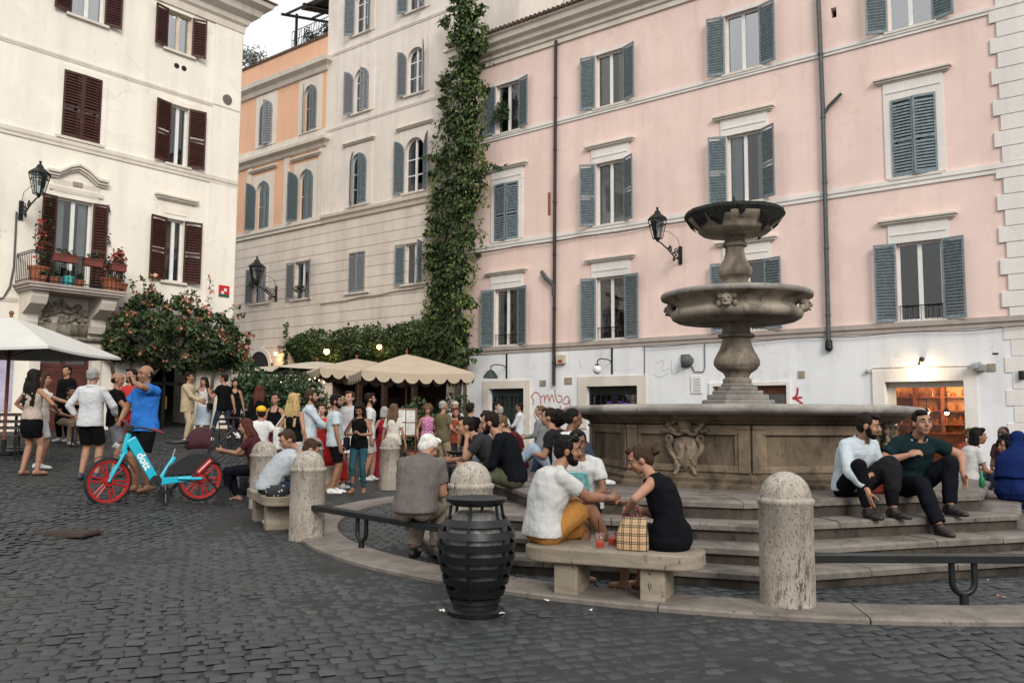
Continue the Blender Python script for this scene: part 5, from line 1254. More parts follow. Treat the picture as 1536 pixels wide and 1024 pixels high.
    k.add([p0-n_, p1-n_, p1+n_, p0+n_, p0-n_+Vector((0, .008, 0)), p1-n_+Vector((0, .008, 0)), p1+n_+Vector((0, .008, 0)), p0+n_+Vector((0, .008, 0))], [(0, 1, 2, 3), (7, 6, 5, 4), (0, 4, 5, 1), (1, 5, 6, 2), (2, 6, 7, 3), (3, 7, 4, 0)]); st = k.build('red_sticker', rd, r)
    k = MB(); rs = random.Random(1); q = .03
    while q < (p1-p0).length-.03:
        c = p0+t_*q+Vector((0, .0095, 0)); e = n_.normalized()*.011; f_ = t_*.006; k.quad(c-e-f_, c-e+f_, c+e*rs.uniform(.6, 1)+f_, c+e-f_); q += .021
    k.build('lettering', simple('white_lettering', (.8, .8, .8), .4), st)
    k = MB(); pts = [(WB+(R+.03)*math.cos(rad(q)), 0, R+(R+.03)*math.sin(rad(q))) for q in range(35, 165, 8)]
    for i in range(len(pts)-1): (x0, _, z0), (x1, _, z1) = pts[i], pts[i+1]; k.add([(x0, -.04, z0), (x0, .04, z0), (x1, .04, z1), (x1, -.04, z1), (x0, -.04, z0+.008), (x0, .04, z0+.008), (x1, .04, z1+.008), (x1, -.04, z1+.008)], [(0, 1, 2, 3), (7, 6, 5, 4), (0, 4, 5, 1), (1, 5, 6, 2), (2, 6, 7, 3), (3, 7, 4, 0)])
    k.build('front_mudguard', bk, r)
    k = MB(); hx, hz = X(187), Z(640); k.cyl((X(187), 0, Z(650)), (hx, 0, hz), .022, n=8)
    k.tube([(X(231), .30, Z(645)), (X(215), .29, Z(641)), (X(197), .18, Z(637)), (hx, 0, hz), (X(188), -.18, Z(632)), (X(184), -.29, Z(628)), (X(188), -.31, Z(627))], .014, 8); k.box(hx-.05, hx+.06, -.06, .06, hz-.02, hz+.05); k.build('handlebar', bk, r)
    for y, u0, v0, u1, v1 in ((.295, 231, 646, 213, 640), (-.30, 190, 628, 180, 627)):
        k = MB(); k.cyl((X(u0), y, Z(v0)), (X(u1), y, Z(v1)), .02, n=10); k.build('grip', simple('dark_red_grip', (.16, .02, .025), .6), r)
    k = MB(); k.cyl((X(229), -.05, Z(722)), (X(229), .06, Z(722)), .075, n=20); k.cyl((X(229), .07, Z(722)), (X(240), .07, Z(736)), .014, n=6); k.box(X(243), X(236), .06, .15, Z(738)-.012, Z(738)+.012); k.cyl((X(229), -.07, Z(722)), (X(218), -.07, Z(708)), .014, n=6); k.build('crank', bk, r)
    k = MB(); k.cyl((X(243), .06, Z(728)), (X(243), .14, .0), .014, n=6); k.box(X(246), X(240), .1, .18, 0, .015); k.build('kickstand', bk, r)
    k = MB(); k.cyl((X(172), 0, Z(668)), (X(166), 0, Z(664)), .04, .045, 10); k.build('headlight', simple('lens_grey', (.4, .4, .4), .2), r)
bike()
# pushchair with a dark red hood parked behind the bicycle
p = at_depth(296, 660, 12.4); r = thing('pushchair', 'black pushchair with a dark red hood behind the blue bicycle', 'pushchair', (p.x, p.y, gz(p.x, p.y)+.012), rad(200))
mr = simple('dark_red_fabric', (.035, .005, .007), .8, var=.2)
k = MB(); rings = []
for j in range(10):
    a = rad(8+j*13); rings.append([(-.06+.25*math.cos(a)*(.75+.25*math.sin(q)), .2*math.cos(q), .74+.34*math.sin(a)*(math.sin(q)**.7)+.0) for q in np.linspace(.02, math.pi-.02, 12)])
k.loft(rings, cap=False); k.build('hood', mr, r, smooth=True)
k = MB(); k.loft([[(x, .2*math.cos(q), z+.06*math.sin(q)) for q in np.linspace(0, 6.283, 12)[:-1]] for x, z in ((-.22, .95), (-.18, .7), (-.05, .5), (.2, .48), (.35, .46))]); k.build('seat', simple('black_fabric', (.02, .02, .022), .85), r, smooth=True)
k = MB()
for y in (-.24, .24): k.tube([(-.48, y, 1.02), (-.4, y, .95), (.1, y, .40), (.42, y, .1)], .014, 6); k.tube([(-.38, y, .1), (.0, y, .52), (.25, y, .56)], .014, 6)
k.cyl((-.48, -.24, 1.02), (-.48, .24, 1.02), .02, n=8); k.cyl((-.38, -.24, .1), (-.38, .24, .1), .012, n=6); k.build('frame', m_iron, r)
for x in (-.38, .42):
    for y in (-.27, .27): k = MB(); k.cyl((x, y-.02, .1), (x, y+.02, .1), .1, n=18); k.build('wheel', m_iron, r)
# ================================================================ plants: thousands of small folded leaves per plant
def leafmat(name, cols, rough=.55):
    t = NT(name); t.set(rough, 0, .35); g = t.node('ShaderNodeNewGeometry'); n = len(cols)
    c = t.ramp(g.outputs['Random Per Island'], [(i/(n-1), cc) for i, cc in enumerate(cols)])
    c = t.mix(t.ramp(t.noise(1.1, 3), [(.35, 0), (.7, .45)]), c, tuple(x*1.5 for x in cols[-1])); t.color(c)
    t.p.inputs['Transmission Weight'].default_value = 0.0; return t.mat
m_ivy = leafmat('creeper_leaves', [(.007, .016, .007), (.016, .038, .012), (.030, .064, .018), (.066, .10, .028)])
m_ivy2 = leafmat('creeper_young_leaves', [(.035, .07, .018), (.09, .13, .03), (.16, .18, .05)])
m_boug = leafmat('bougainvillea_leaves', [(.010, .020, .010), (.020, .040, .016), (.036, .066, .022), (.075, .10, .035)])
m_flow = leafmat('coral_bracts', [(.36, .09, .06), (.46, .15, .095), (.50, .24, .16)])
m_redf = leafmat('red_blossom', [(.34, .02, .03), (.46, .04, .05), (.40, .10, .06)])
m_pot = leafmat('shrub_leaves', [(.008, .020, .010), (.018, .042, .016), (.04, .07, .025)])
m_bark = simple('vine_bark', (.075, .055, .04), .9, var=.4, bump=.5, bs=25)
def leaves(name, mat, parent, pts, size, seed=1, droop=.6, outdir=None, aspect=.55, kind=None):
    """pts: (n,3) array in the parent's frame; every leaf is a folded diamond"""
    r = np.random.RandomState(seed); P = np.asarray(pts, float); n = len(P)
    d = r.normal(0, 1, (n, 3)); d[:, 2] -= droop*1.6
    if outdir is not None: d += np.asarray(outdir)[None]*.7
    d /= np.linalg.norm(d, axis=1)[:, None]
    q = r.normal(0, 1, (n, 3)); u = np.cross(d, q); u /= np.linalg.norm(u, axis=1)[:, None]; w = np.cross(d, u)
    L = size*r.uniform(.6, 1.35, n)[:, None]; W = L*aspect*r.uniform(.8, 1.2, (n, 1))
    a = P; m = P + d*L*.5 + w*L*.10; t = P + d*L - w*L*.08; l = P + d*L*.45 + u*W*.5 - w*L*.02; rr = P + d*L*.45 - u*W*.5 - w*L*.02
    V = np.stack([a, l, m, rr, t], 1).reshape(-1, 3); f = np.array([[0, 1, 2], [0, 2, 3], [2, 1, 4], [2, 4, 3]]); Fc = (f[None] + (np.arange(n)*5)[:, None, None]).reshape(-1, 3)
    me = bpy.data.meshes.new(name); me.vertices.add(len(V)); me.vertices.foreach_set('co', V.ravel()); me.loops.add(Fc.size); me.loops.foreach_set('vertex_index', Fc.ravel().astype(np.int32)); me.polygons.add(len(Fc)); me.polygons.foreach_set('loop_start', np.arange(0, Fc.size, 3, dtype=np.int32)); me.update(calc_edges=True); me.materials.append(mat)
    o = bpy.data.objects.new(name, me); COL.objects.link(o); o.parent = parent; return o
def creeper_points(outline, n, seed, depth_fn, thick, ragged=12):
    """outline: (v, u_left, u_right) down the facade; points spread in a bulging, clumpy volume"""
    r = random.Random(seed); pts = []; vs = [o[0] for o in outline]; tot = 0
    while len(pts) < n and tot < n*12:
        tot += 1; v = r.uniform(vs[0], vs[-1]); k = max(i for i in range(len(vs)) if vs[i] <= v); k = min(k, len(vs)-2); t = (v-vs[k])/(vs[k+1]-vs[k])
        ul = outline[k][1]+(outline[k+1][1]-outline[k][1])*t; ur = outline[k][2]+(outline[k+1][2]-outline[k][2])*t
        e = ragged*mnoise.noise(V3((v*.045, seed, 0))) + ragged*.7*mnoise.noise(V3((v*.13, seed, 5))); e2 = ragged*mnoise.noise(V3((v*.05, seed+9, 0))) + ragged*.7*mnoise.noise(V3((v*.15, seed+9, 5)))
        u = r.uniform(ul+e-4, ur+e2+4); s = (u-ul-e)/max(4, ur+e2-ul-e)
        if mnoise.noise(V3((u*.055, v*.055, seed))) + .35*mnoise.noise(V3((u*.16, v*.16, seed))) < -.15 and r.random() < .85: continue
        bulge = thick*(max(.06, 1-(2*s-1)**2))**.5; lump = .65+.6*mnoise.noise(V3((u*.05, v*.05, seed+3)))
        off = depth_fn(u) + bulge*lump*r.random()**.45
        f = Facade(*fb.w(0, 0, off).xy, -38); st, z = f(u, v); pts.append(fb.w(st, z, off))
    return pts
dfn = lambda u: .12 + 1.45*sstep((u-655)/40)
ivy = thing('climbing_creeper', 'tall green creeper climbing up the corner between the greige and the pink building', 'climbing plant', fb.w(-.4, 0, .5))
iv = lambda pts: np.array([tuple(V3(p)-V3(ivy.location)) for p in pts])
col = [(-45, 686, 710), (0, 684, 708), (30, 678, 720), (60, 682, 726), (78, 686, 714), (110, 677, 716), (150, 670, 718), (200, 664, 718), (250, 658, 722), (300, 652, 716), (345, 648, 704), (390, 645, 700), (430, 650, 698), (470, 648, 696), (500, 642, 700), (520, 662, 700), (545, 684, 698)]
leaves('foliage', m_ivy, ivy, iv(creeper_points(col, 17000, 3, dfn, .62, 30)), .19, 3, 1.2, (-.62, -.79, 0))
tips = creeper_points([(a, b-10, c+8) for a, b, c in col], 1500, 4, lambda u: dfn(u)+.15, .75, 18); leaves('young_leaves', m_ivy2, ivy, iv(tips), .15, 5, .9, (-.62, -.79, 0))
k = MB()
for j in range(7):
    pts = []
    for i in range(24):
        v = 628-26*i; kk = max([q for q in range(len(col)) if col[q][0] <= max(-45, v)] or [0]); cu = .5*(col[kk][1]+col[kk][2]) + (j-3)*3.2 + 4*math.sin(i*.6+j*1.7); off = dfn(cu)-.02+.1*math.sin(i+j); f = Facade(*fb.w(0, 0, off).xy, -38); s_, z_ = f(cu, v); pts.append(tuple(fb.w(s_, z_, off)-ivy.location))
    k.tube(pts, [.06-.0022*i for i in range(24)], 6)
k.build('stem', m_bark, ivy)
rs = random.Random(12); hang = []
for _ in range(60):
    v0 = rs.uniform(20, 480); k_ = max(i for i in range(len(col)) if col[i][0] <= v0); u0 = (col[k_][1]-rs.uniform(0, 16)) if rs.random() < .6 else col[k_][2]+rs.uniform(0, 12)
    for j in range(rs.randint(8, 22)): u = u0+2.5*math.sin(j*.5)+rs.uniform(-1.5, 1.5); v = v0+j*1.6; off = dfn(u)+.35; f = Facade(*fb.w(0, 0, off).xy, -38); s_, z_ = f(u, v); hang.append(fb.w(s_, z_, off))
leaves('trailing_shoots', m_ivy2, ivy, iv(hang), .14, 8, 1.0)
vin = thing('restaurant_vine', 'thick green vine spreading sideways over the restaurant wall above the parasols', 'climbing plant', fb.w(-6, 0, .6))
vv = lambda pts: np.array([tuple(V3(p)-V3(vin.location)) for p in pts])
def hv_points(n, seed):
    r = random.Random(seed); out = []; tp = [(432, 508), (450, 499), (470, 491), (500, 496), (520, 490), (545, 484), (575, 488), (600, 482), (640, 476), (700, 480)]; bt = [(432, 525), (450, 545), (480, 540), (500, 545), (560, 548), (640, 540), (660, 560), (700, 560)]
    def I(t, u):
        for (a, b), (c, d) in zip(t, t[1:]):
            if a <= u <= c: return b+(d-b)*(u-a)/(c-a)
        return t[-1][1]
    while len(out) < n:
        u = r.uniform(428, 702); a, b = I(tp, u)+5*mnoise.noise(V3((u*.08, seed, 2))), I(bt, u)+9*mnoise.noise(V3((u*.07, seed, 0))); s = r.random()**.8; v = a+(b-a)*s
        if mnoise.noise(V3((u*.06, v*.07, seed))) < -.25 and r.random() < .8: continue
        off = .15+.75*math.sin(math.pi*min(1, s*.8+.15))*(.7+.5*mnoise.noise(V3((u*.05, v*.06, 1))))*r.random()**.4 + .9*sstep((u-640)/50); f = Facade(*fb.w(0, 0, off).xy, -38); st, z = f(u, v); out.append(fb.w(st, z, off))
    return out
leaves('foliage', m_ivy, vin, vv(hv_points(11000, 21)), .17, 21, .7, (-.62, -.79, 0)); leaves('young_leaves', m_ivy2, vin, vv(hv_points(900, 22)), .14, 22, .8, (-.62, -.79, .3))
k = MB()
for j in range(3): k.tube([tuple(fb.w(-11.5+.6*i, 4.4+.12*j+.12*math.sin(i*.7+j), .2) - vin.location) for i in range(20)], .035, 5)
k.build('stem', m_bark, vin)
# ---- lit lamps among the vine and on the wall, string of little bulbs
def globe_lamp(label, u, v, off, r=.13, st=22, pw=10):
    s, z = fb(u, v); f = Facade(*fb.w(0, 0, off).xy, -38); s, z = f(u, v); t = thing('wall_lamp', label, 'wall lamp', fb.w(s, z, off), rad(-38))
    k = MB(); k.ball((0, 0, 0), r, 12, 9); k.build('globe', emit('amber_globe', (1, .50, .18), st), t, smooth=True)
    k = MB(); k.lathe([(r*.8, r*.75), (r*.5, r*1.05), (.02, r*1.2)], 12); k.tube([(0, 0, r*1.1), (0, .1, r*1.5), (0, off, r*1.4)], .02, 6); k.build('bracket', m_iron, t); lamp_light('lamp_glow', (0, -.1, -r*1.6), (1, .6, .28), pw, .1, t); return t
globe_lamp('glowing amber globe lamp at the left end of the vine by the arched doorway', 414, 530, .25, .09, 6, 10)
globe_lamp('glowing amber globe lamp in the middle of the vine', 490, 527, 1.05, .13, 7, 26)
globe_lamp('glowing amber globe lamp in the vine above the widest parasol', 569, 520, 1.05, .11, 6, 20)
sl_ = thing('string_lights', 'string of small warm bulbs in front of the dark restaurant', 'string lights', at_depth(448, 571, 25.5)); P = []
for i in range(11): p = at_depth(414+7.2*i, 570+3*math.sin(i*1.4), 25.5+.15*i)-sl_.location; P.append(p)
k = MB(); k.tube([P[0]+V3((0, 0, .08))]+[p+V3((0, 0, .06)) for p in P]+[P[-1]+V3((.4, 0, .2))], .008, 4); k.build('wire', m_iron, sl_)
for p in P: k = MB(); k.ball(p, .024, 8, 6); k.build('bulb', emit('fairy_bulb', (1, .72, .4), 5), sl_)
# ---- bougainvillea on the cream building
bo = thing('bougainvillea', 'dark bushy bougainvillea with coral flowers over the doorway of the cream building', 'climbing shrub', fl.w(-2.2, .85, .5))
fo_ = lambda off: Facade(*fl.w(0, 0, off).xy, 50.5)
def boug(n, seed, edge=0, thin=False):
    r = random.Random(seed); out = []; tp = [(160, 505), (170, 478), (190, 455), (210, 440), (240, 444), (270, 447), (300, 462), (330, 470), (350, 488), (372, 512)]; bt = [(160, 520), (180, 545), (200, 540), (230, 545), (260, 553), (300, 555), (340, 553), (360, 552), (372, 540)]
    def I(t, u):
        for (a, b), (c, d) in zip(t, t[1:]):
            if a <= u <= c: return b+(d-b)*(u-a)/(c-a)
        return t[-1][1]
    while len(out) < n:
        u = r.uniform(158, 373); a, b = I(tp, u)+9*mnoise.noise(V3((u*.07, seed*0+2, 2)))-edge, I(bt, u)+10*mnoise.noise(V3((u*.06, 7, 0)))+edge*.4; s = r.random(); v = a+(b-a)*s
        m_ = mnoise.noise(V3((u*.045, v*.05, 4)))
        if m_ + .5*mnoise.noise(V3((u*.13, v*.14, 9))) < -.10 and r.random() < .9: continue
        if thin and mnoise.noise(V3((u*.06, v*.06, 14))) < .16: continue
        e = min(1, (u-156)/30, (375-u)/22); off = .15+1.35*max(.12, e)*math.sin(math.pi*min(1, s*.75+.18))*(.75+.5*m_)*r.random()**.4; f = fo_(off); st, z = f(u, v); out.append(V3(fl.w(st, z, off))-bo.location)
    return np.array([tuple(p) for p in out])
leaves('foliage', m_boug, bo, boug(9500, 1), .15, 31, .45, (.77, -.64, 0)); leaves('blossom', m_flow, bo, boug(620, 2, 5, True) + np.array([(.10, -.08, .03)]), .09, 32, .3, (.77, -.64, .2), .9)
rs = random.Random(15); ex = []; exf = []
for u0, v0, du, dv in ((232, 450, -4, -42), (225, 445, -16, -36), (314, 470, 2, -58), (262, 448, 18, -8), (330, 470, 30, -12), (345, 478, 26, -8), (205, 445, -8, -26), (362, 500, 16, 4), (300, 465, -6, -20), (285, 452, 6, -16), (365, 520, 10, 20), (350, 492, 14, 30), (355, 505, 10, 34), (345, 500, 20, 24), (228, 432, 6, 10), (218, 436, 10, 8), (340, 520, 24, 16), (178, 470, -12, 6), (172, 520, -10, 18)):
    for j in range(34):
        t = j/34; f = fo_(.55); s_, z_ = f(u0+du*t+rs.gauss(0, 1.4), v0+dv*t+rs.gauss(0, 1.4)); (exf if rs.random() < (.45 if dv < -30 or u0 > 360 else .15) else ex).append(tuple(V3(fl.w(s_, z_, .55))-bo.location))
leaves('long_shoots', m_boug, bo, ex, .13, 33, .3); leaves('shoot_blossom', m_flow, bo, exf, .13, 34, .2, None, .9)
k = MB()
for j, (s0, s1, zz) in enumerate(((-3.75, -2.4, 4.6), (-3.6, -3.4, 4.9), (-3.85, -4.3, 4.4), (-3.7, -1.4, 4.2), (-.9, -.6, 4.2))):
    pts = []
    for i in range(12): t = i/11; pts.append(tuple(V3(fl.w(s0+(s1-s0)*t**1.6+.06*math.sin(i*1.3+j), .6+(zz-.6)*t, .22+.25*t+.04*math.sin(i*1.7))) - bo.location))
    k.tube(pts, [.085-.005*i for i in range(12)], 7)
k.build('trunk', m_bark, bo, smooth=True)
# ---- pots and plants on the balcony
m_terra = simple('terracotta', (.34, .12, .06), .8, var=.3); m_redbox = simple('red_brown_planter', (.15, .04, .03), .75, var=.25); m_cyanpot = simple('turquoise_pot', (.06, .42, .42), .5)
def pot(label, s, out, z, r, h, mat, plant=None, ph=.5, pn=160, pr=.25, box=None, flower=0, name='flower_pot'):
    t = thing(name, label, 'plant pot', fl.w(s, z, out), rad(50.5), 'pots on the balcony'); k = MB()
    if box: k.box(-box, box, -.10, .10, 0, h); k.box(-box-.015, box+.015, -.115, .115, h-.04, h)
    else: k.lathe([(r*.72, 0), (r*.95, h*.85), (r*1.06, h*.86), (r*1.06, h), (r*.92, h), (r*.9, h*.9)], 18)
    k.build('pot', mat, t, bevel=.006 if box else 0)
    if plant:
        rr = np.random.RandomState(int(abs(s)*97)); q = rr.normal(0, 1, (pn, 3)); q /= np.linalg.norm(q, axis=1)[:, None]; q *= rr.uniform(.2, 1, (pn, 1)); q = q*np.array([(box or pr), pr*.7, ph/2]) + np.array([0, 0, h+ph*.45])
        leaves('foliage', plant, t, q, .09, int(abs(s)*31), .2)
        if flower: leaves('blossom', m_redf, t, q[:flower]*1.06+np.array([(0, 0, .03)]), .085, int(abs(s)*37), .1, None, .9)
        k = MB()
        for j in range(4): k.tube([(.03*j-.05, 0, h*.8), (.06*j-.1, .02*j, h+ph*.3), (.1*j-.15, 0, h+ph*.7)], .008, 4)
        k.build('stems', m_bark, t)
    return t
sU = lambda u, o=.0: Facade(*fl.w(0, 0, o).xy, 50.5)(u, 420)[0]
pot('tall terracotta pot with a red flowering climber at the left end of the balcony', sU(57, .45), .45, 4.94, .26, .5, m_terra, m_pot, 1.5, 170, .16, flower=110)
pot('wide red brown planter hung on the railing at the left of the balcony door', sU(96, 1.08), 1.08, 5.55, .1, .22, m_redbox, m_pot, .18, 60, .1, .30)
pot('red brown planter hung on the railing in the middle of the balcony', sU(138, 1.08), 1.08, 5.54, .1, .22, m_redbox, m_pot, .16, 50, .1, .25)
pot('red brown planter with red flowers hung on the right part of the railing', sU(176, 1.08), 1.08, 5.50, .1, .22, m_redbox, m_pot, .5, 110, .1, .21, flower=60)
pot('turquoise pot standing on the balcony floor', sU(103, .85), .85, 4.94, .15, .27, m_cyanpot, m_pot, .25, 60, .12)
pot('small terracotta pot left of the turquoise one', sU(82, .85), .85, 4.94, .13, .2, m_terra, m_pot, .25, 60, .12)
pot('smallest terracotta pot near the left corner of the balcony floor', sU(64, .9), .9, 4.94, .11, .19, m_terra, m_pot, .2, 50, .1)
pot('squat terracotta pot right of the turquoise one', sU(119, .85), .85, 4.94, .14, .2, m_terra, m_pot, .22, 60, .12)
pot('big round terracotta pot near the right end of the balcony', sU(166, .5), .5, 4.94, .28, .42, m_terra, m_pot, .75, 190, .22, flower=70)
pot('terracotta pot with a tall thin shrub in the right corner of the balcony', sU(181, .6), .6, 4.94, .2, .3, m_terra, m_pot, 1.0, 140, .16, flower=50)
cl_ = []; rs = random.Random(3)
for s0 in (sU(68), sU(153)):
    for j in range(150): t = rs.random(); cl_.append((s0+.09*math.sin(t*14)+rs.gauss(0, .03), 5.3+2.3*t, .06+rs.random()*.06))
ct = thing('climbing_plant', 'thin climbing plant trained up both sides of the balcony door', 'climbing plant', fl.w(-5.2, 4.94, .1)); leaves('foliage', m_boug, ct, [tuple(V3(fl.w(*p))-ct.location) for p in cl_], .085, 41, .3)
k = MB()
for s0 in (sU(68), sU(153)): k.tube([tuple(V3(fl.w(s0+.05*math.sin(i*1.1), 4.95+.22*i, .05))-ct.location) for i in range(13)], .008, 4)
k.build('stem', m_bark, ct)
# ---- other greenery
def bush(name, label, base, rx, ry, h, mat, n, size, seed, z0=0.15, trunk=True, cat='plant', potr=None, group=None):
    t = thing(name, label, cat, base, 0, group); r = np.random.RandomState(seed); c = r.normal(0, 1, (9, 3)); c /= np.linalg.norm(c, axis=1)[:, None]; c *= np.array([rx, ry, h*.42])*r.uniform(.35, .75, (9, 1)); q = []
    for i in range(n): k_ = c[r.randint(9)]; d = r.normal(0, 1, 3); d /= np.linalg.norm(d); q.append(k_ + d*np.array([rx*.5, ry*.5, h*.24])*r.uniform(.5, 1)**.5)
    q = np.array(q) + np.array([0, 0, z0+h*.5]); leaves('foliage', mat, t, q, size, seed, .4)
    if trunk:
        k = MB(); 
        for j in range(3): k.tube([(.02*j, 0, 0), (.05*j-.05, .03*j, z0+h*.25), (c[j][0]*.6, c[j][1]*.6, z0+h*.5+c[j][2]*.6)], [.04, .03, .012], 6)
        k.build('trunk', m_bark, t)
    if potr: k = MB(); k.lathe([(potr*.75, 0), (potr, .36), (potr*1.08, .37), (potr*1.08, .44), (potr*.9, .44)], 18); k.build('pot', m_terra, t)
    return t
def atg(u, Y): p = at_depth(u, 640, Y); return (p.x, p.y, gz(p.x, p.y))
bush('potted_shrub', 'tall dark potted shrub at the left end of the restaurant', atg(378, 25.0), .75, .6, 2.2, m_pot, 1500, .14, 51, .3, potr=.3, group='potted shrubs of the restaurant')
bush('potted_shrub', 'wide dark potted shrub behind the blonde woman', atg(424, 24.4), .9, .6, 2.1, m_pot, 1700, .14, 52, .3, potr=.3, group='potted shrubs of the restaurant')
bush('potted_shrub', 'dark potted shrub behind the man with the brown beard', atg(462, 25.2), .7, .6, 2.0, m_pot, 1200, .14, 53, .3, potr=.3, group='potted shrubs of the restaurant')
bush('potted_shrub', 'big leafy potted shrub beside the menu stand', atg(628, 23.5), .7, .6, 1.7, m_pot, 1300, .15, 54, .35, potr=.3, group='potted shrubs of the restaurant')
bush('potted_shrub', 'bushy potted shrub at the corner of the pink building', atg(678, 27.5), .6, .5, 2.2, m_ivy, 1100, .14, 55, .3, potr=.28, group='potted shrubs of the restaurant')
s_, z_ = fb(385, 428); bush('window_plant', 'straggly plant on the sill behind the wall lantern', fb.w(s_, z_-.35, .2), .3, .2, .7, m_ivy, 170, .11, 56, .1, False); s_, z_ = fb(457, 437); bush('window_plant', 'small flowering plant on the sill of the open shuttered window', fb.w(s_, z_-.2, .2), .42, .2, .45, m_ivy, 200, .11, 57, .1, False)
s_, z_ = fp(757, 165); bush('window_plant', 'green creeper hanging inside the top left window of the pink building', fp.w(s_-.1, z_-.75, .05), .36, .12, 1.35, m_ivy, 420, .12, 58, .1, False)
s_, z_ = fp(720, 382); bush('wall_tuft', 'small dark tuft of weeds on the stone band beside the creeper', fp.w(s_, z_-.15, .12), .14, .1, .26, m_ivy, 70, .09, 59, .02, False)
for i, (x, lab) in enumerate(((-10.8, 'left potted plant on the orange roof terrace'), (-9.4, 'right potted plant on the orange roof terrace'))): p = fb.w(x, 19.62, -.8); bush('terrace_plant', lab, tuple(p), .5, .5, 1.1, m_ivy, 350, .13, 60+i, .1, True)
p = at_depth(384, 100, 60.0); t = thing('tree', 'thin tree top showing between the cream and orange roofs', 'tree', (p.x, p.y, 0)); r = np.random.RandomState(9); q = r.normal(0, 1, (1500, 3))*np.array([1.1, 1.0, 1.1]); cl2 = r.normal(0, 1, (14, 3))*np.array([1.2, 1.0, 1.0]); q = cl2[r.randint(0, 14, 1500)] + r.normal(0, .32, (1500, 3)); leaves('crown', leafmat('hazy_leaves', [(.06, .08, .06), (.10, .12, .09), (.16, .17, .14)]), t, q + np.array([0, 0, p.z]), .24, 9, .2)
k = MB(); k.tube([(0, 0, 0), (.1, 0, p.z*.5), (0, .1, p.z-1.2), (.1, 0, p.z+.3)], [.4, .3, .15, .05], 8)
for j in range(7): k.tube([(0, .05, p.z-1.4), tuple(cl2[j]*.5+np.array([0, 0, p.z-.5])), tuple(cl2[j]+np.array([0, 0, p.z]))], [.09, .05, .015], 5)
k.build('trunk', m_bark, t)
# ================================================================ people: one skinned surface per body, clothes and hair as children
V3 = Vector
def cloth(name, col, rough=.85, fold=.7, pattern=None):
    key = ('cloth', name, col)
    if key in _MC: return _MC[key]
    t = NT(name); t.set(rough, 0, .06)
    n = t.noise(5, 4); c = t.mix(t.ramp(n, [(.3, 0), (.7, 1)]), tuple(x*.86 for x in col), tuple(min(1, x*1.08) for x in col))
    if pattern == 'floral':
        v = t.node('ShaderNodeTexVoronoi'); v.inputs['Scale'].default_value = 26; t.l.new(t.tc.outputs['Object'], v.inputs['Vector'])
        c = t.mix(t.ramp(v.outputs['Distance'], [(.25, 1), (.4, 0)]), c, (.62, .55, .58)); c = t.mix(t.ramp(t.noise(22, 2), [(.55, 0), (.62, .8)]), c, (.25, .10, .22))
    t.color(c)
    h = t.math('ADD', t.noise(7, 3, .5, t.coord((1, 1, .55)), 1.2), t.math('MULTIPLY', t.noise(300, 2), .06)); t.bump(h, fold, .03)
    _MC[key] = t.mat; return t.mat
def skinm(col):
    key = ('skin', col)
    if key in _MC: return _MC[key]
    t = NT('skin'); t.set(.5, 0, .35)
    n = t.noise(14, 4); t.color(t.mix(t.ramp(n, [(.3, 0), (.7, 1)]), (col[0]*.86, col[1]*.80, col[2]*.78), (col[0]*1.06, col[1]*1.04, col[2]*1.0)))
    t.p.inputs['Subsurface Weight'].default_value = .0; t.bump(t.noise(90, 3), .08, .004); _MC[key] = t.mat; return t.mat
def hairm(col):
    key = ('hair', col)
    if key in _MC: return _MC[key]
    t = NT('hair'); t.set(.62, 0, .15); n = t.noise(22, 4, .6, t.coord((3, 3, .5)), .8)
    t.color(t.mix(t.ramp(n, [(.3, 0), (.75, 1)]), tuple(x*.55 for x in col), tuple(min(1, x*1.5) for x in col))); t.bump(n, .8, .012); _MC[key] = t.mat; return t.mat
SKIN = dict(fair=(.45, .28, .205), mid=(.35, .19, .125), tan=(.28, .145, .088), brown=(.17, .085, .052), dark=(.09, .045, .03))
HAIR = dict(black=(.005, .004, .004), dark=(.011, .007, .005), brown=(.045, .024, .013), auburn=(.075, .022, .014), blond=(.42, .29, .13), grey=(.30, .29, .27), white=(.62, .60, .56), light=(.11, .066, .036))
m_eyew = simple('eye_white', (.30, .27, .24), .3); m_iris = simple('dark_iris', (.02, .013, .01), .2); m_lip = simple('lips', (.30, .12, .095), .5); m_lens = simple('dark_lens', (.01, .01, .012), .15)
BAKE = []
def bake_add(mb, name, mat, parent, voxel, smooth=3, disp=0):
    me = bpy.data.meshes.new(name); me.from_pydata([tuple(v) for v in mb.v], [], mb.f); me.materials.append(mat)
    o = bpy.data.objects.new(name, me); COL.objects.link(o); o.parent = parent
    m = o.modifiers.new('r', 'REMESH'); m.mode = 'VOXEL'; m.voxel_size = voxel; m.use_smooth_shade = True
    if smooth: s = o.modifiers.new('s', 'SMOOTH'); s.factor = .5; s.iterations = smooth
    if disp:
        tx = bpy.data.textures.get('folds') or bpy.data.textures.new('folds', 'CLOUDS'); tx.noise_scale = .13; tx.noise_depth = 2
        d = o.modifiers.new('d', 'DISPLACE'); d.texture = tx; d.strength = disp; d.mid_level = .5; d.texture_coords = 'GLOBAL'
    BAKE.append(o); return o
def bake_all():
    bpy.context.view_layer.update(); dg = bpy.context.evaluated_depsgraph_get()
    new = []
    for o in BAKE: new.append(bpy.data.meshes.new_from_object(o.evaluated_get(dg)))
    for o, me in zip(BAKE, new):
        o.modifiers.clear(); old = o.data; me.name = o.name
        if not me.materials: me.materials.append(old.materials[0])
        if len(me.polygons) > 3: o.data = me
        me.polygons.foreach_set('use_smooth', [True]*len(me.polygons))
    BAKE.clear()
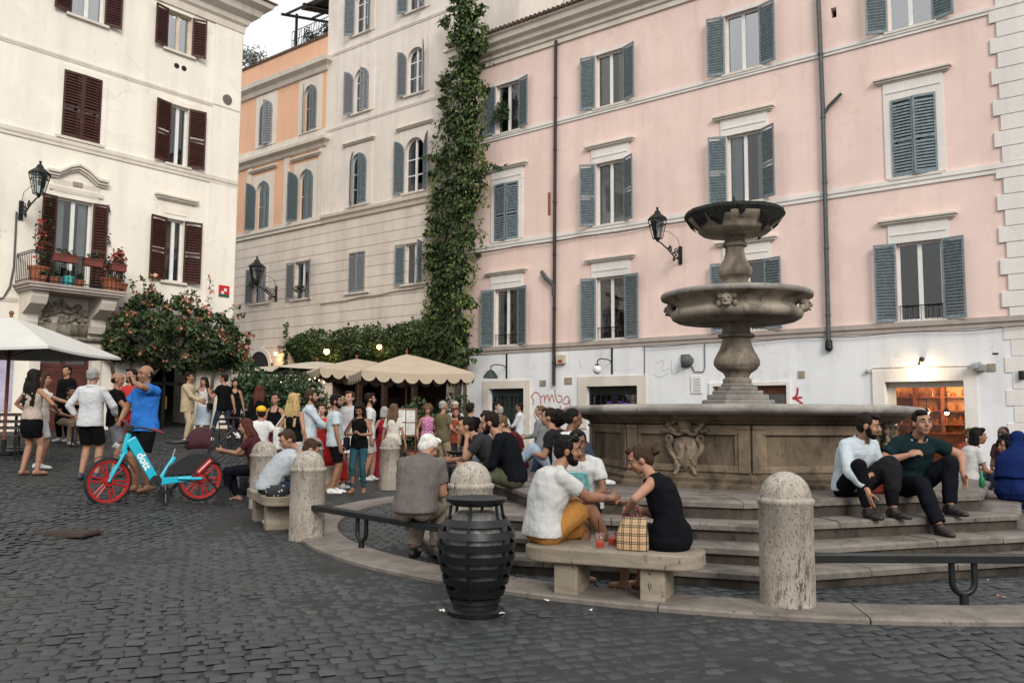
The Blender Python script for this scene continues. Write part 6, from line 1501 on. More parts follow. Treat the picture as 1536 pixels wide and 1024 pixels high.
def capsule(b, p0, p1, r0, r1, n=12, flat0=False, flat1=False, sx=1.0, side=None):
    p0, p1 = V3(p0), V3(p1); d = p1-p0
    if d.length < 1e-6: d = V3((0, 0, 1e-4))
    L = d.length; t = d/L; a = (side - t*side.dot(t)).normalized() if side is not None else t.orthogonal().normalized(); c = t.cross(a)
    rings = []
    def ring(p, r): rings.append([p + a*(r*sx*math.cos(6.28318*i/n)) + c*(r*math.sin(6.28318*i/n)) for i in range(n)])
    if not flat0:
        for q in (80, 55, 28): ring(p0 - t*(r0*math.sin(rad(q))), r0*math.cos(rad(q)))
    ring(p0, r0); ring(p1, r1)
    if not flat1:
        for q in (28, 55, 80): ring(p1 + t*(r1*math.sin(rad(q))), r1*math.cos(rad(q)))
    b.loft(rings)
def ik(a, c, l1, l2, pole):
    a, c = V3(a), V3(c); d = c-a; L = d.length
    if L > (l1+l2)*.995: c = a + d*((l1+l2)*.995/L); d = c-a; L = d.length
    t = d/L; x = (l1*l1-l2*l2+L*L)/(2*L); h = math.sqrt(max(0, l1*l1-x*x)); p = V3(pole); p = p - t*p.dot(t)
    if p.length < 1e-5: p = t.orthogonal()
    return a + t*x + p.normalized()*h, c
def hand(b, w, d, n, side, s, curl, fat, spread=.0):
    """palm, four unequal bent fingers and a thumb from the side of the palm; d: finger direction, n: palm normal, side: unit vector to the thumb"""
    d = d.normalized(); n = (n - d*n.dot(d)).normalized(); u = (side - d*side.dot(d) - n*side.dot(n)).normalized()
    M = Matrix((u, d, n)).transposed()
    b.ball(w + d*.048*s, (.040*s, .052*s, .0165*s*max(1, fat*.9)), 12, 8, M); capsule(b, w - d*.01*s, w + d*.03*s, .027*s, .026*s)
    for k, (o, L) in enumerate(((.028, .070), (.0095, .079), (-.0095, .073), (-.027, .058))):
        p = w + d*.088*s + u*o*s; q = curl*(.85+.1*k); f = d
        f = (f + u*spread*(1.5-k)*.35).normalized()
        for j, fr in enumerate((.42, .32, .26)):
            ax = q*(.5 if j == 0 else .9); f = (f*math.cos(ax) + n*math.sin(ax)).normalized(); e = p + f*(L*fr*s)
            capsule(b, p, e, (.0088-.0008*j)*s*fat, (.0082-.0008*j)*s*fat, 8); p = e
    p = w + d*.028*s + u*.034*s; f = (d*.65 + u*.72 + n*.25).normalized()
    for j, L in enumerate((.038, .03, .025)):
        f = (f + d*.25*j + n*curl*.22 - u*.12*j).normalized(); e = p + f*(L*s); capsule(b, p, e, (.0115-.001*j)*s*fat, (.0105-.001*j)*s*fat, 8); p = e
def person(label, loc, head, h=1.74, sex='m', lod=1, skin='mid', hair=('short', 'dark'), top=('tee', 'white', (.7, .7, .7)), bot=('pants', 'navy', (.03, .035, .05)), shoe=('shoe', (.6, .6, .6)), beard=None,
           pel=(0, 0, .95), lean=0, bend=0, side=0, twist=0, yaw=0, pitch=0, roll=0, hands=None, feet=None, knees=None, elbows=None, belly=0, build=1.0, curl=(.5, .5), group=None, extra=None, palm=None, cat='person', foottilt=(0, 0)):
    """+Y is where the person faces; all positions are metres in that frame; the origin is the ground point"""
    s = h/1.75; f_ = sex == 'f'; root = thing('person', label, cat, loc, rad(head), group)
    vox = (.0085, .0125, .018)[lod]; fat = (1.0, 1.25, 1.7)[lod]
    Z = V3((0, 0, 1)); P = V3(pel)
    if abs(pel[2]-.95) < 1e-6: P.z = .932*s; pel = tuple(P)
    rt = lambda a: V3((math.cos(rad(a)), math.sin(rad(a)), 0))
    def tilt(a): q = V3((math.sin(rad(side)), math.sin(rad(a)), math.cos(rad(a)))).normalized(); q0 = q; qq = V3((q0.x*math.cos(rad(twist*.5))-q0.y*math.sin(rad(twist*.5)), q0.x*math.sin(rad(twist*.5))+q0.y*math.cos(rad(twist*.5)), q0.z)); return qq
    W = P + tilt(lean*.6)*(.17*s); Ch = W + tilt(lean+bend*.35)*(.20*s); N = Ch + tilt(lean+bend)*(.165*s); na = lean*.7+bend*.8+pitch*.3
    Hc = N + (tilt(na)*.165 + tilt(na+90)*.02)*s if True else None
    rw, rc = rt(twist*.5), rt(twist)
    wm = build*(1 if not f_ else .88)
    sh = [N - tilt(lean+bend)*(.078*s) + rc*(sg*(.168 if not f_ else .143)*s*min(1.1, build)) for sg in (-1, 1)]
    hip = [P + rt(0)*(sg*.088*s) - Z*.015*s for sg in (-1, 1)]
    hands = hands or [(-.27, .04, .80), (.27, .04, .80)]; feet = feet or [(-.10, -.02, 0, 8), (.10, .03, 0, -8)]
    elb, wri = [], []
    for i in (0, 1):
        pole = V3(elbows[i]) if elbows and elbows[i] else V3(((-1, 1)[i]*.5, -1, -.2))
        e, w_ = ik(sh[i], V3(hands[i][:3]), .285*s, .25*s, pole); elb.append(e); wri.append(w_)
    kn, an = [], []
    for i in (0, 1):
        fx = feet[i]; ty = rad(fx[3] if len(fx) > 3 else 0); fd = V3((-math.sin(ty), math.cos(ty), 0)); a0 = V3((fx[0], fx[1], fx[2]+.085*s))
        pole = V3(knees[i]) if knees and knees[i] else V3((0, 1, .1)); k_, a_ = ik(hip[i], a0, .435*s, .42*s, pole); kn.append(k_); an.append((a_, fd))
    # ---- torso rings
    rx = dict(c=.10, h=.165, w=.142, cl=.163, cu=.165, s=.115) if not f_ else dict(c=.10, h=.165, w=.122, cl=.138, cu=.138, s=.095)
    ry = dict(c=.085, h=.112, w=.100, cl=.116, cu=.112, s=.078) if not f_ else dict(c=.085, h=.115, w=.09, cl=.112, cu=.105, s=.07)
    B_ = build*s
    def ring(p, r_, t, x, y, n=20, off=0):
        fw = t.cross(r_).normalized(); r2 = fw.cross(t).normalized(); out = []
        for i in range(n):
            a = 6.28318*i/n; ca, sa = math.cos(a), math.sin(a); k = (abs(ca)**2.3+abs(sa)**2.3)**(-1/2.3); out.append(p + r2*((x+off)*k*ca) + fw*((y+off)*k*sa))
        return out
    tl, tb = tilt(lean*.6), tilt(lean+bend*.35); tu = tilt(lean+bend); r0 = rt(0)
    fwd = lambda t, r_: t.cross(r_).normalized()
    bz = belly*s
    stn = [(P - Z*.075*s, r0, Z, rx['c'], ry['c'], 0), (P - Z*.02*s, r0, Z, rx['h'], ry['h'], 0), (P + tl*.07*s, r0, tl, rx['h']*.96, ry['h'], bz*.6), (W, rw, tl, rx['w'], ry['w'], bz), (W.lerp(Ch, .5), rw, tb, rx['cl']*.97, ry['cl']*.97, bz*.7), (Ch, rc, tb, rx['cl']*1.03, ry['cl'], bz*.2),
           (Ch.lerp(N, .45), rc, tu, rx['cu'], ry['cu'], 0), (Ch.lerp(N, .78), rc, tu, rx['s'], ry['s'], 0), (N, rc, tu, .075, .062, 0)]
    def torso(b, i0, i1, off, endoff=None):
        b.loft([ring(p + fwd(t, r_)*(e*.5), r_, t, x*B_, y*B_+e*.5, off=off) for p, r_, t, x, y, e in stn[i0:i1]])
    b = MB(); torso(b, 0, 9, 0)
    nk = .052 if not f_ else .044
    capsule(b, N - tu*.03*s, Hc - tilt(na)*.06*s, nk*1.12*s, nk*s, 14)
    ua, fa = (.050, .040) if not f_ else (.041, .034)
    ua *= build; fa *= build
    for i in (0, 1):
        capsule(b, N.lerp(sh[i], .25) - tu*.01*s, sh[i], .042*s*wm, .054*s*wm); capsule(b, sh[i], elb[i], ua*1.12*s, ua*.84*s); capsule(b, elb[i], elb[i].lerp(wri[i], .35), ua*.84*s, fa*1.06*s); capsule(b, elb[i].lerp(wri[i], .35), wri[i], fa*1.06*s, fa*.66*s)
        fd = (wri[i]-elb[i]).normalized(); hd = fd
        if len(hands[i]) > 3 and hands[i][3] is not None: hd = V3(hands[i][3]).normalized()
        pn = V3(palm[i]) if palm and palm[i] else V3(((1, -1)[i]*1.0, .15, -.05)); 
        if abs(pn.normalized().dot(hd)) > .92: pn = V3((0, 0, -1)) if abs(hd.z) < .8 else V3((0, -1, 0))
        u = hd.cross(pn).normalized()*(1 if i == 1 else -1)
        hand(b, wri[i] + hd*.012*s, hd, pn, -u if False else u, s*(1.0 if not f_ else .92), curl[i], fat)
        th, cf = (.084, .056) if not f_ else (.086, .054)
        th *= build; cf *= build
        capsule(b, hip[i], kn[i], th*s, .060*s*build); a_, fdv = an[i]
        capsule(b, kn[i], kn[i].lerp(a_, .3), .056*s*build, cf*1.05*s); capsule(b, kn[i].lerp(a_, .3), a_, cf*1.05*s, .036*s)
    def foot(b, i, k, z=1.0, bare=False):
        a_, fdv = an[i]; base = a_ - Z*.085*s; sd = V3((fdv.y, -fdv.x, 0)); tp = rad(foottilt[i])
        for y, x, L, hgt, zc in ((-.035, .036, .05, .045, .045), (.03, .041, .07, .043, .04), (.10, .046, .075, .034, .03), (.15, .04, .05, .028, .024)):
            vs = MB(); vs.ball((0, 0, 0), (x*s*k, L*s, hgt*s*z), 12, 8)
            q = []
            for p in vs.v:
                lz = max(.002, p[2]+zc*s); ly = p[1]+y*s; lz2 = lz*math.cos(tp)-ly*math.sin(tp) if tp else lz; ly2 = ly*math.cos(tp)+lz*math.sin(tp) if tp else ly
                q.append(base + sd*p[0] + fdv*ly2 + Z*lz2)
            b.add(q, vs.f)
        capsule(b, a_, base + fdv*.02*s + Z*.05*s, .038*s*k, .04*s*k)
    kind = shoe[0] if shoe else 'bare'
    if kind in ('bare', 'sandal'):
        for i in (0, 1): foot(b, i, .92)
    # ---- head
    ya, pa, ra = rad(yaw), rad(pitch), rad(roll)
    HM = Matrix.Rotation(ya, 3, 'Z') @ Matrix.Rotation(-pa, 3, 'X') @ Matrix.Rotation(ra, 3, 'Y'); hs = s*(1.06 if not f_ else 1.03)/(s**.5 if s < 1 else 1)
    hp = lambda x, y, z: Hc + HM @ V3((x*hs, y*hs, z*hs)); hr = lambda *r: tuple(q*hs for q in r)
    b.ball(Hc + HM @ V3((0, -.008*hs, .022*hs)), hr(.076, .095, .092), 20, 14, HM)
    b.ball(hp(0, .022, -.035), hr(.060 if not f_ else .056, .066, .075), 16, 12, HM); b.ball(hp(0, .055, -.088), hr(.028 if not f_ else .022, .026, .022), 12, 8, HM)
    for sx in (-1, 1):
        b.ball(hp(sx*.035, .058, -.028), hr(.028, .024, .030), 10, 8, HM); b.ball(hp(sx*.077, -.008, -.012), hr(.011, .021, .033), 10, 8, HM); capsule(b, hp(sx*.012, .083, .028), hp(sx*.048, .070, .030), .011*hs, .010*hs, 8)
    capsule(b, hp(0, .082, .022), hp(0, .107, -.022), .009*hs, .0145*hs, 10); b.ball(hp(0, .094, -.026), hr(.018, .013, .009), 10, 6, HM)
    b.ball(hp(0, .074, -.058), hr(.026, .018, .016), 10, 8, HM)
    bake_add(b, 'body', skinm(SKIN[skin]), root, vox, 2)
    if lod < 2 or True:
        for sx in (-1, 1):
            k = MB(); k.ball(hp(sx*.030, .0775, .008), hr(.0118, .0085, .0062), 10, 8, HM); k.m = 1; k.ball(hp(sx*.030, .0830, .0075), hr(.0068, .0048, .0062), 8, 6, HM); k.build('eye', [m_eyew, m_iris], root, smooth=True)
            if lod < 2: k = MB(); k.tube([hp(sx*.014, .0945, .031), hp(sx*.030, .092, .037), hp(sx*.048, .080, .032)], [.004*hs, .0055*hs, .003*hs], 6); k.build('eyebrow', hairm(HAIR[hair[1]] if hair[0] != 'hijab' else HAIR['dark']), root)
        if lod < 2: k = MB(); k.ball(hp(0, .0895, -.055), hr(.022, .006, .0045), 10, 6, HM); k.ball(hp(0, .0885, -.064), hr(.019, .007, .0055), 10, 6, HM); k.build('lips', m_lip, root, smooth=True)
    # ---- hair
    style, hc = hair[0], hair[1]; hm = hairm(HAIR[hc]) if hc in HAIR else None; hb = MB(); rs = random.Random(hash(label) % 9999 if False else sum(map(ord, label)))
    def cap(zlo=.0, grow=0.0, back=.0):
        hb.ball(hp(0, -.026, .042), hr(.083+grow, .090+grow, .084+grow), 18, 12, HM); hb.ball(hp(0, -.055, -.005), hr(.076+grow, .055+grow, .075+grow), 14, 10, HM)
        for sx in (-1, 1): hb.ball(hp(sx*.062, -.012, .035), hr(.022+grow*.5, .055, .05), 10, 8, HM)
        hb.ball(hp(.015, .045, .092), hr(.058, .045, .03+grow*.5), 12, 8, HM)
    if style in ('short', 'cap'): cap()
    elif style == 'crop': hb.ball(hp(0, -.022, .036), hr(.081, .092, .084), 18, 12, HM); hb.ball(hp(0, -.05, -.01), hr(.073, .055, .06), 14, 10, HM)
    elif style == 'bald':
        hb.ball(hp(0, -.045, -.015), hr(.077, .062, .045), 14, 10, HM); [hb.ball(hp(sx*.066, -.025, .0), hr(.018, .045, .03), 10, 8, HM) for sx in (-1, 1)]
    elif style in ('bun', 'knot', 'ponytail', 'bangs'):
        cap(); 
        if style == 'bun': hb.ball(hp(0, -.128, .02), hr(.043, .038, .042), 12, 10, HM); [hb.ball(hp(rs.uniform(-.04, .04), -.13+rs.uniform(-.03, .02), .02+rs.uniform(-.045, .045)), hr(.018, .018, .018), 7, 5, HM) for _ in range(14)]
        if style == 'knot': hb.ball(hp(0, -.085, .105), hr(.038, .036, .036), 12, 10, HM)
        if style == 'ponytail':
            hb.ball(hp(0, -.115, .03), hr(.035, .04, .05), 12, 8, HM)
            q = hp(0, -.14, .03); capsule(hb, q, q + (HM @ V3((0, -.04, -.10)))*hs, .034*hs, .03*hs); capsule(hb, q + (HM @ V3((0, -.04, -.10)))*hs, q + (HM @ V3((0, -.03, -.17)))*hs, .03*hs, .012*hs)
        if style == 'ponytail' or style == 'bangs': hb.ball(hp(0, .072, .055), hr(.058, .022, .03), 12, 8, HM)
    elif style in ('long', 'curly_long'):
        cap(grow=.006 if style == 'long' else .016); L = hair[2] if len(hair) > 2 else .36
        top_ = hp(0, -.06, .0); bk = -fwd(tu, rc)
        for x in (-.07, -.035, 0, .035, .07):
            p0 = hp(x, -.06, .0); p1 = N + rc*(x*1.25*s) + bk*(.075*s); p2 = N - tu*(L-.15)*s + rc*(x*1.2*s + rs.uniform(-.02, .02)) + bk*(.095*s)
            capsule(hb, p0, p1, .040*hs, .042*hs); capsule(hb, p1, p2 + tu*rs.uniform(-.05, .04)*s, .042*hs, .022*hs)
        for sx in (-1, 1): capsule(hb, hp(sx*.075, -.01, .02), N + rc*(sx*.10*s) + bk*.01*s, .026*hs, .028*hs)
        if style == 'curly_long':
            for _ in range(90):
                t = rs.random(); p = hp(max(-.08, min(.08, rs.gauss(0, .045))), -.07, .03).lerp(N - tu*(L-.16)*s + bk*.08*s + rc*max(-.1, min(.1, rs.gauss(0, .06)))*s, t); hb.ball(p + V3((rs.uniform(-.025, .025), rs.uniform(-.025, .025), 0)), rs.uniform(.022, .038)*hs, 8, 6)
    elif style == 'bob':
        cap(grow=.008)
        for q in range(200, 345, 12): a = rad(q); capsule(hb, hp(.078*math.cos(a), -.01+.075*math.sin(a), .03), hp(.088*math.cos(a), -.015+.085*math.sin(a), -.10), .028*hs, .03*hs)
    elif style == 'afro':
        hb.ball(hp(0, -.035, .035), hr(.115, .105, .115), 14, 10, HM)
        for _ in range(110):
            d = V3((rs.gauss(0, 1), rs.gauss(-.35, 1), rs.gauss(.3, 1))).normalized(); hb.ball(hp(0, -.035, .035) + (HM @ V3((d.x*.12, d.y*.11, d.z*.115)))*hs, rs.uniform(.02, .035)*hs, 7, 5)
    if style == 'hijab':
        hcol = cloth(hc+'_headscarf', hair[2], fold=.6); hb.ball(hp(0, -.025, .025), hr(.092, .098, .10), 18, 12, HM); hb.ball(hp(0, -.04, -.06), hr(.088, .085, .11), 16, 10, HM)
        capsule(hb, hp(0, -.03, -.08), N - tu*.02*s, .085*s, .12*s); hb.loft([ring(N - tu*.02*s, rc, tu, .14*s, .12*s), ring(N.lerp(Ch, .5), rc, tu, .205*s, .15*s), ring(Ch, rc, tb, .215*s, .17*s), ring(W, rw, tl, .20*s, .17*s)])
        bake_add(hb, 'headscarf', hcol, root, max(vox, .011), 3, .012)
    elif hb.v: bake_add(hb, 'hair', hm, root, (.0075, .010, .014)[lod], 1, (.014, .012, .008)[lod])
    if style == 'cap' and len(hair) > 2:
        k = MB(); k.ball(hp(0, -.02, .055), hr(.090, .102, .075), 18, 12, HM); k.loft([[hp(x*.08*sc, .05+.10*math.sqrt(max(0, 1-x*x))*w_, .062+dz) for x in np.linspace(-1, 1, 12)] for w_, sc, dz in ((.2, 1, 0), (1, .95, -.008), (1, .95, .002), (.2, 1, .012))], cap=True); bake_add(k, 'cap', cloth('cap_cloth', hair[2]), root, max(vox*.8, .008), 1)
    if style != 'cap' and len(hair) > 3 and False: pass
    if beard:
        k = MB(); k.ball(hp(0, .036, -.080), hr(.054, .052, .030), 14, 10, HM); k.ball(hp(0, .056, -.092), hr(.034, .038, .030), 12, 8, HM)
        for sx in (-1, 1): k.ball(hp(sx*.053, .020, -.050), hr(.015, .032, .040), 10, 8, HM); k.ball(hp(sx*.068, .008, -.015), hr(.010, .020, .04), 10, 8, HM); k.ball(hp(sx*.015, .088, -.046), hr(.016, .010, .006), 8, 6, HM)
        bake_add(k, 'beard', hairm(HAIR[beard]), root, (.0065, .009, .013)[lod], 1)
    # ---- clothes
    cv = (.011, .0135, .019)[lod]; fd_ = (.030, .020, .010)[lod]
    if top:
        tk = top[0]; mt_ = cloth(top[1]+'_'+tk, top[2], pattern=top[3] if len(top) > 3 else None); k = MB(); o_ = .017*s
        lo = P - Z*(.06*s if tk not in ('crop',) else -.1*s)
        if tk in ('tee', 'polo', 'long', 'shirt', 'jacket'):
            ex = (.006 if pel[2] > .8*s else .016)*s if tk != 'jacket' else .02*s
            hem = -.10 if tk != 'jacket' else -.18
            seated = pel[2] < .8*s; hem = -.03 if seated else hem
            rings = [ring(P + Z*hem*s, r0, Z, rx['h']*B_*1.04, ry['h']*B_+bz*.4, off=o_+ex), ring(P + Z*.02*s + fwd(Z, r0)*bz*.2, r0, Z, rx['h']*B_*1.02, ry['h']*B_+bz*.4, off=o_+ex)]
            rings += [ring(p + fwd(t, r_)*(e*.5), r_, t, x*B_*(1.05 if j == 1 else 1), y*B_+e*.5, off=o_+ex) for j, (p, r_, t, x, y, e) in enumerate(stn[2:8])] + [ring(N - tu*.012*s, rc, tu, .088*s, .075*s, off=.004)]
            k.loft(rings)
            for i in (0, 1):
                capsule(k, N.lerp(sh[i], .3) - tu*.008*s, sh[i], .050*s*wm, .064*s*wm)
                if tk in ('tee', 'polo'): e = sh[i].lerp(elb[i], .62); capsule(k, sh[i], e, ua*1.12*s+.013*s, ua*s+.022*s, flat1=True)
                else:
                    capsule(k, sh[i], elb[i], ua*1.12*s+.018*s, ua*.9*s+.014*s); w2 = elb[i].lerp(wri[i], .95 if tk != 'shirt' or len(top) < 5 else top[4]); capsule(k, elb[i], w2, ua*.88*s+.016*s, fa*.72*s+.014*s, flat1=True)
        elif tk == 'sleeveless':
            k.loft([ring(P - Z*.06*s, r0, Z, rx['h']*B_, ry['h']*B_, off=o_)] + [ring(p, r_, t, x*B_, y*B_+e*.4, off=o_) for p, r_, t, x, y, e in stn[1:7]] + [ring(Ch.lerp(N, .75), rc, tu, rx['s']*1.03*B_, ry['s']*B_, off=.012*s), ring(N - tu*.012*s, rc, tu, .085*s, .07*s, off=.004)])
        elif tk == 'tank':
            k.loft([ring(P - Z*.02*s, r0, Z, rx['h']*B_, ry['h']*B_, off=o_)] + [ring(p, r_, t, x*B_, y*B_+e*.4, off=o_*.8) for p, r_, t, x, y, e in stn[1:6]] + [ring(Ch.lerp(N, .35), rc, tu, rx['cu']*B_, ry['cu']*B_, off=.012*s)])
            for sx in (-1, 1):
                for sy in (-1, 1): fw = fwd(tu, rc); capsule(k, Ch.lerp(N, .3) + rc*(sx*.085*s) + fw*(sy*.105*s), Ch.lerp(N, .86) + rc*(sx*.085*s) + fw*(sy*.035*s), .024*s, .022*s)
        bake_add(k, {'tee': 't_shirt', 'polo': 'polo_shirt', 'long': 'sweater', 'shirt': 'shirt', 'jacket': 'jacket', 'sleeveless': 'sleeveless_top', 'tank': 'tank_top'}[tk], mt_, root, cv, 3, fd_)
        if tk in ('polo', 'shirt'):
            k = MB(); fw = fwd(tu, rc); n = 22; c0 = N - tu*.012*s; vs = []
            for i in range(n):
                a = rad(110+320*i/(n-1)); x, y = .078*s*math.cos(a), .066*s*math.sin(a)
                for hh, g in ((0, 1.05), (.034, .98), (.036, 1.03), (.004, 1.25)): vs.append(c0 + rc*x*g + fw*y*g + tu*(hh*s))
            k.add(vs, [(i*4+j, i*4+4+j, i*4+5+j, i*4+1+j) for i in range(n-1) for j in range(3)]); cl = k.build('collar', mt_, root, smooth=True)
            if len(top) > 3 and isinstance(top[3], tuple):
                k = MB()
                for rng in ((2, 6), (16, 20)): k.tube([vs[i*4+3] + tu*.004 for i in range(*rng)], .0075*s, 6)
                k.build('white_tipping', cloth('tipping_cloth', top[3]), cl)
    if bot:
        bk_ = bot[0]; mb2 = cloth(bot[1]+'_'+bk_, bot[2], pattern=bot[3] if len(bot) > 3 and isinstance(bot[3], str) else None); k = MB(); o_ = .013*s
        if bk_ in ('pants', 'jeans', 'skinny', 'shorts'):
            k.loft([ring(p, r_, t, x*B_, y*B_+e*.5, off=o_) for p, r_, t, x, y, e in stn[0:3]] + [ring(P + tl*.10*s, r0, tl, rx['w']*1.02*B_, ry['w']*B_+bz*.4, off=.004)])
            w1, w2, w3 = dict(pants=(.104, .078, .062), jeans=(.100, .072, .055), skinny=(.094, .064, .045), shorts=(.106, .094, 0))[bk_]
            for i in (0, 1):
                a_ = an[i][0]
                if bk_ == 'shorts': capsule(k, hip[i], hip[i].lerp(kn[i], .86), w1*s*build, w2*s*build, flat1=True)
                else: capsule(k, hip[i], kn[i], w1*s*build, w2*s*build); capsule(k, kn[i], kn[i].lerp(a_, .93), w2*s*build, w3*s*build, flat1=True)
        elif bk_ in ('skirt', 'dress'):
            hemz = bot[3] if len(bot) > 3 and not isinstance(bot[3], str) else .5; flare = bot[4] if len(bot) > 4 else 1.2
            if pel[2] > .7*s:
                k.loft([ring(P + tl*.13*s, r0, tl, rx['w']*1.03*B_, ry['w']*1.03*B_, off=o_), ring(P + Z*.0*s, r0, Z, rx['h']*B_, ry['h']*B_, off=o_), ring(P - Z*.12*s, r0, Z, rx['h']*B_*1.04*(1+(flare-1)*.3), ry['h']*B_*1.05, off=o_+.006*s), ring(V3((P.x, P.y, (P.z+hemz)/2-.03)), r0, Z, .178*s*(1+(flare-1)*.6), .13*s*(1+(flare-1)*.6)), ring(V3((P.x*.5+.5*(kn[0].x+kn[1].x)/2, P.y*.5+.5*(kn[0].y+kn[1].y)/2, hemz)), r0, Z,   .168*s*flare, .13*s*flare)])
            else:
                k.loft([ring(P + tl*.13*s, r0, tl, rx['w']*1.05*B_, ry['w']*1.05*B_, off=o_), ring(P - Z*.02*s, r0, Z, rx['h']*B_*1.05, ry['h']*B_*1.1, off=o_+.004), ring(P - Z*.09*s, r0, Z, rx['h']*B_*.85, ry['h']*B_*.95, off=o_)])
                for i in (0, 1): capsule(k, hip[i], kn[i] + (kn[i]-hip[i])*.02, .108*s, .082*s)
                m0, m1 = (hip[0]+hip[1])/2, (kn[0]+kn[1])/2; capsule(k, m0, m1, .10*s, .075*s, sx=1.5, side=V3((1, 0, 0)))
                if hemz < .4:
                    for i in (0, 1): capsule(k, kn[i], kn[i].lerp(an[i][0], .75), .085*s, .10*s, flat1=True)
        bake_add(k, {'pants': 'trousers', 'jeans': 'jeans', 'skinny': 'jeans', 'shorts': 'shorts', 'skirt': 'skirt', 'dress': 'dress_skirt'}[bk_], mb2, root, cv, 3, fd_*.8)
    if kind in ('shoe', 'boot', 'sandal'):
        for i in (0, 1):
            k = MB()
            if kind == 'sandal':
                a_, fdv = an[i]; base = a_ - Z*.085*s; sd = V3((fdv.y, -fdv.x, 0)); k.loft([[base + sd*(.043*s*w_*math.cos(q)) + fdv*((y+.0*math.sin(q))*s) + Z*(.004+.011*math.sin(q)) for q in np.linspace(0, 6.283, 9)[:-1]] for y, w_ in ((-.075, .6), (-.03, .9), (.05, 1), (.12, 1.1), (.18, .7))]); k.build('sandal', simple('sandal_leather', shoe[1], .6), root)
                continue
            foot(k, i, 1.10, 1.12)
            if kind == 'boot': capsule(k, an[i][0], an[i][0].lerp(kn[i], .3), .048*s, .056*s)
            bake_add(k, 'shoe', simple('shoe_leather', shoe[1], .5), root, max(.0075, vox*.8), 1)
    info = dict(root=root, head=Hc, HM=HM, hs=hs, wri=wri, elb=elb, sh=sh, P=P, N=N, Ch=Ch, W=W, tu=tu, rc=rc, kn=kn, s=s, hp=hp, fw=fwd(tu, rc), an=an)
    return info
def wp(info, p):     # local -> world
    r = info['root']; c, s_ = math.cos(r.rotation_euler.z), math.sin(r.rotation_euler.z); return V3((r.location.x + c*p.x - s_*p.y, r.location.y + s_*p.x + c*p.y, r.location.z + p.z))
# ---------------------------------------------------------------- everybody in the square
WHT, BLK, NAV = (.62, .62, .60), (.006, .006, .007), (.012, .016, .028)
def stand(label, uv, head, **k):
    p = gpt(*uv) if len(uv) == 2 else at_depth(uv[0], 640, uv[2]); z = gz(p.x, p.y)
    return person(label, (p.x, p.y, z + (.012 if p.y < 30 else 0)), head, **k)
def sitp(label, x, y, seat, head, **k):
    z = k.pop('z0', gz(x, y)); b = dict(pel=(0, 0, seat+.095), feet=[(-.12, .44, 0, 5), (.12, .42, 0, -5)], lean=10, bend=14, hands=[(-.13, .36, seat+.2), (.13, .36, seat+.2)], curl=(.8, .8)); b.update(k)
    return person(label, (x, y, z), head, **b)
def front_patch(i, name, mat, w, h, drop, off=.135, parent=True):
    c = i['Ch'] - i['tu']*drop + i['fw']*off; M = Matrix((i['rc'], i['fw'], i['tu'])).transposed(); k = MB()
    k.box(-w/2, w/2, -.004, .004, -h/2, h/2, Matrix.Translation(c) @ M.to_4x4()); return k.build(name, mat, i['root'])
def held(name, label, cat, mb, mat, loc, rotz=0.0, group=None, **kw):
    o = mb.build(name, mat, None, loc, rotz, **kw); return tag(o, label, cat, group)
def glasses(i, parent=True):
    hp, hs = i['hp'], i['hs']; k = MB()
    for sx in (-1, 1):
        k.tube([hp(sx*.031+.019*math.cos(q), .098, .006+.016*math.sin(q)) for q in np.linspace(0, 6.283, 11)], .002, 4); k.tube([hp(sx*.05, .096, .01), hp(sx*.077, .03, .008), hp(sx*.08, -.01, .006)], .0022, 4)
    k.tube([hp(-.012, .099, .01), hp(.012, .099, .01)], .002, 4); o = k.build('glasses', m_iron, None); r = i['root']
    o.location = r.location; o.rotation_euler = r.rotation_euler; return o
def strap_bag(i, label, col, sx=1, z=-.12, size=(.24, .09, .18), fwd=.0, strap=True, cat='bag', mat=None, name='shoulder_bag'):
    """a bag hanging at the hip from a strap over the shoulder"""
    r = i['root']; t = thing(name, label, cat, r.location, r.rotation_euler.z); m = mat or cloth('bag_'+label[:12], col, .6, .4)
    c = i['P'] + V3((sx*.235*i['s'], fwd, z)); k = MB(); a, b_, h = size; k.box(c.x-b_/2, c.x+b_/2, c.y-a/2, c.y+a/2, c.z-h/2, c.z+h/2); k.build('bag_body', m, t, bevel=.03)
    if strap:
        k = MB(); shp = i['sh'][0 if sx < 0 else 1]; top = shp.lerp(i['N'], .45) + i['tu']*.075; k.tube([c + V3((0, a*.35, h/2)), shp*.5+c*.5 + V3((sx*.06, .12, 0)), top + V3((0, .03, 0)), top + V3((0, -.05, -.02)), shp*.5+c*.5 + V3((sx*.06, -.14, 0)), c + V3((0, -a*.35, h/2))], .012, 6); k.build('strap', m, t)
    return t
def phone(i, hand, label, up=(0, 0, 1)):
    w = wp(i, i['wri'][hand] + (i['wri'][hand]-i['elb'][hand]).normalized()*.10); k = MB(); k.box(-.036, .036, -.004, .004, -.075, .075)
    o = k.build('mobile_phone', simple('phone_black', (.012, .012, .014), .2), None, w, i['root'].rotation_euler.z, bevel=.003); o.rotation_euler = (rad(-25), 0, i['root'].rotation_euler.z); return tag(o, label, 'phone')
def tumbler(loc, label, fill, name='drinking_glass', r=.043, h=.115, level=.38, straw=False):
    t = thing(name, label, 'glass', loc, 0); k = MB(); k.lathe([(r*.75, 0), (r, h), (r-.003, h), (r*.75-.003, .004)], 18); k.build('cup', glass_mat, t, smooth=True)
    k = MB(); k.lathe([(r*.72, .006), (r*.72+(r*.22)*level, h*level)], 18); k.build('drink', simple('drink_'+label[:8], fill, .15, var=.1), t)
    if straw: k = MB(); k.cyl((0, 0, .01), (-.012, .01, h*1.9), .004, n=6); k.build('straw', m_iron, t)
    return t
glass_mat = glass_pane('clear_cup', (.98, .98, .98), .35)

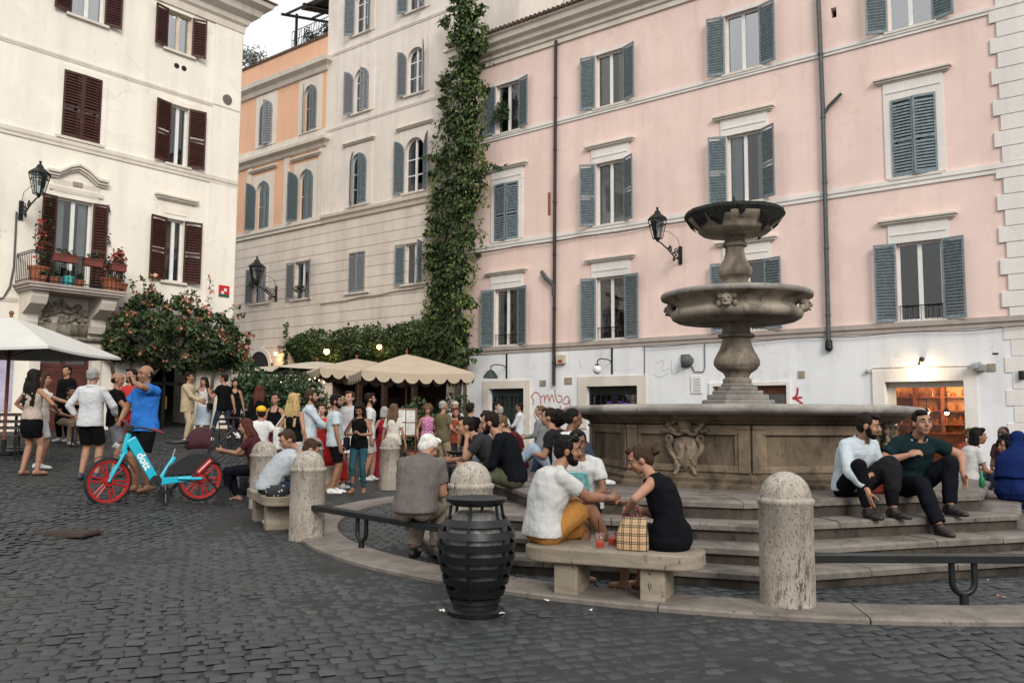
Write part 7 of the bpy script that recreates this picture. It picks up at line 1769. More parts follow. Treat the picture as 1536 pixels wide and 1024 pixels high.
# ---- the front: couple on the bench
i = sitp('man in a white T-shirt and orange shorts sitting crossed legged on the stone bench', .26, 6.97, .385, -68, z0=0, h=1.74, lod=0, skin='tan', hair=('knot', 'black'), top=('tee', 'white_jersey', (.50, .50, .485)), bot=('shorts', 'orange_cotton', (.36, .165, .045)), beard='black', shoe=('sandal', (.05, .03, .02)),
     lean=9, bend=17, twist=-6, yaw=-22, pitch=4, feet=[(-.17, .40, 0, 10), (.0, .60, .27, 20)], knees=[None, (.1, .3, 1)], hands=[(-.04, .55, .72), (.10, .56, .74)], elbows=[(-.6, -.2, -1), (.5, -.3, -1)], build=1.06, curl=(.7, .6), foottilt=(0, -25))
hp = i['hp']; k = MB()
for sx in (-1, 1): k.ball(hp(sx*.033, .058, .118), (.027, .012, .018), 10, 8, i['HM']); k.tube([hp(sx*.06, .05, .118), hp(sx*.086, .0, .075), hp(sx*.088, -.04, .06)], .003, 5)
o = k.build('sunglasses', m_lens, None, i['root'].location, i['root'].rotation_euler.z, smooth=True); tag(o, 'dark sunglasses pushed up on the head of the bench man in white', 'sunglasses')
w = i['wri'][1]; e = i['elb'][1]; k = MB(); capsule(k, e.lerp(w, .25), e.lerp(w, .80), .0415*i['s'], .0345*i['s'], 14); k.build('tattoo', NT('tattooed_skin').set(.5).mat, i['root'], smooth=True)
t_ = bpy.data.materials['tattooed_skin']; nt_ = t_.node_tree; nn = nt_.nodes.new('ShaderNodeTexNoise'); nn.inputs['Scale'].default_value = 26; rr_ = nt_.nodes.new('ShaderNodeValToRGB'); rr_.color_ramp.elements[0].position = .46; rr_.color_ramp.elements[0].color = (.06, .04, .035, 1); rr_.color_ramp.elements[1].position = .54; rr_.color_ramp.elements[1].color = (.30, .16, .10, 1)
nt_.links.new(nn.outputs['Fac'], rr_.inputs[0]); nt_.links.new(rr_.outputs[0], nt_.nodes['Principled BSDF'].inputs['Base Color'])
i = sitp('woman in a sleeveless black dress bending over a chequered bag on the stone bench', 1.24, 6.62, .385, 32, z0=0, h=1.68, sex='f', lod=0, skin='mid', hair=('bun', 'brown'), top=('sleeveless', 'black_dress', (.006, .006, .008)), bot=('dress', 'black_dress', (.006, .006, .008), .5), shoe=('sandal', (.03, .02, .018)),
     lean=13, bend=21, twist=30, yaw=48, pitch=24, feet=[(-.06, .50, 0, 0), (.10, .48, 0, 0)], hands=[(-.31, .16, .69), (-.17, .27, .71)], elbows=[(-1, -.5, -.3), (.3, -.3, -1)], curl=(.9, .9))
def plaid():
    t = NT('chequered_wool'); t.set(.8); sp = t.node('ShaderNodeSeparateXYZ'); t.l.new(t.tc.outputs['Object'], sp.inputs[0]); c = (.50, .36, .20)
    def lines(ax, per, w, ph): return t.math('LESS_THAN', t.math('FRACT', t.math('ADD', t.math('DIVIDE', sp.outputs[ax], per), ph)), w)
    for ax in (0, 2):
        for per, w, ph, cc, f_ in ((.062, .12, 0, (.02, .016, .014), .85), (.062, .12, .22, (.02, .016, .014), .85), (.062, .06, .6, (.45, .06, .05), .6)): c = t.mix(t.math('MULTIPLY', lines(ax, per, w, ph), f_), c, cc)
    t.color(c); t.bump(t.noise(200, 2), .2, .003); return t.mat
bg = thing('handbag', 'beige chequered handbag with dark red trim standing on the bench between the couple', 'bag', (.935, 6.585, .397), rad(-20))
k = MB(); k.loft([[(sc*.12*math.copysign(abs(math.cos(q))**.5, math.cos(q))+sh_, sc2*.055*math.copysign(abs(math.sin(q))**.6, math.sin(q)), z) for q in np.linspace(0, 6.283, 25)[:-1]] for sc, sc2, z, sh_ in ((1, 1, 0, 0), (1.03, 1.1, .03, 0), (1.0, 1.1, .12, 0), (.85, .8, .2, .01), (.72, .35, .255, .015))]); k.build('bag_body', plaid(), bg, smooth=True, flat_angle=60)
k = MB(); k.tube([(-.075+.01*j, .0, .25+.012*math.sin(j*1.3)) for j in range(17)], .014, 6); k.build('trim', simple('dark_red_leather', (.12, .02, .022), .5), bg)
k = MB(); k.tube([(-.05, .03, .25), (-.03, .045, .31), (.03, .045, .32), (.06, .03, .25)], .008, 6); k.build('handle', simple('dark_red_leather', (.12, .02, .022), .5), bg)
tumbler((.695, 6.68, .396), 'clear cup with a little red drink, left one of the two cups', (.72, .085, .03), straw=True)
tumbler((.805, 6.78, .396), 'clear cup half full of red drink beside the chequered handbag', (.72, .085, .03), level=.5, straw=True)
# ---- two men on the steps
i = sitp('bearded man in a white shirt sitting on the fountain steps', 3.44, 8.66, .62, 201, z0=0, h=1.74, lod=0, skin='mid', hair=('short', 'dark'), beard='black', top=('shirt', 'pale_shirt', (.47, .53, .57), None, .8), bot=('pants', 'black_trousers', (.006, .006, .008)), shoe=('shoe', (.02, .015, .013)),
     lean=15, bend=17, yaw=36, pitch=12, feet=[(-.14, .42, .45, 8), (.13, .38, .45, -5)], knees=[(-.25, 1, .4), (.25, 1, .4)], hands=[(-.03, .27, .86), (.17, .42, .72, (0, .3, -1))], elbows=[(-1, -.4, -.3), (1, -.6, 0)], curl=(.5, .35))
k = MB(); kl, pp = i['kn'][0], i['P']; capsule(k, pp + V3((-.10, .14, .07)), kl + V3((0, .0, .02)), .105, .092, sx=1.25, side=V3((1, 0, 0))); capsule(k, kl + V3((0, .01, .0)), kl + V3((.02, .05, -.20)), .094, .075, sx=1.2, side=V3((1, 0, 0))); capsule(k, pp + V3((-.06, .20, .09)), pp + V3((.10, .24, .07)), .075, .06); o = bake_add(k, 'folded_jacket', cloth('black_jacket_cloth', (.014, .014, .016)), None, .012, 3, .03); o.location = i['root'].location; o.rotation_euler = i['root'].rotation_euler; tag(o, 'black jacket bundled on the lap of the bearded man', 'jacket')
i = sitp('man in a dark green polo shirt with white tipped collar sitting on the steps', 4.16, 8.96, .62, 188, z0=0, h=1.82, lod=0, skin='mid', hair=('short', 'dark'), top=('polo', 'dark_green', (.008, .020, .022), (.5, .5, .5)), bot=('pants', 'black_denim', (.007, .008, .012)), shoe=('shoe', (.018, .014, .012)),
     lean=16, bend=18, yaw=-8, pitch=-2, build=1.1, feet=[(-.20, .40, .45, 15), (.10, .66, .29, 0)], knees=[(-.5, 1, .6), (.15, 1, .5)], hands=[(-.34, .42, .88, (0, .35, -1)), (.20, .32, 1.04, (-.7, .4, .3))], elbows=[(-1, -.3, .2), (1, -.2, -.6)], curl=(.5, 1.1))
k = MB(); k.box(-.11, .11, -.05, .05, 0, .17); held('shoulder_bag', 'dark red leather bag on the platform between the two men', 'bag', k, simple('oxblood_leather', (.16, .022, .016), .45), (3.86, 9.02, .625), rad(15), bevel=.03)
k = MB(); k.lathe([(.03, 0), (.032, .09), (.012, .14), (.012, .18)], 14); held('bottle', 'small green bottle on the platform beside the woman in white', 'bottle', k, simple('green_glass', (.02, .20, .08), .15), (5.55, 10.05, .62), smooth=True)
# ---- man on the rail and the sitters round the fountain's left side
i = sitp('white haired old man in a grey polo shirt sitting hunched on the iron rail', -.93, 8.22, .40, -16, z0=.03, h=1.74, lod=0, skin='mid', hair=('short', 'white'), top=('polo', 'taupe', (.13, .115, .105)), bot=('pants', 'taupe_trousers', (.22, .185, .145)), shoe=('shoe', (.015, .013, .012)),
     lean=16, bend=28, pitch=28, yaw=-34, belly=.07, build=1.16, feet=[(-.13, .30, -.02, 5), (.10, .34, -.02, -5)], hands=[(-.08, .42, .60), (.10, .44, .62)], curl=(.8, .8))
o = glasses(i); tag(o, 'dark framed glasses on the white haired old man', 'glasses')
i = sitp('young man in a white T-shirt with a pale blue print sitting on the lower steps', .73, 8.46, .45, 158, z0=0, h=1.66, lod=0, skin='brown', hair=('short', 'black'), top=('tee', 'bright_white', (.50, .50, .49)), bot=('shorts', 'navy_shorts', NAV), shoe=('shoe', (.3, .3, .3)), lean=12, bend=16, yaw=25, pitch=8, feet=[(-.14, .55, .14, 5), (.14, .52, .14, -5)], hands=[(-.16, .38, .66), (.16, .38, .66)])
front_patch(i, 'shirt_print', simple('aqua_print', (.22, .55, .55), .8, var=.4, vs=30), .20, .19, .03, .142)
i = sitp('man in a black sweater and olive trousers sitting in profile on the platform edge', .04, 9.72, .62, 84, z0=0, h=1.76, lod=0, skin='mid', hair=('short', 'dark'), beard='dark', top=('long', 'black_sweater', (.006, .007, .009)), bot=('pants', 'olive_cloth', (.075, .078, .052)), shoe=('shoe', (.25, .02, .015)), lean=16, bend=18, pitch=12, feet=[(-.12, .50, .29, 0), (.12, .48, .29, 0)], hands=[(-.10, .46, .80), (.05, .44, .78)])
i = sitp('man in olive shorts resting his chin on his hand beside the man in black sweater', -.22, 10.85, .62, 100, z0=0, h=1.74, lod=1, skin='mid', hair=('short', 'dark'), top=('tee', 'charcoal', (.03, .03, .033)), bot=('shorts', 'khaki_shorts', (.16, .13, .085)), shoe=('shoe', (.04, .03, .03)), lean=24, bend=22, feet=[(-.14, .50, .29, 0), (.14, .48, .29, 0)], hands=[(-.05, .36, 1.12), (.12, .52, .86)], elbows=[(-.3, .2, -1), (.4, .2, -1)], curl=(1.3, .6))
sitp('man in a dark T-shirt and pale jeans sitting with his back against the basin', .62, 11.3, .62, 75, z0=0, h=1.76, lod=1, skin='mid', hair=('short', 'dark'), top=('tee', 'faded_black', (.018, .018, .02)), bot=('jeans', 'pale_denim', (.26, .33, .40)), shoe=('shoe', (.4, .4, .4)), lean=4, bend=10, feet=[(-.14, .62, .62, 0), (.14, .70, .62, 0)], knees=[(0, .3, 1), (0, .3, 1)], hands=[(-.1, .36, .95), (.12, .40, .90)])
sitp('person with a dark curly head sitting further back against the basin', .80, 12.4, .62, 60, z0=0, h=1.70, sex='f', lod=1, skin='tan', hair=('afro', 'black'), top=('tee', 'black_tee', BLK), bot=('jeans', 'dark_denim', (.04, .055, .09)), lean=8, bend=14, feet=[(-.14, .5, .45, 0), (.14, .5, .45, 0)])
sitp('man in a white shirt in profile just left of the fountain basin', .62, 9.95, .62, -70, z0=0, h=1.72, lod=1, skin='brown', hair=('crop', 'black'), top=('tee', 'soft_white', (.6, .6, .58)), bot=('jeans', 'dark_denim', (.04, .055, .09)), lean=4, bend=8, pitch=12, feet=[(-.14, .46, .62, 0), (.14, .4, .62, 0)], knees=[(0, .3, 1), (0, .3, 1)])
sitp('fair haired person in a dark red top sitting on the far platform edge', .10, 12.15, .62, 110, z0=0, h=1.66, lod=1, skin='fair', hair=('short', 'light'), top=('long', 'dark_red', (.085, .012, .018)), bot=('pants', 'grey_cloth', (.12, .12, .12)), lean=14, bend=20, pitch=15, feet=[(-.12, .46, .29, 0), (.12, .46, .29, 0)])
# ---- right-hand group behind the steps
sitp('woman with black hair in a white T-shirt sitting on the far right steps', 6.42, 12.0, .45, -85, z0=0, h=1.66, sex='f', lod=1, skin='tan', hair=('bob', 'black'), top=('tee', 'chalk_white', (.50, .50, .485)), bot=('jeans', 'dark_denim', (.04, .055, .09)), yaw=-20, feet=[(-.12, .45, .14, 0), (.12, .45, .14, 0)])
i = sitp('person with glasses and light hair behind the woman in the white T-shirt', 8.22, 15.35, .42, 175, z0=0, h=1.66, sex='f', lod=1, skin='mid', hair=('short', 'light'), top=('tee', 'rust_red', (.22, .05, .03)), bot=('pants', 'grey_cloth', (.12, .12, .12)))
o = glasses(i); tag(o, 'dark glasses on the light haired person in rust red', 'glasses')
sitp('person in a bright blue headscarf and robe seated at the right edge', 6.02, 10.25, .45, -52, z0=0, h=1.66, sex='f', lod=0, skin='brown', hair=('hijab', 'blue', (.008, .019, .09)), top=('long', 'royal_blue', (.008, .018, .085)), bot=('dress', 'royal_blue', (.008, .018, .085), .1, 1.3), lean=14, bend=16, pitch=10, build=1.0, feet=[(-.12, .44, .14, 0), (.12, .44, .14, 0)], hands=[(-.13, .36, .66), (.2, .4, .66)])
sitp('dark skinned man with cropped hair sitting behind the blue headscarf', 8.36, 14.25, .42, 125, z0=0, h=1.74, lod=1, skin='dark', hair=('crop', 'black'), top=('tee', 'dark_plum', (.06, .03, .04)), bot=('pants', 'grey_cloth', (.12, .12, .12)))
sitp('woman with a dark curly bun in a pink top at the right edge', 7.02, 11.75, .29, 100, z0=0, h=1.74, sex='f', lod=1, skin='tan', hair=('afro', 'black'), top=('tee', 'shell_pink', (.52, .33, .32)), bot=('jeans', 'dark_denim', (.04, .055, .09)), feet=[(-.12, .4, .14, 0), (.12, .4, .14, 0)])
# ---- bench on the left
i = sitp('woman with reddish hair sitting sideways with a hand stretched to her knee', -3.98, 13.3, .43, 96, h=1.68, sex='f', lod=0, skin='mid', hair=('long', 'auburn', .34), top=('tee', 'plum', (.06, .018, .022)), bot=('pants', 'black_denim', (.007, .008, .012)), shoe=('sandal', (.05, .03, .02)), lean=8, bend=14, pitch=8, feet=[(-.06, .42, 0, 0), (.10, .30, 0, 0)], hands=[(-.06, .50, .80, (.1, 1, .2)), (.06, .46, .76)], elbows=[(-.6, -.2, -1), (.5, -.2, -1)])
k = MB(); k.loft([[(.15*sc*math.cos(q), .11*sc*math.sin(q), z) for q in np.linspace(0, 6.283, 15)[:-1]] for sc, z in ((.9, 0), (1.05, .08), (1.05, .26), (.9, .36), (.5, .40))]); bp_ = gpt(368, 742)
o = bake_add(k, 'backpack', simple('black_nylon', (.016, .018, .022), .5, var=.5, vs=14, bump=.5, bs=20, bd=.02), None, .014, 2, .02); o.location = (bp_.x+.05, bp_.y, bp_.z+.02); tag(o, 'black backpack on the ground at the knees of the woman with reddish hair', 'backpack')
sitp('man in a pale grey T-shirt bent far forward on the left bench', -3.06, 10.72, .43, -72, h=1.80, lod=0, skin='mid', hair=('short', 'brown'), top=('tee', 'pale_grey', (.36, .385, .41)), bot=('jeans', 'dark_denim', (.02, .03, .05)), shoe=('shoe', (.3, .3, .3)), lean=38, bend=26, pitch=26, belly=.03, feet=[(-.15, .46, 0, 0), (.15, .44, 0, 0)], hands=[(-.12, .62, .55), (.12, .62, .55)])
sitp('man with short brown hair leaning in next to the one bent forward', -2.62, 11.35, .43, 118, h=1.74, lod=1, skin='mid', hair=('short', 'brown'), top=('tee', 'ash_grey', (.30, .30, .30)), bot=('shorts', 'grey_shorts', (.14, .14, .15)), lean=22, bend=22, pitch=24, feet=[(-.15, .46, 0, 0), (.15, .44, 0, 0)])
k = MB(); k.loft([[(.13*sc*math.cos(q), .08*sc*math.sin(q), z) for q in np.linspace(0, 6.283, 15)[:-1]] for sc, z in ((.95, 0), (1.1, .03), (1.0, .09), (.7, .13))])
def dots():
    t = NT('polka_dot_cloth'); t.set(.8); v = t.node('ShaderNodeTexVoronoi'); v.inputs['Scale'].default_value = 20; v.inputs['Randomness'].default_value = .6; t.l.new(t.tc.outputs['Object'], v.inputs['Vector']); t.color(t.mix(t.math('LESS_THAN', v.outputs['Distance'], .22), (.014, .014, .016), (.6, .6, .58))); return t.mat
held('pouch_bag', 'black pouch bag with white polka dots on the near end of the left bench', 'bag', k, dots(), (-2.86, 10.42, gz(-2.86, 10.42)+.432), rad(20), smooth=True)
k = MB(); k.lathe([(.028, 0), (.032, .02), (.032, .12), (.013, .17), (.013, .2)], 14); bt = thing('bottle', 'small dark bottle with a red label on the left bench', 'bottle', (-2.68, 10.46, gz(-2.68, 10.46)+.432)); k.build('glass', simple('cola_dark', (.02, .01, .008), .15), bt, smooth=True); k = MB(); k.lathe([(.0335, .05), (.0335, .1)], 14, cap=False); k.build('red_label', simple('red_label', (.5, .03, .025), .5), bt)

# ---- standing, left third
i = stand('woman with long dark curly hair in a beige tank top and short black skirt', (43, 713), -14, h=1.70, sex='f', lod=0, skin='mid', hair=('curly_long', 'dark', .42), top=('tank', 'sand_knit', (.42, .34, .29)), bot=('skirt', 'black_mini', BLK, .60, 1.02), shoe=('sandal', (.02, .016, .014)), hands=[(-.20, .14, 1.0), (.22, .30, 1.04)], elbows=[(-1, -.4, 0), (1, -.6, -.2)], yaw=-10, feet=[(-.11, -.02, 0, 12), (.11, .05, 0, -12)])
stand('woman mostly hidden behind the one with curly hair, reaching out her arm', (57, 704), -62, h=1.66, sex='f', lod=1, skin='mid', hair=('long', 'brown', .3), top=('tee', 'ivory', (.55, .52, .46)), bot=('shorts', 'white_shorts', (.55, .55, .54)), shoe=('shoe', (.6, .6, .58)), hands=[(-.22, .2, 1.0), (.1, .48, 1.12, (.1, 1, .1))])
i = sitp('seated person in a black top and beige trousers under the white parasol', gpt(84, 668).x, gpt(84, 668).y+.3, .46, -120, h=1.70, lod=1, skin='mid', hair=('short', 'dark'), top=('tee', 'black_tee', BLK), bot=('pants', 'beige_trousers', (.32, .25, .17)), shoe=('shoe', (.4, .38, .34)))
stand('dim figure in dark clothes standing in front of the red brown door', (97, 0, 20.2), 165, h=1.80, lod=2, skin='mid', hair=('short', 'dark'), top=('long', 'black_long', BLK), bot=('pants', 'black_trousers', (.006, .006, .008)))
stand('man in an untucked white shirt and black shorts seen from behind', (131, 720), -8, h=1.78, lod=0, skin='mid', hair=('crop', 'grey'), top=('shirt', 'crisp_white', (.52, .53, .54), None, .72), bot=('shorts', 'black_shorts', BLK), shoe=('shoe', (.04, .05, .07)), hands=[(-.24, .02, .96, (.4, .2, -1)), (.26, .28, 1.0)], elbows=[(-1, -.5, 0), (1, -.6, 0)], belly=.02, build=1.06, feet=[(-.10, -.02, 0, 8), (.11, .06, 0, -12)])
stand('balding man in a black T-shirt and grey shorts talking beside the white shirt', (168, 714), -78, h=1.72, lod=0, skin='tan', hair=('bald', 'dark'), top=('tee', 'black_tee', BLK), bot=('shorts', 'grey_shorts', (.14, .14, .15)), shoe=('shoe', (.02, .02, .02)), hands=[(-.1, .36, 1.05), (.12, .40, 1.06)], elbows=[(-.6, -.5, -.6), (.6, -.5, -.6)])
stand('person in a red top half hidden behind the man in the blue polo', (191, 704), 168, h=1.80, sex='f', lod=1, skin='mid', hair=('bob', 'dark'), top=('long', 'bright_red', (.42, .035, .03)), bot=('pants', 'red_cloth', (.42, .035, .03)), hands=[(-.1, .30, 1.05), (.1, .34, 1.0)])
i = stand('bald man in a bright blue polo shirt and dark shorts holding up a phone', (213, 738), 152, h=1.86, lod=0, skin='tan', hair=('bald', 'dark'), top=('polo', 'cobalt_blue', (.03, .16, .52)), bot=('shorts', 'black_shorts', BLK), shoe=('sandal', (.05, .03, .025)), hands=[(.0, .22, 1.60, (.4, .1, 1)), (.26, .22, 1.05)], elbows=[(-1, .5, -.2), (1, -.4, -.4)], yaw=-12, pitch=6, curl=(1.0, .7), belly=.03, build=1.08)
phone(i, 0, 'dark phone held up by the bald man in blue')
stand('man in a pale cream suit standing by the dark doorway', (279, 664), -95, h=1.78, lod=1, skin='tan', hair=('short', 'dark'), top=('jacket', 'cream_linen', (.42, .34, .22)), bot=('pants', 'cream_linen', (.42, .34, .22)), hands=[(-.1, .34, 1.08), (.12, .38, 1.05)])
i = stand('woman in a white top and long pale blue skirt sipping a drink', (303, 661), 175, h=1.66, sex='f', lod=1, skin='mid', hair=('curly_long', 'dark', .3), top=('tank', 'white_top', (.58, .56, .55)), bot=('skirt', 'pale_blue_skirt', (.40, .47, .54), .40, 1.35), shoe=('sandal', (.05, .03, .02)), hands=[(-.24, .12, .9), (.03, .20, 1.36, (-.3, .2, 1))], elbows=[None, (1, .3, -.5)])
strap_bag(i, 'black shoulder bag on the hip of the woman in the pale skirt', (.015, .015, .016), -1, .02, fwd=.10)
i = stand('man in a black T-shirt and jeans striding left with one arm bent up', (333, 664), 66, h=1.80, lod=1, skin='mid', hair=('short', 'dark'), top=('tee', 'black_tee', BLK), bot=('skinny', 'indigo', (.025, .04, .07)), shoe=('shoe', (.6, .6, .58)), feet=[(-.08, .30, 0, 0), (.08, -.44, .14, 0)], foottilt=(0, -40), hands=[(-.18, .32, 1.28, (0, .3, 1)), (.24, -.16, .9)], elbows=[(-.6, -.3, -1), None], yaw=20)
stand('woman in dark clothes behind the striding man by the corner', (350, 658), 190, h=1.66, sex='f', lod=2, skin='mid', hair=('long', 'black', .3), top=('tank', 'black_top', BLK), bot=('pants', 'black_trousers', (.006, .006, .008)))
# ---- standing, middle
i = stand('short person wearing a round yellow cap and a white top', (391, 0, 14.6), 30, h=1.43, lod=1, skin='mid', hair=('cap', 'dark', (.72, .42, .04)), top=('tee', 'white_cotton', (.58, .58, .57)), bot=('shorts', 'grey_shorts', (.14, .14, .15)))
stand('woman in a black tank top facing us in front of the restaurant greenery', (412, 0, 17.0), 172, h=1.66, sex='f', lod=1, skin='mid', hair=('bun', 'dark'), top=('tank', 'black_top', BLK), bot=('pants', 'wine_trousers', (.08, .012, .018)), hands=[(-.18, .22, .98), (.2, .2, 1.0)])
stand('dim brown haired woman in black near the restaurant plants', (387, 0, 19.6), 20, h=1.70, sex='f', lod=2, skin='mid', hair=('long', 'auburn', .3), top=('long', 'black_long', BLK), bot=('pants', 'black_trousers', (.006, .006, .008)))
i = stand('blonde woman in a black top and white skirt seen from behind', (440, 0, 14.4), -18, h=1.74, sex='f', lod=0, skin='mid', hair=('long', 'blond', .40), top=('tank', 'black_top', BLK), bot=('skirt', 'white_skirt', (.55, .54, .53), .50, 1.05), hands=[(-.25, .05, .9), (.27, .0, .88)], yaw=-25)
strap_bag(i, 'large white cloth tote bag on the left shoulder of the blonde woman', (.60, .60, .58), -1, .05, (.34, .12, .38), name='tote_bag')
stand('man with a brown beard in a white shirt in profile behind the blonde woman', (464, 0, 15.6), -80, h=1.84, lod=1, skin='mid', hair=('short', 'brown'), beard='brown', top=('shirt', 'pale_shirt', (.47, .53, .57), None, .55), bot=('pants', 'navy_cloth', NAV), hands=[(-.1, .36, 1.12), (.14, .42, 1.08)])
i = stand('woman in a red top drinking from a glass', (483, 0, 16.4), 178, h=1.60, sex='f', lod=1, skin='fair', hair=('bob', 'brown'), top=('tee', 'bright_red', (.42, .035, .03)), bot=('pants', 'dark_cloth', (.03, .03, .035)), hands=[(-.03, .22, 1.28, (.1, .2, 1)), (.2, .2, 1.0)], elbows=[(-1, .3, -.6), None])
tumbler(wp(i, i['wri'][0] + V3((.02, .06, .06))), 'clear glass at the lips of the woman in red', (.5, .5, .48))
sitp('dark haired person in red sitting beyond the half hidden bollard', -3.52, 16.0, .46, -28, h=1.70, sex='f', lod=1, skin='mid', hair=('bun', 'dark'), top=('long', 'scarlet', (.45, .02, .02)), bot=('dress', 'scarlet', (.45, .02, .02), .2), lean=14, bend=14)
b = MB(); b.box(-.25, .25, -.25, .25, 0, .46); o = b.build('stone_block', m_travb, None, (-3.55, 15.94, gz(-3.55, 15.94)), rad(35), bevel=.015); tag(o, 'squat travertine block under the dark haired person in red', 'block')
stand('man in a pale grey T-shirt and black shorts standing in profile', (499, 741), -72, h=1.78, lod=0, skin='tan', hair=('short', 'black'), beard='black', top=('tee', 'pale_blue_grey', (.46, .52, .55)), bot=('shorts', 'black_shorts', BLK), shoe=('shoe', (.62, .62, .60)), hands=[(-.22, .14, .86), (.25, .08, .84)], yaw=-12, feet=[(-.10, .06, 0, 5), (.10, -.04, 0, -12)])
i = stand('woman in a black sleeveless top and blue jeans looking down at her phone', (537, 740), 178, h=1.64, sex='f', lod=0, skin='tan', hair=('curly_long', 'dark', .3), top=('sleeveless', 'black_top', BLK), bot=('skinny', 'teal_denim', (.025, .075, .095)), shoe=('sandal', (.09, .05, .03)), pitch=32, hands=[(-.07, .24, 1.06, (.5, .6, .5)), (.07, .26, 1.06, (-.5, .6, .5))], elbows=[(-1, -.6, -.3), (1, -.6, -.3)], curl=(.9, .9))
phone(i, 0, 'black phone in both hands of the woman in blue jeans')
strap_bag(i, 'black bag at the hip of the woman in blue jeans', (.014, .014, .016), 1, .02, (.22, .09, .24), fwd=.05)
i = stand('man in a grey T-shirt drinking with his elbow raised', (524, 0, 17.8), 160, h=1.90, lod=1, skin='fair', hair=('short', 'brown'), top=('tee', 'mist_grey', (.42, .42, .42)), bot=('shorts', 'white_shorts', (.55, .55, .54)), shoe=('shoe', (.3, .05, .05)), hands=[(-.24, .1, .9), (.04, .26, 1.64, (-.4, .1, 1))], elbows=[None, (1, .3, 0)])
tumbler(wp(i, i['wri'][1] + V3((-.04, .06, .05))), 'glass raised to the mouth of the man in grey', (.5, .42, .2))
stand('bearded man in a white T-shirt and white trainers looking right', (553, 0, 18.6), -75, h=1.90, lod=1, skin='mid', hair=('short', 'dark'), beard='dark', top=('tee', 'white_cotton', (.58, .58, .57)), bot=('shorts', 'pale_shorts', (.4, .38, .34)), shoe=('shoe', (.50, .50, .485)), feet=[(-.1, .1, 0, 0), (.1, -.1, 0, -10)])
stand('grey haired woman in a long crimson dress', (576, 0, 18.8), 25, h=1.60, sex='f', lod=1, skin='mid', hair=('bob', 'grey'), top=('sleeveless', 'crimson', (.25, .015, .035)), bot=('dress', 'crimson', (.25, .015, .035), .06, 1.25), hands=[(-.2, .16, 1.0), (.22, .14, .98)])
stand('woman with long light brown hair in a white top next to the crimson dress', (590, 0, 18.2), -12, h=1.66, sex='f', lod=1, skin='mid', hair=('long', 'light', .42), top=('tee', 'off_white', (.56, .52, .46)), bot=('skirt', 'dark_skirt', (.04, .03, .04), .5, 1.1))
stand('woman with curly hair in a pink flowered dress', (641, 0, 21.0), 188, h=1.68, sex='f', lod=1, skin='mid', hair=('afro', 'light'), top=('sleeveless', 'pink_floral', (.45, .14, .28), 'floral'), bot=('dress', 'pink_floral', (.45, .14, .28), .28, 1.2), hands=[(-.2, .2, 1.0), (.24, .1, .9)])
stand('grey haired man in an olive T-shirt with his back half turned', (664, 0, 19.4), -42, h=1.76, lod=1, skin='mid', hair=('crop', 'grey'), top=('tee', 'olive_drab', (.12, .10, .055)), bot=('pants', 'beige_trousers', (.32, .25, .17)), hands=[(-.2, .2, 1.0), (.2, .26, 1.02)])
stand('woman with brown curls in a rust red top facing the man in black', (684, 0, 20.2), 175, h=1.60, sex='f', lod=1, skin='mid', hair=('bob', 'auburn'), top=('long', 'rust_red', (.22, .05, .03)), bot=('pants', 'dark_cloth', (.03, .03, .035)), hands=[(-.14, .24, 1.1), (.14, .24, 1.1)])
stand('man in a pale cap behind the woman in rust red', (682, 0, 22.4), 165, h=1.80, lod=2, skin='mid', hair=('cap', 'grey', (.50, .47, .42)), top=('tee', 'pale_blue_tee', (.40, .42, .45)), bot=('pants', 'beige_trousers', (.32, .25, .17)))
stand('man in a black T-shirt and light blue jeans seen from behind', (705, 0, 17.6), -18, h=1.68, lod=1, skin='mid', hair=('short', 'dark'), top=('tee', 'black_tee', BLK), bot=('jeans', 'pale_denim', (.26, .33, .40)), shoe=('shoe', (.3, .3, .3)))
stand('woman with a dark bun in a grey top by the barred doorway', (731, 0, 17.0), 80, h=1.52, sex='f', lod=1, skin='tan', hair=('bun', 'dark'), top=('tee', 'stone_grey', (.30, .29, .28)), bot=('pants', 'dark_cloth', (.03, .03, .035)))
stand('dark haired man in a white shirt left of the barred doorway', (744, 0, 25.0), -110, h=1.84, lod=2, skin='mid', hair=('short', 'dark'), top=('shirt', 'crisp_white', (.52, .53, .54)), bot=('pants', 'navy_cloth', NAV))
i = stand('grey haired man with a dark strap across his white back', (750, 0, 20.5), 10, h=1.66, lod=2, skin='mid', hair=('crop', 'grey'), top=('tee', 'white_cotton', (.58, .58, .57)), bot=('shorts', 'pale_shorts', (.4, .38, .34)))
strap_bag(i, 'dark bag with a strap on the grey haired man by the doorway', (.03, .03, .035), 1, .0)
stand('man in a white shirt facing left at the right side of the barred doorway', (780, 0, 25.0), 82, h=1.82, lod=2, skin='tan', hair=('short', 'black'), top=('shirt', 'crisp_white', (.52, .53, .54), None, .5), bot=('pants', 'beige_trousers', (.32, .25, .17)), hands=[(-.1, .35, 1.05), (.1, .35, 1.05)])
stand('brown haired man in a grey jacket left of the fountain basin', (812, 0, 17.0), 75, h=1.62, lod=1, skin='fair', hair=('short', 'light'), top=('jacket', 'grey_jacket', (.20, .21, .21)), bot=('pants', 'dark_cloth', (.03, .03, .035)), hands=[(-.1, .3, 1.0), (.1, .3, 1.0)])
stand('bald man in a white T-shirt next to the grey jacket', (824, 0, 18.0), 85, h=1.62, lod=1, skin='tan', hair=('bald', 'dark'), top=('tee', 'white_cotton', (.58, .58, .57)), bot=('pants', 'dark_cloth', (.03, .03, .035)))
bake_all()
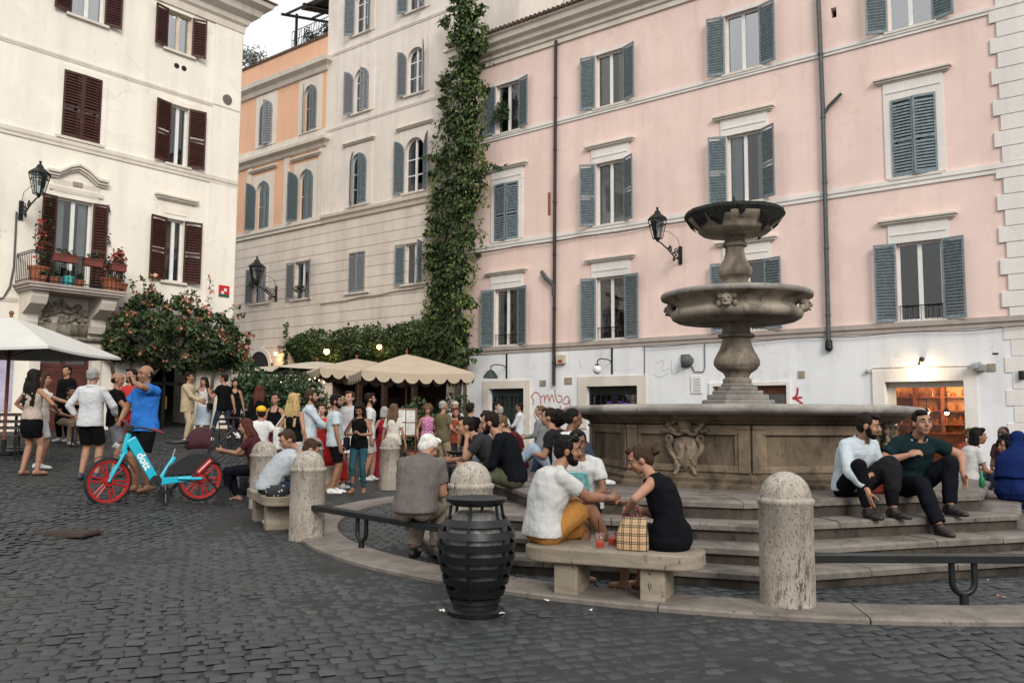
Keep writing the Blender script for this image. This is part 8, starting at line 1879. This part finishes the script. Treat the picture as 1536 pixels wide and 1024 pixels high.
# ---------------------------------------------------------------- camera, light, sky
cam = bpy.data.cameras.new('camera'); co = bpy.data.objects.new('camera', cam); COL.objects.link(co)
cam.sensor_width = 36; cam.sensor_fit = 'HORIZONTAL'; cam.lens = 36*F/1536; cam.clip_end = 600; cam.clip_start = .05
M = Matrix((( RT.x, UP.x, -FW.x), (RT.y, UP.y, -FW.y), (RT.z, UP.z, -FW.z)))
co.matrix_world = Matrix.Translation((0, 0, EYE)) @ M.to_4x4()
SC.camera = co
SUN_EL, SUN_AZ = rad(30), rad(163)      # azimuth measured clockwise from +Y
w = bpy.data.worlds.new('World'); SC.world = w; w.use_nodes = True
nt = w.node_tree; bg = nt.nodes['Background']
sky = nt.nodes.new('ShaderNodeTexSky'); sky.sky_type = 'NISHITA'; sky.sun_disc = False; sky.sun_elevation = SUN_EL; sky.sun_rotation = SUN_AZ
sky.air_density = 1.0; sky.dust_density = 2.5; sky.ozone_density = 1.0
tcw = nt.nodes.new('ShaderNodeTexCoord'); nz = nt.nodes.new('ShaderNodeTexNoise'); nz.inputs['Scale'].default_value = 2.2; nz.inputs['Detail'].default_value = 6
nt.links.new(tcw.outputs['Generated'], nz.inputs['Vector'])
rp = nt.nodes.new('ShaderNodeValToRGB'); rp.color_ramp.elements[0].position = .3; rp.color_ramp.elements[0].color = (.86, .86, .86, 1); rp.color_ramp.elements[1].position = .7; rp.color_ramp.elements[1].color = (.99, .99, .99, 1)
nt.links.new(nz.outputs['Fac'], rp.inputs[0])
mx = nt.nodes.new('ShaderNodeMix'); mx.data_type = 'RGBA'
nt.links.new(rp.outputs[0], mx.inputs[0]); nt.links.new(sky.outputs[0], mx.inputs[6]); mx.inputs[7].default_value = (9.2, 9.25, 9.3, 1)
# overcast sky: about three times brighter overhead than at the horizon
sx_ = nt.nodes.new('ShaderNodeSeparateXYZ'); nt.links.new(tcw.outputs['Generated'], sx_.inputs[0])
m1 = nt.nodes.new('ShaderNodeMath'); m1.operation = 'MULTIPLY_ADD'; nt.links.new(sx_.outputs[2], m1.inputs[0]); m1.inputs[1].default_value = .62; m1.inputs[2].default_value = .58; m1.use_clamp = False
m2 = nt.nodes.new('ShaderNodeMath'); m2.operation = 'MAXIMUM'; nt.links.new(m1.outputs[0], m2.inputs[0]); m2.inputs[1].default_value = .3
vm = nt.nodes.new('ShaderNodeVectorMath'); vm.operation = 'SCALE'; nt.links.new(mx.outputs[2], vm.inputs[0]); nt.links.new(m2.outputs[0], vm.inputs['Scale'])
nt.links.new(vm.outputs[0], bg.inputs['Color']); bg.inputs['Strength'].default_value = .10
sl = bpy.data.lights.new('sun', 'SUN'); sl.energy = 1.7; sl.angle = rad(24); sl.color = (1, .95, .88)
so = bpy.data.objects.new('sun', sl); COL.objects.link(so)
d = Vector((math.sin(SUN_AZ)*math.cos(SUN_EL), math.cos(SUN_AZ)*math.cos(SUN_EL), math.sin(SUN_EL)))
so.rotation_euler = d.to_track_quat('Z', 'Y').to_euler()
SC.view_settings.view_transform = 'Standard'; SC.view_settings.look = 'None'; SC.view_settings.exposure = 0.46; SC.view_settings.gamma = 1.0
SC.render.film_transparent = False
cy = SC.cycles; cy.max_bounces = 6; cy.diffuse_bounces = 3; cy.glossy_bounces = 3; cy.transmission_bounces = 4; cy.transparent_max_bounces = 12; cy.caustics_reflective = False; cy.caustics_refractive = False
cy.sample_clamp_indirect = 4.0
try:
    cy.use_denoising = True; cy.denoiser = 'OPENIMAGEDENOISE'
except Exception: pass
